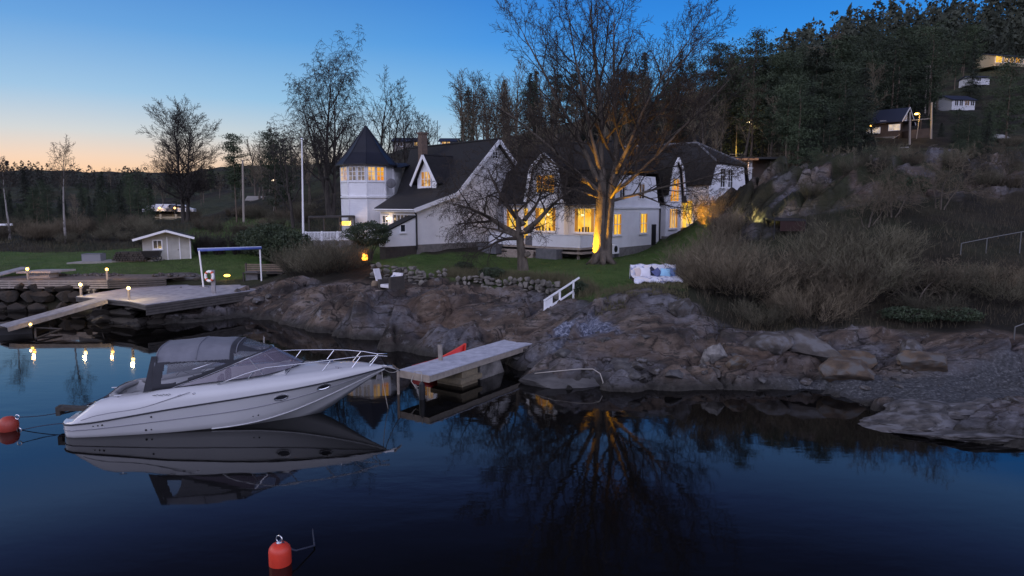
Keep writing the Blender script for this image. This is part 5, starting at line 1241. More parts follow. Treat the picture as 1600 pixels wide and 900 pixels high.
b = MB(); a, c = PD(104,411,52.5), PD(245,404,54); a.z = gz(a.x,a.y)-.25; c.z = gz(c.x,c.y)-.25; b.extr([a,c,c+V((.5,2.4,.05)),a+V((.5,1.8,.05))], (0,0,.36)); tag(obj('stone_terrace', b, mat('terrace_slab', (.2,.19,.17), .9, (.28,.27,.25), 2)), 'long flat pale stone terrace under the planter on the lawn', 'terrace')
p = PD(205,404,53.6); p.z = gz(p.x,p.y)+.1; t = thing('wood_pile', 'dark stacked log pile in front of the shed', 'wood pile', p, .1)
rg = random.Random(4); b = MB()
for r_ in range(4):
    for k in range(13-r_): b.tube([(-1.2+.2*k+.1*r_,-.4+rg.uniform(-.05,.05),.1+.17*r_),(-1.2+.2*k+.1*r_,.4,.1+.17*r_)], .09+rg.uniform(-.01,.02), 7)
obj('logs', b, BARKD, t)
p = PD(238,403,53.8); p.z = gz(p.x,p.y)+.05; t = thing('garden_cart', 'dark garden cart with wheel beside the shed door', 'cart', p, .2)
b = MB(); b.hexa([(-.5,-.3,.3),(.5,-.3,.3),(.5,.3,.3),(-.5,.3,.3),(-.65,-.4,.8),(.65,-.4,.8),(.65,.4,.8),(-.65,.4,.8)]); obj('tub', b, BLACK, t)
for y in (-.42,.42): b = MB(); b.torus((.35,y,.22), .2, .04, (0,1,0), 14, 6); obj('wheel', b, BLACK, t)
b = MB(); b.tube([(-.6,0,.7),(-1.1,0,.95)], .03, 5); obj('handle', b, BLACK, t)
# ------------------------------------------------------------------ lounge corner on the rock
pz = 1.98; a = G(598,462); t = thing('rock_platform', 'small plank platform set on stones on the shore rock', 'platform', (a.x,a.y,a.z))
q0, q1 = PZ(569,452,2.15), PZ(618,457,2.15); bk = V((.25,1.4,0)); b = MB(); b.slab([q0,q1,q1+bk,q0+bk], .08); obj('planks', b, WOODL, t, w=True)
for f_ in (.03,.5,.97): 
    c = q0+(q1-q0)*f_+V((.05,.08,0)); b = MB(); b.box(c.x-.06,c.x+.06,c.y-.06,c.y+.06,c.z-.6,c.z-.08); obj('leg', b, WOODL, t, w=True)
WR = mat('white_cushion', (.7,.68,.7), .85, (.6,.58,.62), 4); WICK = mat('wicker', (.24,.18,.12), .9, (.16,.12,.08), 20)
c = q0+(q1-q0)*.72+V((.1,.75,0)); t = thing('lounge_chair', 'white cushioned lounge chair with patterned pillow on the plank platform', 'chair', c, -.75)
b = MB(); b.box(-.4,.4,-.45,.4,.15,.34); obj('seat', b, WR, t, bevel=.05); b = MB(); b.hexa([(-.4,.3,.3),(.4,.3,.3),(.4,.45,.3),(-.4,.45,.3),(-.4,.5,.95),(.4,.5,.95),(.4,.62,.95),(-.4,.62,.95)]); obj('backrest', b, WR, t)
b = MB(); b.box(.41,.6,-.45,.55,.0,.8); obj('armrest', b, DARKW, t); b = MB(); b.box(-.6,-.41,-.45,.55,0,.6); obj('armrest', b, DARKW, t)
b = MB(); b.ball((0,0,0), .27, 1, .35, .85, 12, 8); o_ = tag(obj('cushion', b, mat('blue_white_print', (.55,.56,.62), .9, (.05,.06,.12), 7, lo=.48, hi=.52), None, smooth=True), 'blue and white patterned cushion on the shore lounge chair', 'cushion'); o_.location = c+V((.12,.3,.62)); o_.rotation_euler.z = -.75
c = q0+(q1-q0)*.45+V((.1,.95,0)); t = thing('folding_chair', 'narrow white canvas chair seen edge on beside the wicker basket', 'chair', c, 1.1)
b = MB(); b.hexa([(-.25,.2,.35),(.25,.2,.35),(.25,.26,.35),(-.25,.26,.35),(-.25,.42,1.15),(.25,.42,1.15),(.25,.5,1.15),(-.25,.5,1.15)]); obj('backrest', b, WR, t); b = MB(); b.box(-.25,.25,-.3,.2,.33,.39); obj('seat', b, WR, t)
for x in (-.23,.23): b = MB(); b.beam((x,-.28,0),(x,.2,.4),.04,.04); obj('leg', b, WOODL, t)
c = q0+(q1-q0)*.26+V((.05,.6,0)); b = MB(); b.lathe([(.16,0),(.21,.12),(.22,.28),(.17,.44),(.13,.47)], (0,0,0), 16); o_ = tag(obj('wicker_basket', b, WICK, smooth=True), 'round wicker basket at the left end of the plank platform', 'basket'); o_.location = c
# white handrail on the rock
HR = thing('white_handrail', 'white two-rail wooden handrail climbing the rock to the lawn', 'handrail', G(878,475))
h0, h1 = G(851,488), G(899,464); h0 = PD(851,491,h0.y-.3); h1 = PD(899,466,h1.y)
for k, (f_, hh) in enumerate(((0.0,.74),(.48,.88),(.93,1.0))):
    c = h0+(h1-h0)*f_; b = MB(); b.box(c.x-.05,c.x+.05,c.y-.05,c.y+.05,c.z-.5,c.z+hh); obj('post', b, WHITE, HR, w=True)
u_ = (h1-h0)
for z, z2 in ((.72,1.0),(.22,.48)): b = MB(); b.beam(h0-u_*.03+V((0,-.08,z)), h0+u_*1.12+V((0,-.08,z2)), .045, .095); obj('rail', b, WHITE, HR, w=True)
b = MB(); b.extr([h0+V((0,-.06,.28)), h0+u_*.25+V((0,-.06,.34)), h0+u_*.25+V((0,-.06,.7)), h0+V((0,-.06,.64))], (0,.02,0)); obj('panel', b, WHITE, HR, w=True)
# sofa under a blanket
p = on(PZ(1023,441,3).x, PZ(1023,441,3).y); SF = thing('garden_sofa', 'low garden sofa covered with a pale blanket on the lawn edge', 'sofa', p, .06)
b = MB(); b.box(-1.1,1.15,-.4,.5,.05,.26); b.box(-1.1,1.15,.35,.5,.2,.72); obj('frame', b, DARKW, SF)
BL = mat('pale_blue_white_blanket', (.62,.63,.72), .95, (.2,.22,.36), 3.5, nd=5, lo=.52, hi=.6, bump=.5, bs=5, c3=(.72,.67,.66), n3=1.5)
b = MB(); rows = []
prof_ = [(-.78,.08),(-.66,.2),(-.5,.3),(-.2,.31),(.1,.32),(.26,.36),(.32,.6),(.36,.86),(.42,.9),(.52,.86),(.56,.5),(.58,.15)]
for i in range(41):
    x = -1.2+2.4*i/40; r_ = []
    for j, (y, z) in enumerate(prof_):
        wv = .03*sin(x*9+j)+.03*mnoise.noise(V((x*3,j*.6,0))); dr_ = (.1*sin(x*5.2+1)+.07*sin(x*11)) if j == 0 else .04*sin(x*5.2+1) if j == 1 else 0
        r_.append((x*(1.06 if j < 2 else 1), y-dr_*1.2+ (wv if j > 5 else 0)*.7, max(.03,z+(wv if 1 < j < 9 else 0)-dr_*.3)))
    rows.append(r_)
b.loft(rows); bo = obj('blanket', b, BL, None, smooth=True); m_ = bo.modifiers.new('thick','SOLIDIFY'); m_.thickness = .02; tag(bo, 'pale blue and white blanket spread over the low garden sofa', 'blanket'); bo.location = p; bo.rotation_euler.z = .06
def pillow(lab, x, y, z, mt, s=.25, rz=0, lean=.4, roll=0):
    b = MB(); n = 10; rows = []
    for sgn in (1,-1):
        for i in range(n+1):
            u = -1+2*i/n; rows.append([(s*1.15*u*(1-.06*(1-abs(v)**2)), sgn*.1*sqrt(max(0,(1-u*u)*(1-v*v))), s*v*(1-.06*(1-u*u))) for v in [-1+2*j/n for j in range(n+1)]])
    b.loft(rows[:n+1]); b.loft(rows[n+1:]); o = tag(obj('cushion', b, mt, None, smooth=True), lab, 'cushion'); o.location = p+V((x,y,z)); o.rotation_euler = (Matrix.Rotation(rz+.06,3,'Z')@Matrix.Rotation(-lean,3,'X')@Matrix.Rotation(roll,3,'Y')).to_euler(); return o
pillow('beige cushion at the left end of the blanket covered sofa', -.82, .0, .52, mat('beige_cloth', (.6,.5,.46), .9), .24, .5)
pillow('white cushion between the beige and navy cushions on the sofa', -.5, .02, .53, mat('white_cloth', (.7,.69,.74), .9), .26, .1, .5, .15)
pillow('dark navy cushion standing on the sofa middle', -.14, .12, .56, mat('navy_cloth', (.015,.018,.04), .9), .2, -.5, .3, .7)
pillow('denim blue cushion leaning on the navy cushion', .12, .04, .52, mat('denim_cloth', (.07,.085,.2), .9, (.11,.13,.27), 4), .22, .2, .6, -.5)
pillow('light blue cushion on the sofa right of the denim one', .55, .02, .53, mat('light_blue_cloth', (.3,.55,.75), .9), .23, -.1, .6, .12)
pillow('mid blue cushion at the right end of the sofa', .84, .1, .54, mat('mid_blue_cloth', (.12,.2,.4), .9), .22, -.3)
# fire basket
p = on(XY(571,46.5), 46.5); t = thing('fire_basket', 'iron fire basket with orange flames beside the brown shrub', 'fire basket', p)
b = MB()
for k in range(10):
    a = 2*pi*k/10; b.tube([(.12*cos(a),.12*sin(a),.35),(.27*cos(a),.27*sin(a),.75)], .012, 4)
b.torus((0,0,.74), .27, .015, n=16, m=4); b.torus((0,0,.36), .12, .015, n=12, m=4)
for k in range(3): a = 2*pi*k/3; b.tube([(.12*cos(a),.12*sin(a),.36),(.25*cos(a),.25*sin(a),-.1)], .015, 4)
obj('basket', b, BLACK, t); b = MB(); rg = random.Random(2)
for k in range(9):
    x, y = rg.uniform(-.13,.13), rg.uniform(-.1,.1); hh = rg.uniform(.25,.55); b.lathe([(.02,0),(.08,.1),(.06,hh*.5),(.005,hh)], (x,y,.48), 7)
obj('flames', b, emit('flame', (1,.22,.01), 5, (1,.5,.05), 6), t); lamp('fire_light', p+V((0,-.2,1.0)), 40, (1,.35,.08), .15)
# right-hand rails in the thicket
def metal_rail(lab, pts, hh, nposts):
    t = thing('metal_handrail', lab, 'handrail', pts[0]); b = MB(); b.tube([p+V((0,0,hh)) for p in pts], .024, 6); obj('rail', b, STEEL2, t, w=True)
    for k in range(nposts):
        f_ = k/max(1,nposts-1)*(len(pts)-1); i = min(int(f_), len(pts)-2); q = pts[i]+(pts[i+1]-pts[i])*(f_-i); b = MB(); b.tube([q-V((0,0,.4)), q+V((0,0,hh))], .028, 6); obj('post', b, STEEL2, t, w=True)
STEEL2 = mat('galvanised_pipe', (.13,.13,.13), .5, metal=.4)
metal_rail('thin metal handrail above the thicket at the right edge', [PD(1500,408,36.5),PD(1560,396,36.8),PD(1660,378,37)], .95, 4)
metal_rail('short grey metal handrail above the beach at the right edge', [PD(1582,556,28.5),PD(1680,520,29)], 1.25, 2)
# ------------------------------------------------------------------ plants
class Fast:
    """light tube builder for branches and twigs"""
    def __init__(s): s.v = []; s.f = []
    def limb(s, pts, rad, n):
        b = len(s.v); m = len(pts); d = (pts[-1]-pts[0])
        d = d.normalized() if d.length > 1e-6 else V((0,0,1))
        ref = V((0,0,1)) if abs(d.z) < .8 else V((1,0,0)); a = d.cross(ref).normalized(); c = d.cross(a)
        cs_ = [(cos(2*pi*k/n), sin(2*pi*k/n)) for k in range(n)]
        for p, r_ in zip(pts[:-1], rad[:-1]):
            for x, y in cs_: s.v.append((p.x+(a.x*x+c.x*y)*r_, p.y+(a.y*x+c.y*y)*r_, p.z+(a.z*x+c.z*y)*r_))
        s.v.append(tuple(pts[-1]))
        for i in range(m-2):
            for k in range(n):
                k2 = (k+1)%n; s.f.append((b+i*n+k, b+i*n+k2, b+(i+1)*n+k2, b+(i+1)*n+k))
        t = b+(m-1)*n
        for k in range(n): s.f.append((b+(m-2)*n+k, b+(m-2)*n+(k+1)%n, t))
    def tri(s, a, b_, c): i = len(s.v); s.v += [tuple(a),tuple(b_),tuple(c)]; s.f.append((i,i+1,i+2))
def rdir(rg): 
    while True:
        d = V((rg.uniform(-1,1),rg.uniform(-1,1),rg.uniform(-1,1)))
        if .05 < d.length < 1: return d.normalized()
def turn(rg, d, ang, roll=None):
    ref = V((0,0,1)) if abs(d.z) < .9 else V((1,0,0)); a = d.cross(ref).normalized(); c = d.cross(a)
    t = rg.uniform(0,2*pi) if roll is None else roll
    return (d*cos(ang)+(a*cos(t)+c*sin(t))*sin(ang)).normalized()
def bare_tree(seed, H, P, stems=None, r0=None):
    """leafless tree: returns (trunk, crown)"""
    rg = random.Random(seed); T, C = Fast(), Fast(); n_ = list(P['n'])
    P = {k: (list(v)+[v[-1]]*6 if isinstance(v, list) else v) for k, v in P.items()}; n_ = n_[:]
    segs = P.get('segs', [9,7,5,4,3]); sides = P.get('sides', [10,6,4,3,3])
    def grow(p, d, L_, r_, lv):
        ns = segs[lv]; pts = [p]; rad = [r_]; last = lv == len(n_)
        tip = .12 if lv else .1
        for i in range(ns):
            d = (d + rdir(rg)*P['wig'][lv] + V((0,0,1))*P['trop'][lv]).normalized()
            pts.append(pts[-1]+d*(L_/ns)); rad.append(max(P.get('rmin',.006), r_*(1-(1-tip)*((i+1)/ns)**P.get('tap',.9))))
        (T if lv == 0 else C).limb(pts, rad, sides[lv])
        if last: return
        k = n_[lv]; 
        if lv: k = max(2, int(k*rg.uniform(.75,1.2)))
        roll = rg.uniform(0,6)
        for j in range(k):
            t = P['start'][lv]+(1-P['start'][lv])*((j+rg.random()*.8)/k); t = min(t,.985)
            i = min(int(t*ns), ns-1); f_ = t*ns-i; q = pts[i].lerp(pts[i+1], f_); dd = (pts[i+1]-pts[i]).normalized()
            roll += 2.4+rg.uniform(-.5,.5)
            an = R(P['ang'][lv]*rg.uniform(.7,1.25))*(1.15-.45*t if lv == 0 else 1)
            cl = L_*P['ratio'][lv]*rg.uniform(.75,1.15)*((1.08-P.get('taper',[.75,.6,.5,.4,.4,.4])[lv]*t))
            rr = rad[i]*P.get('rr',.58)*rg.uniform(.8,1.1)
            grow(q, turn(rg, dd, an, roll), cl, max(P.get('rmin',.006), min(rr, cl*.035)), lv+1)
    for (p, d, L_, r_) in (stems or [(V((0,0,-.3)), V((0,0,1)), H, r0 or H*.022)]): grow(V(p), V(d).normalized(), L_, r_, 0)
    return T, C
def plant(name, label, cat, loc, T, C, tm, cm, group=None, rz=0, tn='trunk', cn_='crown'):
    t = thing(name, label, cat, loc, 0, group); t.rotation_euler.z = rz
    o = obj(tn, T, tm, t, smooth=True)
    if C is not None and C.v: obj(cn_, C, cm, t)
    return t
BEECH = dict(n=[17,9,8,7], ang=[42,38,42,45], ratio=[.62,.5,.46,.42], trop=[.02,.07,.05,.04], wig=[.07,.13,.17,.2], start=[.24,.22,.15,.1], rmin=.009)
# the big lit tree: two stems from one root
p = G(938,413); p = V((p.x, p.y, gz(p.x,p.y)))
BIG = dict(n=[14,9,7,5], ang=[40,36,40,44], ratio=[.5,.5,.46,.42], trop=[.0,.035,.03,.02], wig=[.1,.15,.18,.2], start=[.12,.2,.14,.1], rmin=.009, rr=.6, taper=[.62,.5,.45,.4], sides=[12,7,4,3,3])
T, C = bare_tree(5, 20, BIG, [(a_,b_,c_*.87,d_*.88) for a_,b_,c_,d_ in [((.08,0,5.2),(-.1,.02,1),14.5,.27),((-.25,.0,5.6),(-.52,.15,1),13.6,.21),((.1,.0,4.6),(-.95,-.1,.9),12,.18),((-.1,.1,6.2),(-.28,-.35,1),12.5,.18),((.0,.1,5.0),(-1,.25,.5),10,.13),((.0,.1,4.4),(-.9,-.5,.3),8,.1),
    ((.75,.1,5.0),(.12,.0,1),14.2,.25),((.85,.1,5.4),(.42,.2,1),13.4,.2),((.8,.0,4.8),(.95,-.15,.88),12.2,.17),((.9,.1,6.0),(.3,-.4,1),12.0,.17),((.8,.1,4.3),(1,.1,.36),9.6,.13),((.75,.1,5.6),(.95,.35,.6),9.5,.14),((.5,.2,4.2),(.3,-.9,.7),7.5,.11)]])
for st_ in (([(-.1,0,-.2),(-.14,0,1.5),(-.06,0,3.2),(.0,0,4.8),(.08,0,6.2)],[.5,.36,.34,.32,.22]),([(.4,.12,-.2),(.42,.12,1.5),(.5,.12,3.2),(.66,.1,4.8),(.85,.1,6.2)],[.46,.37,.34,.29,.2])):
    T.limb([V(q) for q in st_[0]]+[V(st_[0][-1])+V((0,0,.5))], st_[1]+[.1], 14)
for k in range(7):
    a = 2*pi*k/7+.2; T.limb([V((.12+.25*cos(a),.25*sin(a),.75)), V((.12+.62*cos(a),.6*sin(a),.22)), V((.12+1.25*cos(a),1.2*sin(a),-.12))], [.3,.22,.05], 7)
plant('broad_bare_tree', 'tallest bare tree on the lawn, double trunk lit yellow from below', 'tree', p, T, C, BARK, TWIG)
e = p+V((-.98,-.62,.15)); lamp('tree_uplight', e, 9500, (1,.47,.015), .06, 48, p+V((-.2,-.05,2.5))); lamp('tree_uplight', e+V((-.5,-.5,0)), 2200, (1,.48,.02), .05, 9, p+V((.72,0,5.6)))
b = MB(); b.lathe([(.07,0),(.09,.12),(.085,.16)], (0,0,0), 10); o_ = tag(obj('garden_spotlight', b, BLACK), 'small black spotlight in the grass at the foot of the big tree', 'spotlight'); o_.location = e-V((0,0,.2))
# gnarled fruit tree on the wall
p = G(818,424); p.z = gz(p.x,p.y)
FRUIT = dict(n=[8,7,7,6], ang=[70,52,55,50], ratio=[.8,.62,.5,.42], trop=[.0,-.0,-.05,-.1], wig=[.12,.27,.3,.28], start=[.38,.2,.12,.1], rmin=.008, rr=.62, taper=[.45,.4,.4,.3], sides=[12,8,5,3,3], segs=[8,9,7,5,4])
T, C = bare_tree(23, 6, FRUIT, [((0,0,-.2),(.02,0,1),4.7,.4),((-.05,0,2.0),(-1,.05,.55),5.2,.24),((.08,0,2.5),(.8,-.1,.6),4.4,.2),((0,.05,2.9),(-.6,.2,.75),4.6,.2),((0,.05,1.9),(-.95,-.25,.5),3.6,.14),((.05,.05,3.2),(.5,.3,.6),3.6,.15)])
T.limb([V((.15,-.2,1.0)), V((.33,-.36,1.1)), V((.36,-.42,1.15))], [.2,.17,.05], 8)
plant('gnarled_fruit_tree', 'low gnarled bare fruit tree with drooping twigs before the terrace', 'tree', p, T, C, BARK, TWIG)
# left beech and birches by the tower
p = on(XY(293,90), 90); T, C = bare_tree(31, 17, dict(BEECH, n=[30,12,9,6], ang=[58,36,38,42], trop=[.02,.035,.04,.03], start=[.2,.18,.15,.1], rmin=.011, taper=[.42,.5,.45,.4], ratio=[.4,.46,.45,.42]), [((0,0,-.3),(-.05,0,1),13.4,.3),((.4,0,-.3),(.1,0,1),12.8,.28)])
plant('bare_beech', 'rounded bare beech standing alone against the sunset', 'tree', p, T, C, BARKD, TWIGD)
WEEP = dict(n=[13,8,8,6], ang=[40,40,50,45], ratio=[.55,.5,.46,.5], trop=[.02,.06,-.05,-.22], wig=[.06,.13,.18,.16], start=[.2,.2,.15,.1], rmin=.011, taper=[.55,.5,.4,.3], segs=[9,7,5,5,4])
for k, (px, top, Y, sd_, lab, Pp, st) in enumerate(((518,56,76,41,'tallest bare birch with drooping twigs behind the tower',WEEP,2),
        (603,112,82,42,'bare tree rising behind the tower roof and chimney',BEECH,1),
        (560,170,80,47,'slender bare tree between birch and tower roof',BEECH,1),
        (640,150,88,43,'bare tree leaning right over the gabled roof',BEECH,1),
        (462,190,70,44,'low bare birch behind the flagpole',WEEP,1),
        (680,180,98,48,'small bare tree at the right end of the row behind the gabled roof',BEECH,1))):
    g_ = on(XY(px,Y), Y); Ht = (PD(px,top,Y).z-g_.z)*(.8 if k == 0 else .87)
    P_ = dict(Pp, n=[12,7,6,5], rmin=.013) if k else dict(Pp, rmin=.013)
    st_ = [((0,0,-.3),(-.04,0,1),Ht,Ht*.02)] + ([((.4,0,-.3),(-.2,.1,1),Ht*.85,Ht*.016),((.3,.2,-.3),(.12,0,1),Ht*.93,Ht*.017)] if st > 1 else [((.3,0,-.3),(.16,0,1),Ht*.9,Ht*.015)] if k in (1,3) else [])
    T, C = bare_tree(sd_, Ht, P_, st_); plant('bare_tree', lab, 'tree', g_, T, C, BARKD, TWIGD)
# thin birches on the far left
for k, (px, top, by, Y, lab) in enumerate(((109,240,378,66,'thin white birch with a small crown against the sunset'),(22,262,376,68,'thin white birch trunk at the left edge of the field'))):
    g_ = on(XY(px,Y), Y); Ht = PD(px,top,Y).z-g_.z
    T, C = bare_tree(51+k, Ht, dict(n=[13,7,6], ang=[45,45,45], ratio=[.3,.5,.45], trop=[.03,.05,-.02], wig=[.05,.2,.25,.25], start=[.62,.2,.1], rmin=.012, taper=[.3,.4,.4]), r0=.14)
    plant('slim_birch', lab, 'birch', g_, T, C, BIRCH, TWIG)
# ---- conifers
def pine(seed, H, lo=.4, wid=.17, tris=26, dens=95, shape='pine', ts=.62):
    tris = int(tris*1.9); dens = int(dens*(.75 if shape == 'pine' else 1))
    rg = random.Random(seed); T, C = Fast(), Fast()
    n = 9; pts = [V((rg.uniform(-.01,.01)*H*i/n, rg.uniform(-.01,.01)*H*i/n, -.4+(H+.4)*i/n)) for i in range(n+1)]
    T.limb(pts, [max(.03, H*.0105*(1-.8*i/n)) for i in range(n+1)], 7)
    for k in range(dens):
        t = lo+(1-lo)*((k+rg.random())/dens); z = H*t
        if shape == 'pine': ln = H*wid*(.35+.65*sin(pi*min(1,((1-t)/(1-lo))**.75*.85+.08)))*rg.uniform(.55,1.15); el = rg.uniform(-.15,.35)+.5*(t-lo)
        else: ln = H*wid*(1.02-t)/(1-lo)*rg.uniform(.7,1.15)+.15; el = rg.uniform(-.3,-.02)
        a = rg.uniform(0,2*pi); d = V((cos(a)*cos(el),sin(a)*cos(el),sin(el))); i = min(int(t*n),n-1); q = pts[i].lerp(pts[i+1], t*n-i)
        if ln > .5: C.limb([q, q+d*ln*.5+V((0,0,-.02*ln)), q+d*ln], [H*.0022, H*.0014, .01], 3)
        nt_ = int(tris*(.5+ln/(H*wid)))
        for m_ in range(nt_):
            f_ = rg.uniform(.25 if shape == 'pine' else .1,1.05); sp_ = (.16 if shape == 'pine' else .1)*ln+.12
            c = q+d*ln*f_+V((rg.gauss(0,sp_),rg.gauss(0,sp_),rg.gauss(0,sp_*(.32 if shape == 'pine' else .5))+( -.1*ln*f_ if shape != 'pine' else .05*ln)))
            u = rdir(rg); w_ = u.cross(rdir(rg)).normalized(); s_ = rg.uniform(.16,.36)*ts*(H/14)**.5
            if shape != 'pine': u = (u*.6+d*.8+V((0,0,-.3))).normalized()
            C.tri(c-u*s_, c+u*s_*.8+w_*s_*.35, c+u*s_*.8-w_*s_*.35)
    return T, C
PROT = []
def proto(seed, H, cat_label, group, T, C, tm, cm, name):
    t = plant(name, cat_label, 'tree', (0,-300-20*len(PROT),0), T, C, tm, cm, group); PROT.append(t); t['H'] = H; t['used'] = False; return t
def place(pr, loc, H, rz, label=None, group=None, wf=1.0):
    s = H/pr['H']; sc3 = (s*wf, s*wf, s)
    if not pr['used']:
        pr['used'] = True; pr.location = loc; pr.rotation_euler.z = rz; pr.scale = sc3
        if label: pr['label'] = label
        return pr
    c = copy_tree(pr, loc, rz, sc3, label or pr['base'], group or pr.get('group')); return c
GF = 'pines in the forest behind the houses'
pines = [proto(200+i, 15, 'tall dark pine in the forest on the hill behind the houses', GF, *pine(200+i, 15, [.3,.42,.24,.16][i], [.17,.15,.2,.22][i], 30, 100), PINEB, NEEDLE, 'pine_tree') for i in range(4)]
spruces = [proto(220+i, 14, 'dark conical spruce in the forest on the hill behind the houses', 'spruces in the forest behind the houses', *pine(220+i, 14, .08, [.17,.22][i], 22, 150, 'spruce'), BARKD, NEEDLE2, 'spruce_tree') for i in range(2)]
bares = [proto(240+i, 13, 'grey bare tree among the conifers on the hill behind', 'bare trees on the wooded hill', *bare_tree(240+i, 13, dict(n=[15,8,6], ang=[38,38,42], ratio=[.4,.48,.45], trop=[.02,.1,.06,.03], wig=[.06,.14,.2,.22], start=[.3,.2,.1], rmin=.022, taper=[.6,.5,.4], segs=[7,5,4,3], sides=[6,4,3,3])), BARK, SHRUBT, 'bare_forest_tree') for i in range(3)]
for t in PROT: t['base'] = t['label']
rg = random.Random(99)
# trees one can tell apart in the photograph
for px, top, Y, k, lab in ((375,213,84,1,'single pine with a flat-topped crown left of the conifer pair'),(436,214,88,3,'bushy pine right of the flat-topped pine on the left field'),
        (1165,58,92,0,'pine with a bare pale trunk, tallest right of the big tree'),(1110,72,96,1,'pine just right of the big bare tree crown'),(1215,88,96,0,'straight pine with a pale lower trunk by the street lamp'),
        (1283,92,100,2,'pine with a long pale trunk left of the dark tree clump'),(1250,100,104,1,'pine between the two pale trunks on the hill foot'),
        (1340,50,116,3,'broadest dark pine in the clump above the brown house'),(1375,62,120,3,'dark bushy pine directly above the brown house roof'),(1308,70,112,3,'dark pine at the left side of the clump above the brown house'),
        (1552,92,96,3,'dark bushy pine below the lit hillside terrace at the right edge'),(1592,110,98,3,'dark pine cut by the right picture edge'),(1525,165,100,3,'dark low pine beside the white hillside house')):
    g_ = on(XY(px,Y), Y); place(pines[k], g_, PD(px,top,Y).z-g_.z, rg.uniform(0,6), lab, 'single pines', 1.0 if k < 2 else 1.15)
for px, top, Y, k, lab in ((726,178,112,0,'small spruce standing alone left of the wooded hill'),(1000,82,104,0,'spruce tip behind the left side of the big tree crown'),(1053,82,104,1,'spruce tip behind the right side of the big tree crown'),(835,138,106,1,'dark spruce left of the big tree behind the gabled house'),
        (170,268,105,1,'dark broad conifer left of the beech'),(52,262,120,0,'dark conifer behind the birches on the left')):
    g_ = on(XY(px,Y), Y); place(spruces[k], g_, PD(px,top,Y).z-g_.z, rg.uniform(0,6), lab, 'single spruces', 1.25 if px < 200 else 1.05)
KEEP = [(612,665,134,230),(686,716,136,230),(1344,1424,109,222),(1424,1460,107,212),(1366,1468,99,238),(1440,1460,150,155),(1482,1530,165,167),(1516,1548,180,129),(1550,1640,214,100),(1140,1205,80,270),(1536,1640,100,242)]   # sight lines kept open: px from, to, distance, foot
def openview(px, Y, top):
    for a, c, Yh, foot in KEEP:
        if a-7 < px < c+7 and Y < Yh+7 and (top < foot or Y > Yh-3): return True
    return False
def py_of(z, Y): 
    k = (z-CAM_H)/Y; return 450-FOC*(k*cs+sn)/(cs-k*sn)
placed = []
def scatter(n, pxr, Yr, Hr, kinds, seed, md=2.6):
    rg = random.Random(seed); got = 0
    for _ in range(n*6):
        if got >= n: break
        px, Y = rg.uniform(*pxr), rg.uniform(*Yr)
        x, y = XY(px,Y), Y; hh = rg.uniform(*Hr)
        if openview(px, Y, py_of(gz(x,y)+hh, Y)):
            hh = rg.uniform(1.8,3.2)
            if openview(px, Y, py_of(gz(x,y)+hh, Y)): continue
        if any((x-a)**2+(y-c)**2 < md*md for a, c in placed): continue
        placed.append((x,y)); got += 1
        place(rg.choice(kinds), on(x,y,-.2), hh, rg.uniform(0,6), wf=rg.uniform(.9,1.25)*(1.5 if hh < 3.3 else 1))
scatter(30, (790,1130), (96,125), (9,13), pines+spruces+bares, 1)
scatter(34, (760,1130), (80,112), (7,10), bares, 2)
scatter(36, (1130,1340), (92,130), (11,15), pines+pines+spruces, 3)
scatter(16, (1120,1345), (90,120), (8,12), bares, 4)
scatter(30, (1300,1440), (124,160), (13,18), pines[2:]+spruces, 5)
scatter(40, (1180,1640), (160,240), (12,17), pines+spruces+bares, 6, 4)
scatter(16, (1440,1640), (112,158), (10,15), pines[2:]+spruces, 7)
scatter(12, (1470,1640), (60,95), (5,9), pines[2:], 8)
scatter(26, (1130,1350), (150,240), (10,14), bares+bares+pines, 10, 4)
scatter(14, (690,800), (100,130), (8,12), bares+bares+spruces[:1], 11)
scatter(18, (-40,210), (90,150), (4,6.5), spruces+pines[2:]+bares, 12)
scatter(12, (395,520), (92,140), (7,11), pines[2:]+bares+bares, 13)
scatter(46, (-40,250), (84,125), (2,6.2), spruces[:1]+pines[2:]+pines[3:], 15, 2.4)
scatter(34, (180,520), (125,190), (3.5,7.5), pines[2:]+bares, 16, 3)
scatter(24, (1190,1345), (72,92), (7,12), pines+spruces, 18, 2.4)
scatter(26, (1230,1640), (58,78), (2.5,5), spruces+pines[3:], 19, 2.2)
scatter(34, (1400,1650), (58,100), (2.5,6), spruces+pines[3:], 17, 2.2)
# far forests reading as one mass
def far_forest(name, label, spots, H, seed, m_):
    rg = random.Random(seed); F = Fast()
    for (x, y) in spots:
        z = gz(x,y); h = rg.uniform(*H)*rg.uniform(.55,1.1); w_ = h*rg.uniform(.2,.48); sl_ = rg.random() < .18
        for k in range(60):
            t = rg.uniform(.12,1)**.8; rr = w_*((1-t)*1.1+.08 if sl_ else sin(pi*min(1,.12+.88*t))**.7); a = rg.uniform(0,6.283)
            c = V((x+rr*cos(a)*rg.uniform(.3,1), y+rr*sin(a)*rg.uniform(.3,1), z+h*t)); u = rdir(rg); w2 = u.cross(rdir(rg)).normalized(); s_ = h*rg.uniform(.03,.075)
            F.tri(c-u*s_, c+u*s_*.8+w2*s_*.6, c+u*s_*.8-w2*s_*.6)
    o = obj(name, F, m_); return tag(o, label, 'forest', kind='stuff')
rg = random.Random(55)
sp = [(XY(px,Y),Y) for px, Y in [(rg.uniform(1200,1700), rg.uniform(230,340)) for _ in range(620)] if not openview(px,Y,py_of(gz(XY(px,Y),Y)+15,Y))]
far_forest('hillside_forest', 'dark conifer forest covering the upper hillside at the right', sp, (11,19), 1, mat('far_forest_green', (.03,.038,.026), .9, (.062,.07,.047), .05))  # greens lifted, distance haze put into the foliage colour
sp = [(XY(px,Y),Y) for px, Y in [(rg.uniform(-120,250), rg.uniform(170,270)) for _ in range(420)]]
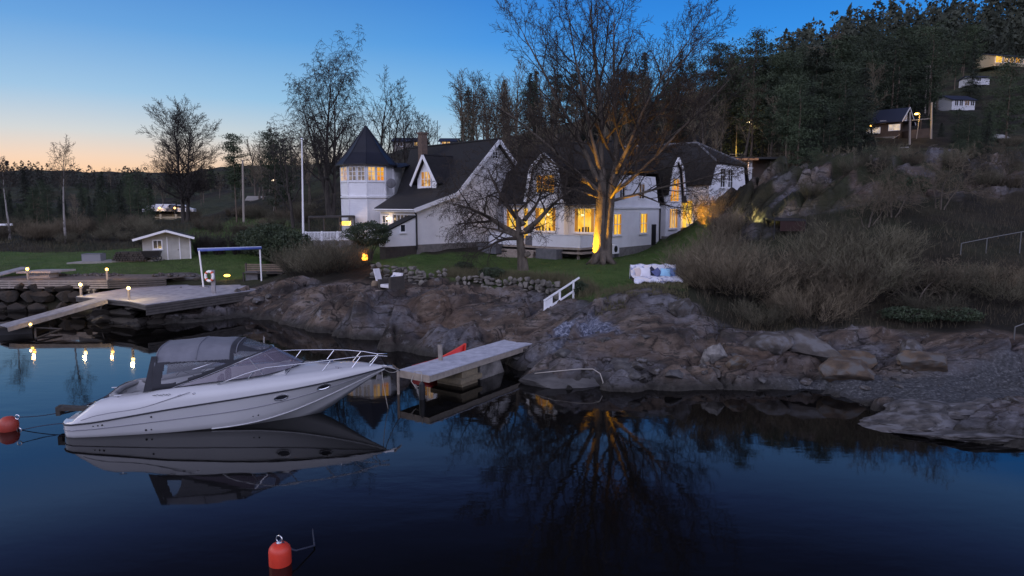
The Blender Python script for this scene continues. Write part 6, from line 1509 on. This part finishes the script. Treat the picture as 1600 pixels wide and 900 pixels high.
far_forest('left_ridge_forest', 'dark wooded ridge at the left below the sunset', sp, (3.5,6.5), 2, mat('far_forest_brown', (.016,.016,.013), .9, (.034,.032,.025), .05))
sp = [(XY(px,Y),Y) for px, Y in [(rg.uniform(130,720), rg.uniform(560,930)) for _ in range(700)]]
sp2 = [(XY(px,Y),Y) for px, Y in [(rg.uniform(170,560), rg.uniform(190,265)) for _ in range(420)]]
far_forest('valley_forest', 'dark wooded slope behind the beech and the pines on the left', sp2, (4,6.5), 5, bpy.data.materials['far_forest_brown'])
far_forest('distant_ridge_forest', 'faint blue wooded ridge far behind the beech', sp, (4,8), 3, mat('haze_tinted_forest', (.03,.035,.045), .95))  # bluish foliage colour stands in for haze over the distance
# ---- shrubs
def shrub(seed, h, w_, stems, subs, rib=.012, spread=.8, droop=0):
    rg = random.Random(seed); T, C = Fast(), Fast()
    for i in range(stems):
        a = rg.uniform(0,6.283); r_ = w_*.25*sqrt(rg.random()); p = V((r_*cos(a),r_*sin(a),-.2)); d = V((cos(a)*spread*rg.uniform(.2,1),sin(a)*spread*rg.uniform(.2,1),1)).normalized(); L_ = h*rg.uniform(.6,1.05)
        pts = [p]
        for k in range(4): d = (d+rdir(rg)*.16+V((0,0,.04-droop))).normalized(); pts.append(pts[-1]+d*L_/4)
        T.limb(pts, [rib*1.6,rib*1.3,rib,rib*.8,rib*.5], 3)
        for k in range(subs):
            t = rg.uniform(.25,1); j = min(int(t*4),3); q = pts[j].lerp(pts[j+1], t*4-j); d2 = turn(rg, ((pts[j+1]-pts[j]).normalized()+V((0,0,.35))).normalized(), R(rg.uniform(15,42))); l2 = L_*rg.uniform(.15,.38)
            e1 = q+d2*l2*.5; e2 = e1+(d2+rdir(rg)*.3).normalized()*l2*.5; sd_ = d2.cross(rdir(rg)).normalized()*rib*.8
            C.tri(q-sd_, q+sd_, e2)
            for _ in range(4):
                f_ = rg.uniform(.2,1); q2 = q.lerp(e2, f_); d3 = turn(rg, (d2+V((0,0,.3))).normalized(), R(rg.uniform(10,38))); s3 = d3.cross(rdir(rg)).normalized()*rib*.7; C.tri(q2-s3, q2+s3, q2+d3*l2*rg.uniform(.25,.6))
    return T, C
SG = 'bare brushwood thicket on the right slope'
shp = [proto(300+i, 2.6, 'grey brown leafless bush in the thicket on the right slope', SG, *shrub(300+i, 2.6, 3.4, 84, 17, .0105, 1.0), SHRUBD, SHRUBT if i < 2 else SHRUBL, 'bare_shrub') for i in range(4)]
for t in shp: t['base'] = t['label']; t['category'] = 'shrub'
for s_ in shp:
    for ch in s_.children: 
        if ch.name.startswith('trunk'): ch.name = 'stems'
        if ch.name.startswith('crown'): ch.name = 'twigs'
def gl(px, Y): return on(XY(px,Y), Y)
rg = random.Random(12); cnt = 0
for row, (Y0, Y1, n, pxa, pxb, h0_, h1_) in enumerate(((31.3,32.8,12,1120,1640,1.2,2.2),(33.2,35,12,1100,1640,1.7,2.7),(35.2,37.2,10,1100,1640,1.9,2.9),(37.5,40,9,1105,1640,1.8,2.6),(40.3,43,4,1300,1640,1.2,2.0))):
    for i in range(n):
        px = pxa+(pxb-pxa)*(i+rg.uniform(.15,.85))/n; Y = rg.uniform(Y0,Y1)
        if mnoise.noise(V((px*.012, Y*.35, 4))) < -.2: continue
        if 1160 < px < 1280 and 36 < Y: h_ = rg.uniform(1.0,1.5)
        elif px > 1385 and Y > 34.4: continue
        elif px > 1385: h_ = rg.uniform(1.0,1.6)
        elif 1165 < px < 1215: h_ = rg.uniform(1.3,1.9)
        else: h_ = rg.uniform(h0_,h1_)
        place(shp[rg.randrange(4) if px < 1380 else rg.choice((2,3,3,1))], gl(px,Y), h_, rg.uniform(0,6), wf=rg.uniform(1.1,1.6))
for px, Y, h_ in ((1090,37.5,2.3),(1075,36.2,1.6),(1105,40,2.2),(1120,42.5,2.0),(1085,34.8,1.3),(1100,33.8,1.5),(1130,45,2.2)):
    place(shp[0], gl(px,Y), h_, rg.uniform(0,6), 'pale brown bush at the left edge of the thicket beside the sofa', 'bushes at the thicket edge beside the sofa')
for i in range(7):
    px = rg.uniform(1240,1600); Y = rg.uniform(45,47.5); place(shp[rg.randrange(4)], gl(px,Y), rg.uniform(.8,1.9), rg.uniform(0,6), 'low bare bush growing on the rock outcrop', 'bushes on the rock outcrop')
for px, Y, h_, lab in ((470,47,1.9,'brown bush at the left of the clump above the shore rock'),(500,46,2.0,'brown bush in the middle of the clump above the shore rock'),(535,46.5,2.0,'brown bush at the right of the clump beside the fire basket'),(515,49,2.2,'taller brown bush at the back of the clump before the patio')):
    place(shp[2], gl(px,Y), h_, rg.uniform(0,6), lab, 'brown bushes above the shore rock', 1.3)
for i in range(24):
    px = rg.uniform(300,520); Y = rg.uniform(66,100); place(shp[rg.randrange(4)], gl(px,Y), rg.uniform(.8,1.8), rg.uniform(0,6), 'low bare bush on the field behind the left lawn', 'bushes on the left field')
for i in range(26):
    px = rg.uniform(-30,260); Y = rg.uniform(63,82); place(shp[rg.randrange(4)], gl(px,Y), rg.uniform(.9,2.2), rg.uniform(0,6), 'low bare bush on the field behind the left lawn', 'bushes on the left field')
for i in range(12):
    px = rg.uniform(1200,1400); Y = rg.uniform(62,92); h_ = rg.uniform(1.5,3.6)
    if py_of(gz(XY(px,Y),Y)+h_, Y) < 226 and px > 1338: h_ = 1.2
    place(shp[rg.randrange(4)], gl(px,Y), h_, rg.uniform(0,6), 'brown brush at the forest edge behind the rock outcrop', 'brush at the forest edge', 1.3)
for i in range(6):
    px = rg.uniform(1400,1640); Y = rg.uniform(56,98); h_ = rg.uniform(1.2,3.0)
    if openview(px, Y, py_of(gz(XY(px,Y),Y)+h_, Y)): h_ = 1.0
    place(shp[rg.randrange(4)], gl(px,Y), h_, rg.uniform(0,6), 'brown brush at the forest edge behind the rock outcrop', 'brush at the forest edge', 1.4)
# round clipped bushes, evergreens
def leafy(seed, h, w_, n, s=.09, squash=1.0, flat=False):
    rg = random.Random(seed); T, C = Fast(), Fast(); off = rg.uniform(0,90)
    for i in range(8): a = rg.uniform(0,6.28); T.limb([V((0,0,-.2)), V((.15*w_*cos(a),.15*w_*sin(a),h*.4)), V((.4*w_*cos(a),.4*w_*sin(a),h*.8))], [.05,.03,.01], 4)
    for i in range(n):
        d = rdir(rg); k = rg.uniform(.55,1)**.5*(1+.35*mnoise.noise(d*2.2+V((off,0,0))))
        c = V((d.x*w_*.5*k, d.y*w_*.5*k, h*.52+d.z*h*.5*k*squash)); u = (rdir(rg)+d*.5).normalized(); w2 = u.cross(rdir(rg)).normalized(); s_ = s*rg.uniform(.6,1.3)
        C.tri(c-u*s_, c+u*s_*.7+w2*s_*.55, c+u*s_*.7-w2*s_*.55)
    return T, C
T, C = leafy(400, 1.75, 1.9, 4200, .07); rb = None
for px, lab in ((318,'round twiggy bush just right of the shed'),(345,'middle round twiggy bush of the three by the shed'),(375,'right round twiggy bush of the three by the shed')):
    t = plant('round_bush', lab, 'bush', gl(px,58), *shrub(410+px, 1.7, 1.4, 80, 16, .012, .5), TWIGD, TWIGD, 'round bushes right of the shed', tn='stems', cn_='twigs')
for sd_, px, Y, h, w_, n, lab in ((421,428,54,3.0,4.2,9000,'big dark evergreen bush left of the flagpole'),(422,460,53,2.3,3.0,5500,'dark evergreen bush at the flagpole foot'),(423,402,57,2.2,3.0,5000,'dark evergreen bush behind the gantry'),
        (425,1420,45,1.2,1.6,2600,'small dark evergreen bush on the rock outcrop'),(426,905,35.6,.7,1.0,2200,'dark creeping juniper on the rock right of the handrail'),(427,770,41,.7,1.6,2600,'low green creeping bush on the rock below the stone wall'),(428,725,43.8,.5,1.2,1400,'small green bush on the shore rock right of the lounge chairs'),(429,1420,31.2,.6,2.2,2600,'low ivy green bush above the right beach'),(430,1490,31,.6,2.4,2600,'low leafy bush above the right beach near the rail')):
    t = plant('evergreen_bush', lab, 'bush', gl(px,Y), *leafy(sd_, h, w_, n, .09 if h > 1.5 else .06), BARKD, LEAFD, tn='stems', cn_='foliage')
# cut tree-like evergreen before the veranda
g_ = gl(578,49.5); T, C = leafy(440, 1.7, 3.3, 8000, .07, 1); z0 = PD(578,366,49.5).z-g_.z-.85
C.v = [(x,y,z*1.0+z0) for x,y,z in C.v]; T = Fast()
for k in range(6): a = k*1.05; T.limb([V((.1*cos(a),.1*sin(a),-.3)), V((.3*cos(a),.3*sin(a),z0*.6)), V((1.0*cos(a),.9*sin(a),z0+.8))], [.07,.05,.02], 5)
plant('umbrella_pine', 'dark umbrella shaped evergreen in front of the veranda', 'tree', g_, T, C, BARKD, LEAFD)
# lit shrub beside the side door, and the lit rock face
g_ = on(XY(1102,46.5), 46.5); T, C = shrub(450, 2.2, 2.2, 60, 16, .012, .7); plant('lit_shrub', 'bare shrub glowing orange in lamplight by the side door', 'shrub', on(XY(1101,50.5),50.5), T, C, SHRUBT, SHRUBT, tn='stems', cn_='twigs')
lamp('shrub_light', on(XY(1088,49.4),49.4,.5), 1500, (1,.46,.04), .1, 75, on(XY(1108,50.8),50.8,1.2))
lamp('rock_uplight', on(XY(1178,43.6),43.6,.7), 260, (.95,.85,.35), .1, 120, on(XY(1190,46),46,1.5))
t = thing('garden_spotlight', 'small yellow green glowing spotlight deep in the thicket', 'spotlight', on(XY(1181,41.5),41.5)); t.location.z = PD(1181,398,41.5).z-.15
b = MB(); b.ball((0,0,.12), .12, 1, 1, 1.2, 10, 6); obj('lamp_glass', b, emit('green_yellow_bulb', (.75,.8,.05), 2.2), t); b = MB(); b.tube([(0,0,-.8),(0,0,.02)], .03, 6); obj('stem', b, BLACK, t)
# crooked small trees among the thicket
SM = dict(n=[8,7,6], ang=[60,50,50], ratio=[.7,.55,.45], trop=[.02,.03,.0,0], wig=[.2,.25,.28,.3], start=[.3,.2,.1], rmin=.009, taper=[.4,.4,.4], sides=[6,4,3,3])
for k, (px, Y, h, lab) in enumerate(((1350,41,3.4,'crooked bare tree with pale limbs in the middle of the thicket'),(1385,41.5,3.6,'crooked bare tree right of the first one in the thicket'),(1460,42,4.2,'thin upright bare tree above the dark hollow in the thicket'),(1545,46,3.6,'sparse bare sapling on the outcrop near the right edge'),(1078,53.5,3.0,'small bare tree in front of the lit side door'),(1435,32.5,2.6,'thin crooked sapling at the front of the thicket'),(1480,32.6,2.4,'thin pale sapling at the front right of the thicket'))):
    T, C = bare_tree(470+k, h, SM, [((0,0,-.2),(.1,0,1),h*.75,.07),((.15,0,-.2),(.5,.1,1),h*.65,.05),((-.1,.1,-.2),(-.5,0,1),h*.6,.05)]); plant('crooked_tree', lab, 'tree', gl(px,Y), T, C, BARK, SHRUBT)
# ---- grass
def grass(name, label, n, fn, h, m_, wd=.012):
    rg = random.Random(len(name)); F = Fast()
    for i in range(n):
        q = fn(rg)
        if q is None: continue
        x, y = q; z = gzq(x,y); hh = rg.uniform(*h); a = rg.uniform(0,6.28); t_ = V((cos(a),sin(a),0)); ln = V((rg.gauss(0,.35),rg.gauss(0,.35),1)).normalized()
        F.tri(V((x,y,z-.03))-t_*wd, V((x,y,z-.03))+t_*wd, V((x,y,z))+ln*hh)
    return tag(obj(name, F, m_), label, 'grass', kind='stuff')
_gc = {}
def gzq(x, y):
    k = (round(x*2.5), round(y*2.5))
    if k not in _gc: _gc[k] = gz(x, y)
    return _gc[k]
GRD = mat('dry_grass_blades', (.06,.055,.026), .9, (.12,.105,.056), .7); GRG = mat('green_grass_blades', (.045,.09,.017), .9, (.085,.125,.034), .6)
edge = [PZ(690,432,2.65),PZ(740,434,2.65),PZ(790,437,2.6),PZ(860,445,2.5),PZ(905,452,2.45),PZ(925,460,2.5)]
def along(rg):
    t = rg.uniform(0,len(edge)-1.001); i = int(t); p = edge[i].lerp(edge[i+1], t-i); return p.x+rg.gauss(0,.3), p.y+abs(rg.gauss(0,1.0))
grass('long_grass', 'long dry grass fringe along the lawn edge above the stone wall', 9000, along, (.2,.55), GRD)
def inlawn(P):
    xs_ = [p[0] for p in P]; ys_ = [p[1] for p in P]; Q = [(p[0],p[1]) for p in P]
    def f(rg):
        for _ in range(30):
            x, y = rg.uniform(min(xs_),max(xs_)), rg.uniform(min(ys_),max(ys_))
            if in_poly(x, y, Q): return x, y
    return f
grass('lawn_grass', 'short green grass of the lawn below the white houses', 42000, inlawn(LAWN1), (.03,.11), GRG, .016)
grass('meadow_grass', 'short green grass of the left lawn around the shed', 26000, inlawn(LAWN2), (.03,.13), GRG, .02)
def sofaedge(rg): 
    p = PZ(rg.uniform(930,1075), rg.uniform(455,470), 2.6); return p.x, p.y
grass('tufted_grass', 'tufted grass hanging over the rock edge below the sofa', 3500, sofaedge, (.08,.3), GRD, .014)
def scr(rg):
    px = rg.uniform(1090,1640); Y = rg.uniform(30.2,46); return XY(px,Y), Y
grass('undergrowth', 'dry grass and low undergrowth covering the right slope', 9000, scr, (.15,.6), mat('undergrowth_blades', (.045,.037,.023), .95, (.09,.072,.045), .5), .012)
def fld(rg):
    px = rg.uniform(-40,560); Y = rg.uniform(60,105); return XY(px,Y), Y
grass('field_grass', 'rough dry grass on the field behind the left lawn', 16000, fld, (.2,.6), mat('field_blades', (.035,.03,.018), .95, (.07,.062,.035), .3), .03)
# ------------------------------------------------------------------ hillside houses, lamps, poles
def small_house(name, label, px0, px1, py_eave, py_base, Y, roof_px, wall_m, roof_m, wins=(), rz=0, depth=7, lit=None, roof_over=.4, gable_right=False):
    a, c = PD(px0, py_base, Y), PD(px1, py_base, Y); wd = (c-a).length; ez = PD(px0,py_eave,Y).z; rz_ = PD(px0,roof_px,Y).z
    t = thing(name, label, 'house', a, rz); h = ez-a.z; rh = rz_-a.z
    b = MB(); b.box(0,wd,0,depth,-3 if Y < 150 else -.7,h); obj('wall', b, wall_m, t)
    b = MB(); o = roof_over
    b.slab([(-o,-o,h-.1),(wd+o,-o,h-.1),(wd+o,depth/2,rh),(-o,depth/2,rh)], .15); b.slab([(-o,depth+o,h-.1),(wd+o,depth+o,h-.1),(wd+o,depth/2,rh),(-o,depth/2,rh)], .15)
    obj('roof', b, roof_m, t)
    for x0 in (.02, wd-.22): b = MB(); b.extr([(x0,.05,h-.05),(x0,depth-.05,h-.05),(x0,depth/2,rh-.12)], (.2,0,0)); obj('gable', b, wall_m, t)
    for (wx, wz, ww, wh, lt) in wins: win(t, (wx*wd,0,wz), (1,0,0), (0,-1,0), ww, wh, lt, 2, 1, fr=.12, sill=False)
    return t
BROWN = mat('brown_timber_cladding', (.055,.04,.032), .85, (.085,.062,.05), 1, wave=[(2,.2,.3)])
NAVY = mat('blue_black_roof', (.02,.025,.045), .5)
HWHITE = mat('hill_white_wall', (.55,.55,.57), .7)
WL = emit('hill_window_glow', (1,.75,.5), 1.0, (.45,.38,.34), .9)
# brown house: gable end turned to the right front
Yb = 108; a = PD(1352,205,Yb)
BH = thing('brown_house', 'brown timber house with blue black roof on the hillside', 'house', PD(1353,212,Yb+2.5), R(-45))
s_ = Yb/FOC; wd = 4.7; hb = 20*s_; b = MB(); b.box(0,wd,0,6,-3.2,hb); obj('wall', b, BROWN, BH)
b = MB(); b.extr([(wd-.2,0,hb-.02),(wd-.2,6,hb-.02),(wd-.2,3,hb+2.0)], (.2,0,0)); obj('gable', b, BROWN, BH)
b = MB(); b.slab([(-.4,-.5,hb-.25),(wd+.5,-.5,hb-.25),(wd+.5,3,hb+2.15),(-.4,3,hb+2.15)], .14); b.slab([(-.4,6.5,hb-.25),(wd+.5,6.5,hb-.25),(wd+.5,3,hb+2.15),(-.4,3,hb+2.15)], .14); obj('roof', b, NAVY, BH)
b = MB(); b.beam((wd+.53,-.5,hb-.3),(wd+.53,3,hb+2.1),.05,.2); b.beam((wd+.53,6.5,hb-.3),(wd+.53,3,hb+2.1),.05,.2); obj('barge_board', b, HWHITE, BH)
for x, z, w_, h_, lt in ((.12,.35,.45,.75,WL),(1.0,.3,1.0,.8,WL),(3.3,.55,1.5,.85,WL),(2.05,1.75,.7,.3,None)): win(BH, (x,0,z), (1,0,0), (0,-1,0), w_, h_, lt, 3, 2, fr=.08, sill=False)
win(BH, (wd,2.5,hb+.2), (0,1,0), (1,0,0), .8, 1.0, LITD, 1, 1, fr=.1, sill=False)
b = MB(); b.box(wd*.1,wd*.9,-.05,0,-1.7,-.35); obj('basement_wall', b, FOUND, BH)
b = MB(); b.box(-1.9,-.05,.5,4,-3,.6); b.slab([(-2.1,.2,.6),(.0,.2,1.3),(.0,4.2,1.3),(-2.1,4.2,.6)], .1); obj('annex', b, BROWN, BH)
b = MB(); b.beam((wd+.2,-.2,-.2),(wd-1.6,-.9,-1.5),.8,.1); obj('stair', b, WOOD, BH)
t = thing('porch_lamp', 'small glowing lamp on the brown house wall', 'lamp', PD(1361,197,Yb-.6)); b = MB(); b.ball((0,0,0), .16); obj('globe', b, emit('porch_bulb', (1,.5,.1), 8), t); b = MB(); b.beam((0,0,0),(0,.7,.1),.04,.04); obj('bracket', b, BLACK, t); lamp('porch_lamp_light', PD(1361,198,Yb-1.2), 25, (1,.55,.2), .1)
CPt = thing('carport', 'open brown carport with flat roof right of the brown house', 'carport', PD(1425,215,106))
c0, c1 = PD(1424,204,106), PD(1454,201,106); b = MB(); b.hexa([c0+V((0,0,-1.6)), c1+V((0,0,-1.6)), c1+V((0,4,-1.6)), c0+V((0,4,-1.6)), c0+V((0,0,.1)), c1+V((0,0,.1)), c1+V((0,4,.1)), c0+V((0,4,.1))]); obj('wall', b, BROWN, CPt, w=True)
r0_, r1_ = PD(1424,187,106), PD(1456,184,106); b = MB(); b.slab([r0_,r1_,r1_+V((0,4.2,0)),r0_+V((0,4.2,0))], .18); obj('roof', b, NAVY, CPt, w=True); b = MB(); b.beam(r0_+V((0,-.05,-.1)), r1_+V((0,-.05,-.1)), .06, .18); obj('fascia', b, ROCKP, CPt, w=True)
for q, e in ((r0_,c0),(r1_,c1),(r0_.lerp(r1_,.5),c0.lerp(c1,.5))): b = MB(); b.box(q.x-.08,q.x+.08,q.y+.05,q.y+.2,e.z,q.z-.18); obj('post', b, BROWN, CPt, w=True)
WALLG = mat('retaining_wall_concrete', (.22,.2,.18), .9, (.3,.28,.25), 1)
for x0, x1, y0, y1, h_, Y, lab in ((1376,1420,234,229,12,98,'left pale retaining wall below the brown house'),(1434,1465,228,226,8,99,'right pale retaining wall below the carport')):
    a, c = PD(x0,y0,Y), PD(x1,y1,Y); dz = V((0,0,-h_*Y/FOC-1.0)); b = MB(); b.extr([a+dz,c+dz,c,a], (0,.4,0)); tag(obj('retaining_wall', b, WALLG), lab, 'wall')
# houses higher up
small_house('hillside_bungalow', 'white bungalow with a row of windows high on the right hillside', 1487, 1527, 155, 167, 165, 146, HWHITE, NAVY, [(.12,.3,.9,1.3,None),(.32,.3,.9,1.3,None),(.55,.4,1.2,1.1,LITD),(.8,.4,1.0,1.1,None)], R(8), 6)
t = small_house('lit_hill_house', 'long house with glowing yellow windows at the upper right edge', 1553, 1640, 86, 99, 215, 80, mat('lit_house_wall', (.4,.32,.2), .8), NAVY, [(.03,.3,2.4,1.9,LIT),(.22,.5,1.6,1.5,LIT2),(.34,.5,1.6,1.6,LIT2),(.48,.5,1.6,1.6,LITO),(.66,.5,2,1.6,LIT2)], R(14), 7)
lamp('hill_house_light', PD(1560,93,212), 220, (1,.6,.2), .5)
small_house('small_grey_cabin', 'small pale cabin half hidden below the lit hill house', 1518, 1546, 120, 128, 180, 116, HWHITE, NAVY, [(.3,.2,1.0,.8,None)], 0, 5)
for x0, x1, y0, y1, lab in ((1540,1572,210,217,'upper pale boat cover tent at the right hillside foot'),(1538,1572,226,240,'lower pale tarpaulin heap at the right hillside foot')):
    a, c = PD(x0,y1,100), PD(x1,y1,100); h_ = (y1-y0)*100/FOC; b = MB(); rows = []
    for i in range(13):
        x = a.lerp(c,i/12); rows.append([x+V((0,2*(k/8)-1,h_*sin(pi*k/8)*(.55+.45*sin(pi*i/12))*(1+.25*mnoise.noise(V((i*.6,k*.5,x0)))))) for k in range(9)])
    b.loft(rows); tag(obj('tarpaulin', b, mat('pale_tarpaulin', (.4,.39,.38), .8), smooth=True), lab, 'tarpaulin')
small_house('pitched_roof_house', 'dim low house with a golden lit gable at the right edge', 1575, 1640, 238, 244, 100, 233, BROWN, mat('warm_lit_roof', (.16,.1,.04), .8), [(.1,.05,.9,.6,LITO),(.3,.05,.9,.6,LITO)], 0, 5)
lamp('right_house_light', PD(1590,232,97), 30, (1,.6,.2), .3)
small_house('skyline_house', 'low house with a lit window on the skyline left of the chimney', 614, 662, 220, 229, 140, 213, mat('skyline_wall', (.2,.18,.16), .8), NAVY, [(.15,.1,1.0,.7,LITD),(.7,.15,1.2,.7,LIT2)], 0, 6)
small_house('skyline_cottage', 'small white cottage with lit windows on the skyline right of the chimney', 688, 714, 220, 229, 138, 214, HWHITE, NAVY, [(.1,.25,.8,.7,LIT2),(.4,.25,.6,.7,LIT2)], 0, 5)
b = MB(); q = PD(684,230,138); b.tube([q, q+V((0,0,5.2))], .06, 5); tag(obj('antenna_mast', b, BLACK), 'thin dark mast beside the skyline cottage', 'mast')
small_house('field_cottage', 'small grey cottage behind the field left of the bushy pine', 387, 408, 312, 321, 122, 306, mat('grey_cottage', (.2,.2,.2), .8), WALLG, [(.2,.2,.4,.5,None)], R(12), 5)
# low building with lit porch behind the outcrop
LBd = thing('low_garage', 'low flat-roofed garage with a lit porch behind the outcrop', 'garage', PD(1142,275,78), R(-8)); b = MB()
a = PD(1142,275,78); s_ = 78/FOC; b.box(.2,4.2,0,5,-2,24*s_); obj('wall', b, BROWN, LBd); b = MB(); b.box(-.3,4.8,-1.6,5.3,24*s_+.002,27*s_); obj('roof', b, BLACK, LBd)
b = MB(); b.box(-.25,2.6,-1.64,-1.6,22.6*s_,25.5*s_); obj('fascia', b, mat('orange_fascia', (.55,.25,.1), .6), LBd); b = MB(); b.box(1.7,2.1,-.9,-.6,-1,24*s_); obj('post', b, HWHITE, LBd)
b = MB()
for k in range(9): b.box(.1+.22*k,.17+.22*k,-1.5,-1.45,-.4,.75)
b.box(0,2.1,-1.52,-1.44,.75,.82); obj('railing', b, HWHITE, LBd); lamp('garage_light', FR[LBd]@V((1.4,-.8,1.2)), 22, (1,.6,.35), .2)
# street lamps
def street_lamp(lab, px, py, py_base, Y, c, e, s=5):
    top = PD(px,py,Y); base = PD(px,py_base,Y); base.z = min(gz(base.x,base.y)-.2, base.z); t = thing('street_lamp', lab, 'street lamp', base)
    b = MB(); b.tube([base, top+V((.5,0,.1)), top+V((.1,0,.22))], .06, 6); obj('pole', b, WOOD, t, w=True)
    b = MB(); b.ball(top, .2, 1.5, 1, .6, 10, 6); obj('lamp_head', b, emit('street_bulb_%d' % s, c, s), t, w=True); lamp('street_light', top+V((0,-.6,-.4)), e, c, .2)
street_lamp('street lamp among the pine trunks behind the main house', 1171, 191, 250, 93, (1,.72,.35), 120, 9)
street_lamp('brightest yellow street lamp between brown house and carport', 1432, 178, 215, 104, (1,.6,.1), 160, 14)
street_lamp('dim street lamp behind the birch by the left field', 427, 282, 335, 95, (1,.75,.5), 6, 3)
b = MB(); g_ = PD(1155,235,100); lamp('woodland_glow', PD(1155,238,96), 260, (1,.75,.15), .4)
WG = thing('lit_fence', 'low lit fence among the pine trunks behind the garage', 'fence', PD(1140,246,95)); b = MB()
for k in range(5): q = PD(1140+25*k,247-.5*k,95); b.box(q.x-.05,q.x+.05,q.y-.05,q.y+.05,q.z-.6,q.z+.6)
obj('posts', b, WOODL, WG, w=True); b = MB()
for z in (.15,.5): b.beam(PD(1140,247,95)+V((0,-.07,z)), PD(1240,245,95)+V((0,-.07,z)), .04, .1)
obj('rails', b, WOODL, WG, w=True)
# poles
for px, top, base, Y, lab, xt in ((1447,102,152,150,'left pole of the twin power poles on the right hillside',0),(1453,102,152,150,'right pole of the twin power poles on the right hillside',1),(1421,175,238,100,'wooden pole in front of the brown house gable',0),(1455,160,215,104,'thin wooden pole at the right end of the carport',0),(381,250,354,83,'pale wooden telegraph pole beside the flat-topped pine',0)):
    a, c = PD(px,base,Y), PD(px-2 if px < 500 else px+1,top,Y); a.z = min(a.z, gz(a.x,a.y)-.3); b = MB(); b.tube([a,c], [.16,.12] if Y > 90 else [.15,.11], 8); tag(obj('utility_pole', b, mat('pole_wood', (.3,.26,.22), .8)), lab, 'pole')
b = MB(); b.beam(PD(1443,104,150), PD(1458,103,150), .15, .15); tag(obj('cross_arm', b, mat('pole_wood', (.3,.26,.22), .8)), 'cross beam joining the tops of the twin power poles', 'beam')
# far marina with lit cars and rails
MA = thing('lit_railing', 'golden lit railing in front of the parked vehicles below the beech', 'railing', PD(262,342,112)); b = MB()
RG = emit('lit_rail_paint', (1,.62,.25), .6); b.beam(PD(237,339.5,112), PD(285,339.5,112), .1, .2); b.beam(PD(250,342.5,111.5), PD(276,342.5,111.5), .1, .22); obj('rails', b, mat('rail_wood', (.5,.4,.25), .7), MA, w=True)
for px in (251,275): b = MB(); q = PD(px,338,111.5); b.box(q.x-.14,q.x+.14,q.y-.1,q.y+.1,q.z-.8,q.z+.35); obj('post', b, mat('rail_wood', (.5,.4,.25), .7), MA, w=True)
CARW = mat('white_car_paint', (.6,.6,.62), .3)
def far_car(lab, px, py, Y, L_, m_, rz):
    q = PD(px,py,Y); q.z = max(q.z, gz(q.x,q.y)); t = thing('parked_car', lab, 'car', q, rz, 'vehicles parked behind the lit railing'); hL = L_/2; b = MB()
    out = [(-hL,.3),(-hL,.85),(-hL*.75,.95),(-hL*.45,1.5),(hL*.25,1.5),(hL*.55,.98),(hL*.95,.85),(hL,.3)]; b.extr([(x,-.85,z) for x,z in out], (0,1.7,0)); obj('body', b, m_, t, bevel=.06)
    b = MB(); b.extr([(-hL*.62,-.87,1.0),(-hL*.4,-.87,1.4),(hL*.2,-.87,1.4),(hL*.45,-.87,1.0)], (0,1.74,0)); obj('side_windows', b, DARKG, t)
    for x in (-hL*.6,hL*.6):
        for y in (-.88,.72): b = MB(); b.lathe([(.32,0),(.32,.16)], (0,0,0), 14); b.v = [(p[0]+x, p[2]+y, p[1]+.32) for p in b.v]; obj('wheel', b, BLACK, t)
for px, lab in ((243,'leftmost pale car behind the lit railing'),(256,'second pale car behind the lit railing'),(266,'middle pale car behind the lit railing'),(277,'fourth dark car behind the lit railing'),(287,'rightmost pale car behind the lit railing')):
    far_car(lab, px, 337.5, 118, 3.9, CARW if px != 277 else mat('dark_car_paint', (.06,.06,.07), .3), 1.2 if px != 287 else .2)
for px, lab in ((249.5,'left lamp post over the parked vehicles'),(273,'right lamp post over the parked vehicles')):
    q = PD(px,325,116); g_ = PD(px,339,116); t = thing('car_park_lamp', lab, 'lamp', g_); b = MB(); b.tube([g_,q],.05,5); obj('pole', b, BLACK, t, w=True); b = MB(); b.ball(q,.16); obj('lamp_head', b, emit('car_park_bulb', (1,.5,.12), 6), t, w=True); lamp('car_park_light', q+V((0,-1.2,-.5)), 45, (1,.65,.3), .15)
q = PD(5,351.5,75); b = MB(); b.beam(q+V((-2,0,0)), q+V((1.0,0,.05)), .1, .22); tag(obj('pale_beam', b, WHITE), 'pale horizontal rail at the far left edge of the field', 'rail'); 
# awning tent in the thicket, fallen beam on the beach
AW = thing('dark_awning', 'dark framed garden awning hidden behind the thicket', 'awning', PD(1232,372,42.8)); r0_, r1_ = PD(1211,342,42.5), PD(1260,342.5,42.5); b = MB(); b.slab([r0_,r1_,r1_+V((0,1.8,.05)),r0_+V((0,1.8,.05))], .12); obj('roof', b, BLACK, AW, w=True)
for q in (r0_,r1_,r1_+V((0,1.7,0)),r0_+V((0,1.7,0))): b = MB(); b.tube([q+V((0,.05,0)), q+V((0,.05,-2.2))], .035, 6); obj('post', b, BLACK, AW, w=True)
b = MB(); b.extr([r0_+V((.35,.02,-.14)), r1_+V((-.03,.02,-.14)), r1_+V((-.03,.02,-.75)), r0_+V((.35,.02,-.75))], (0,.03,0)); obj('curtain', b, mat('dark_red_canvas', (.03,.012,.01), .9), AW, w=True)
b = MB(); a, c = PZ(1462,540,.95), PZ(1528,544,.95); b.tube([a+V((0,0,.1)), c+V((0,0,.1))], [.05,.035], 7); tag(obj('driftwood_pole', b, ROCKP), 'pale thin driftwood pole lying above the right beach', 'driftwood')
# ------------------------------------------------------------------ tidy up
for t in PROT:
    if not t['used']:
        for ch in list(t.children): bpy.data.objects.remove(ch)
        bpy.data.objects.remove(t)
for o in bpy.data.objects:
    for k in ('H', 'used', 'base'):
        if k in o: del o[k]
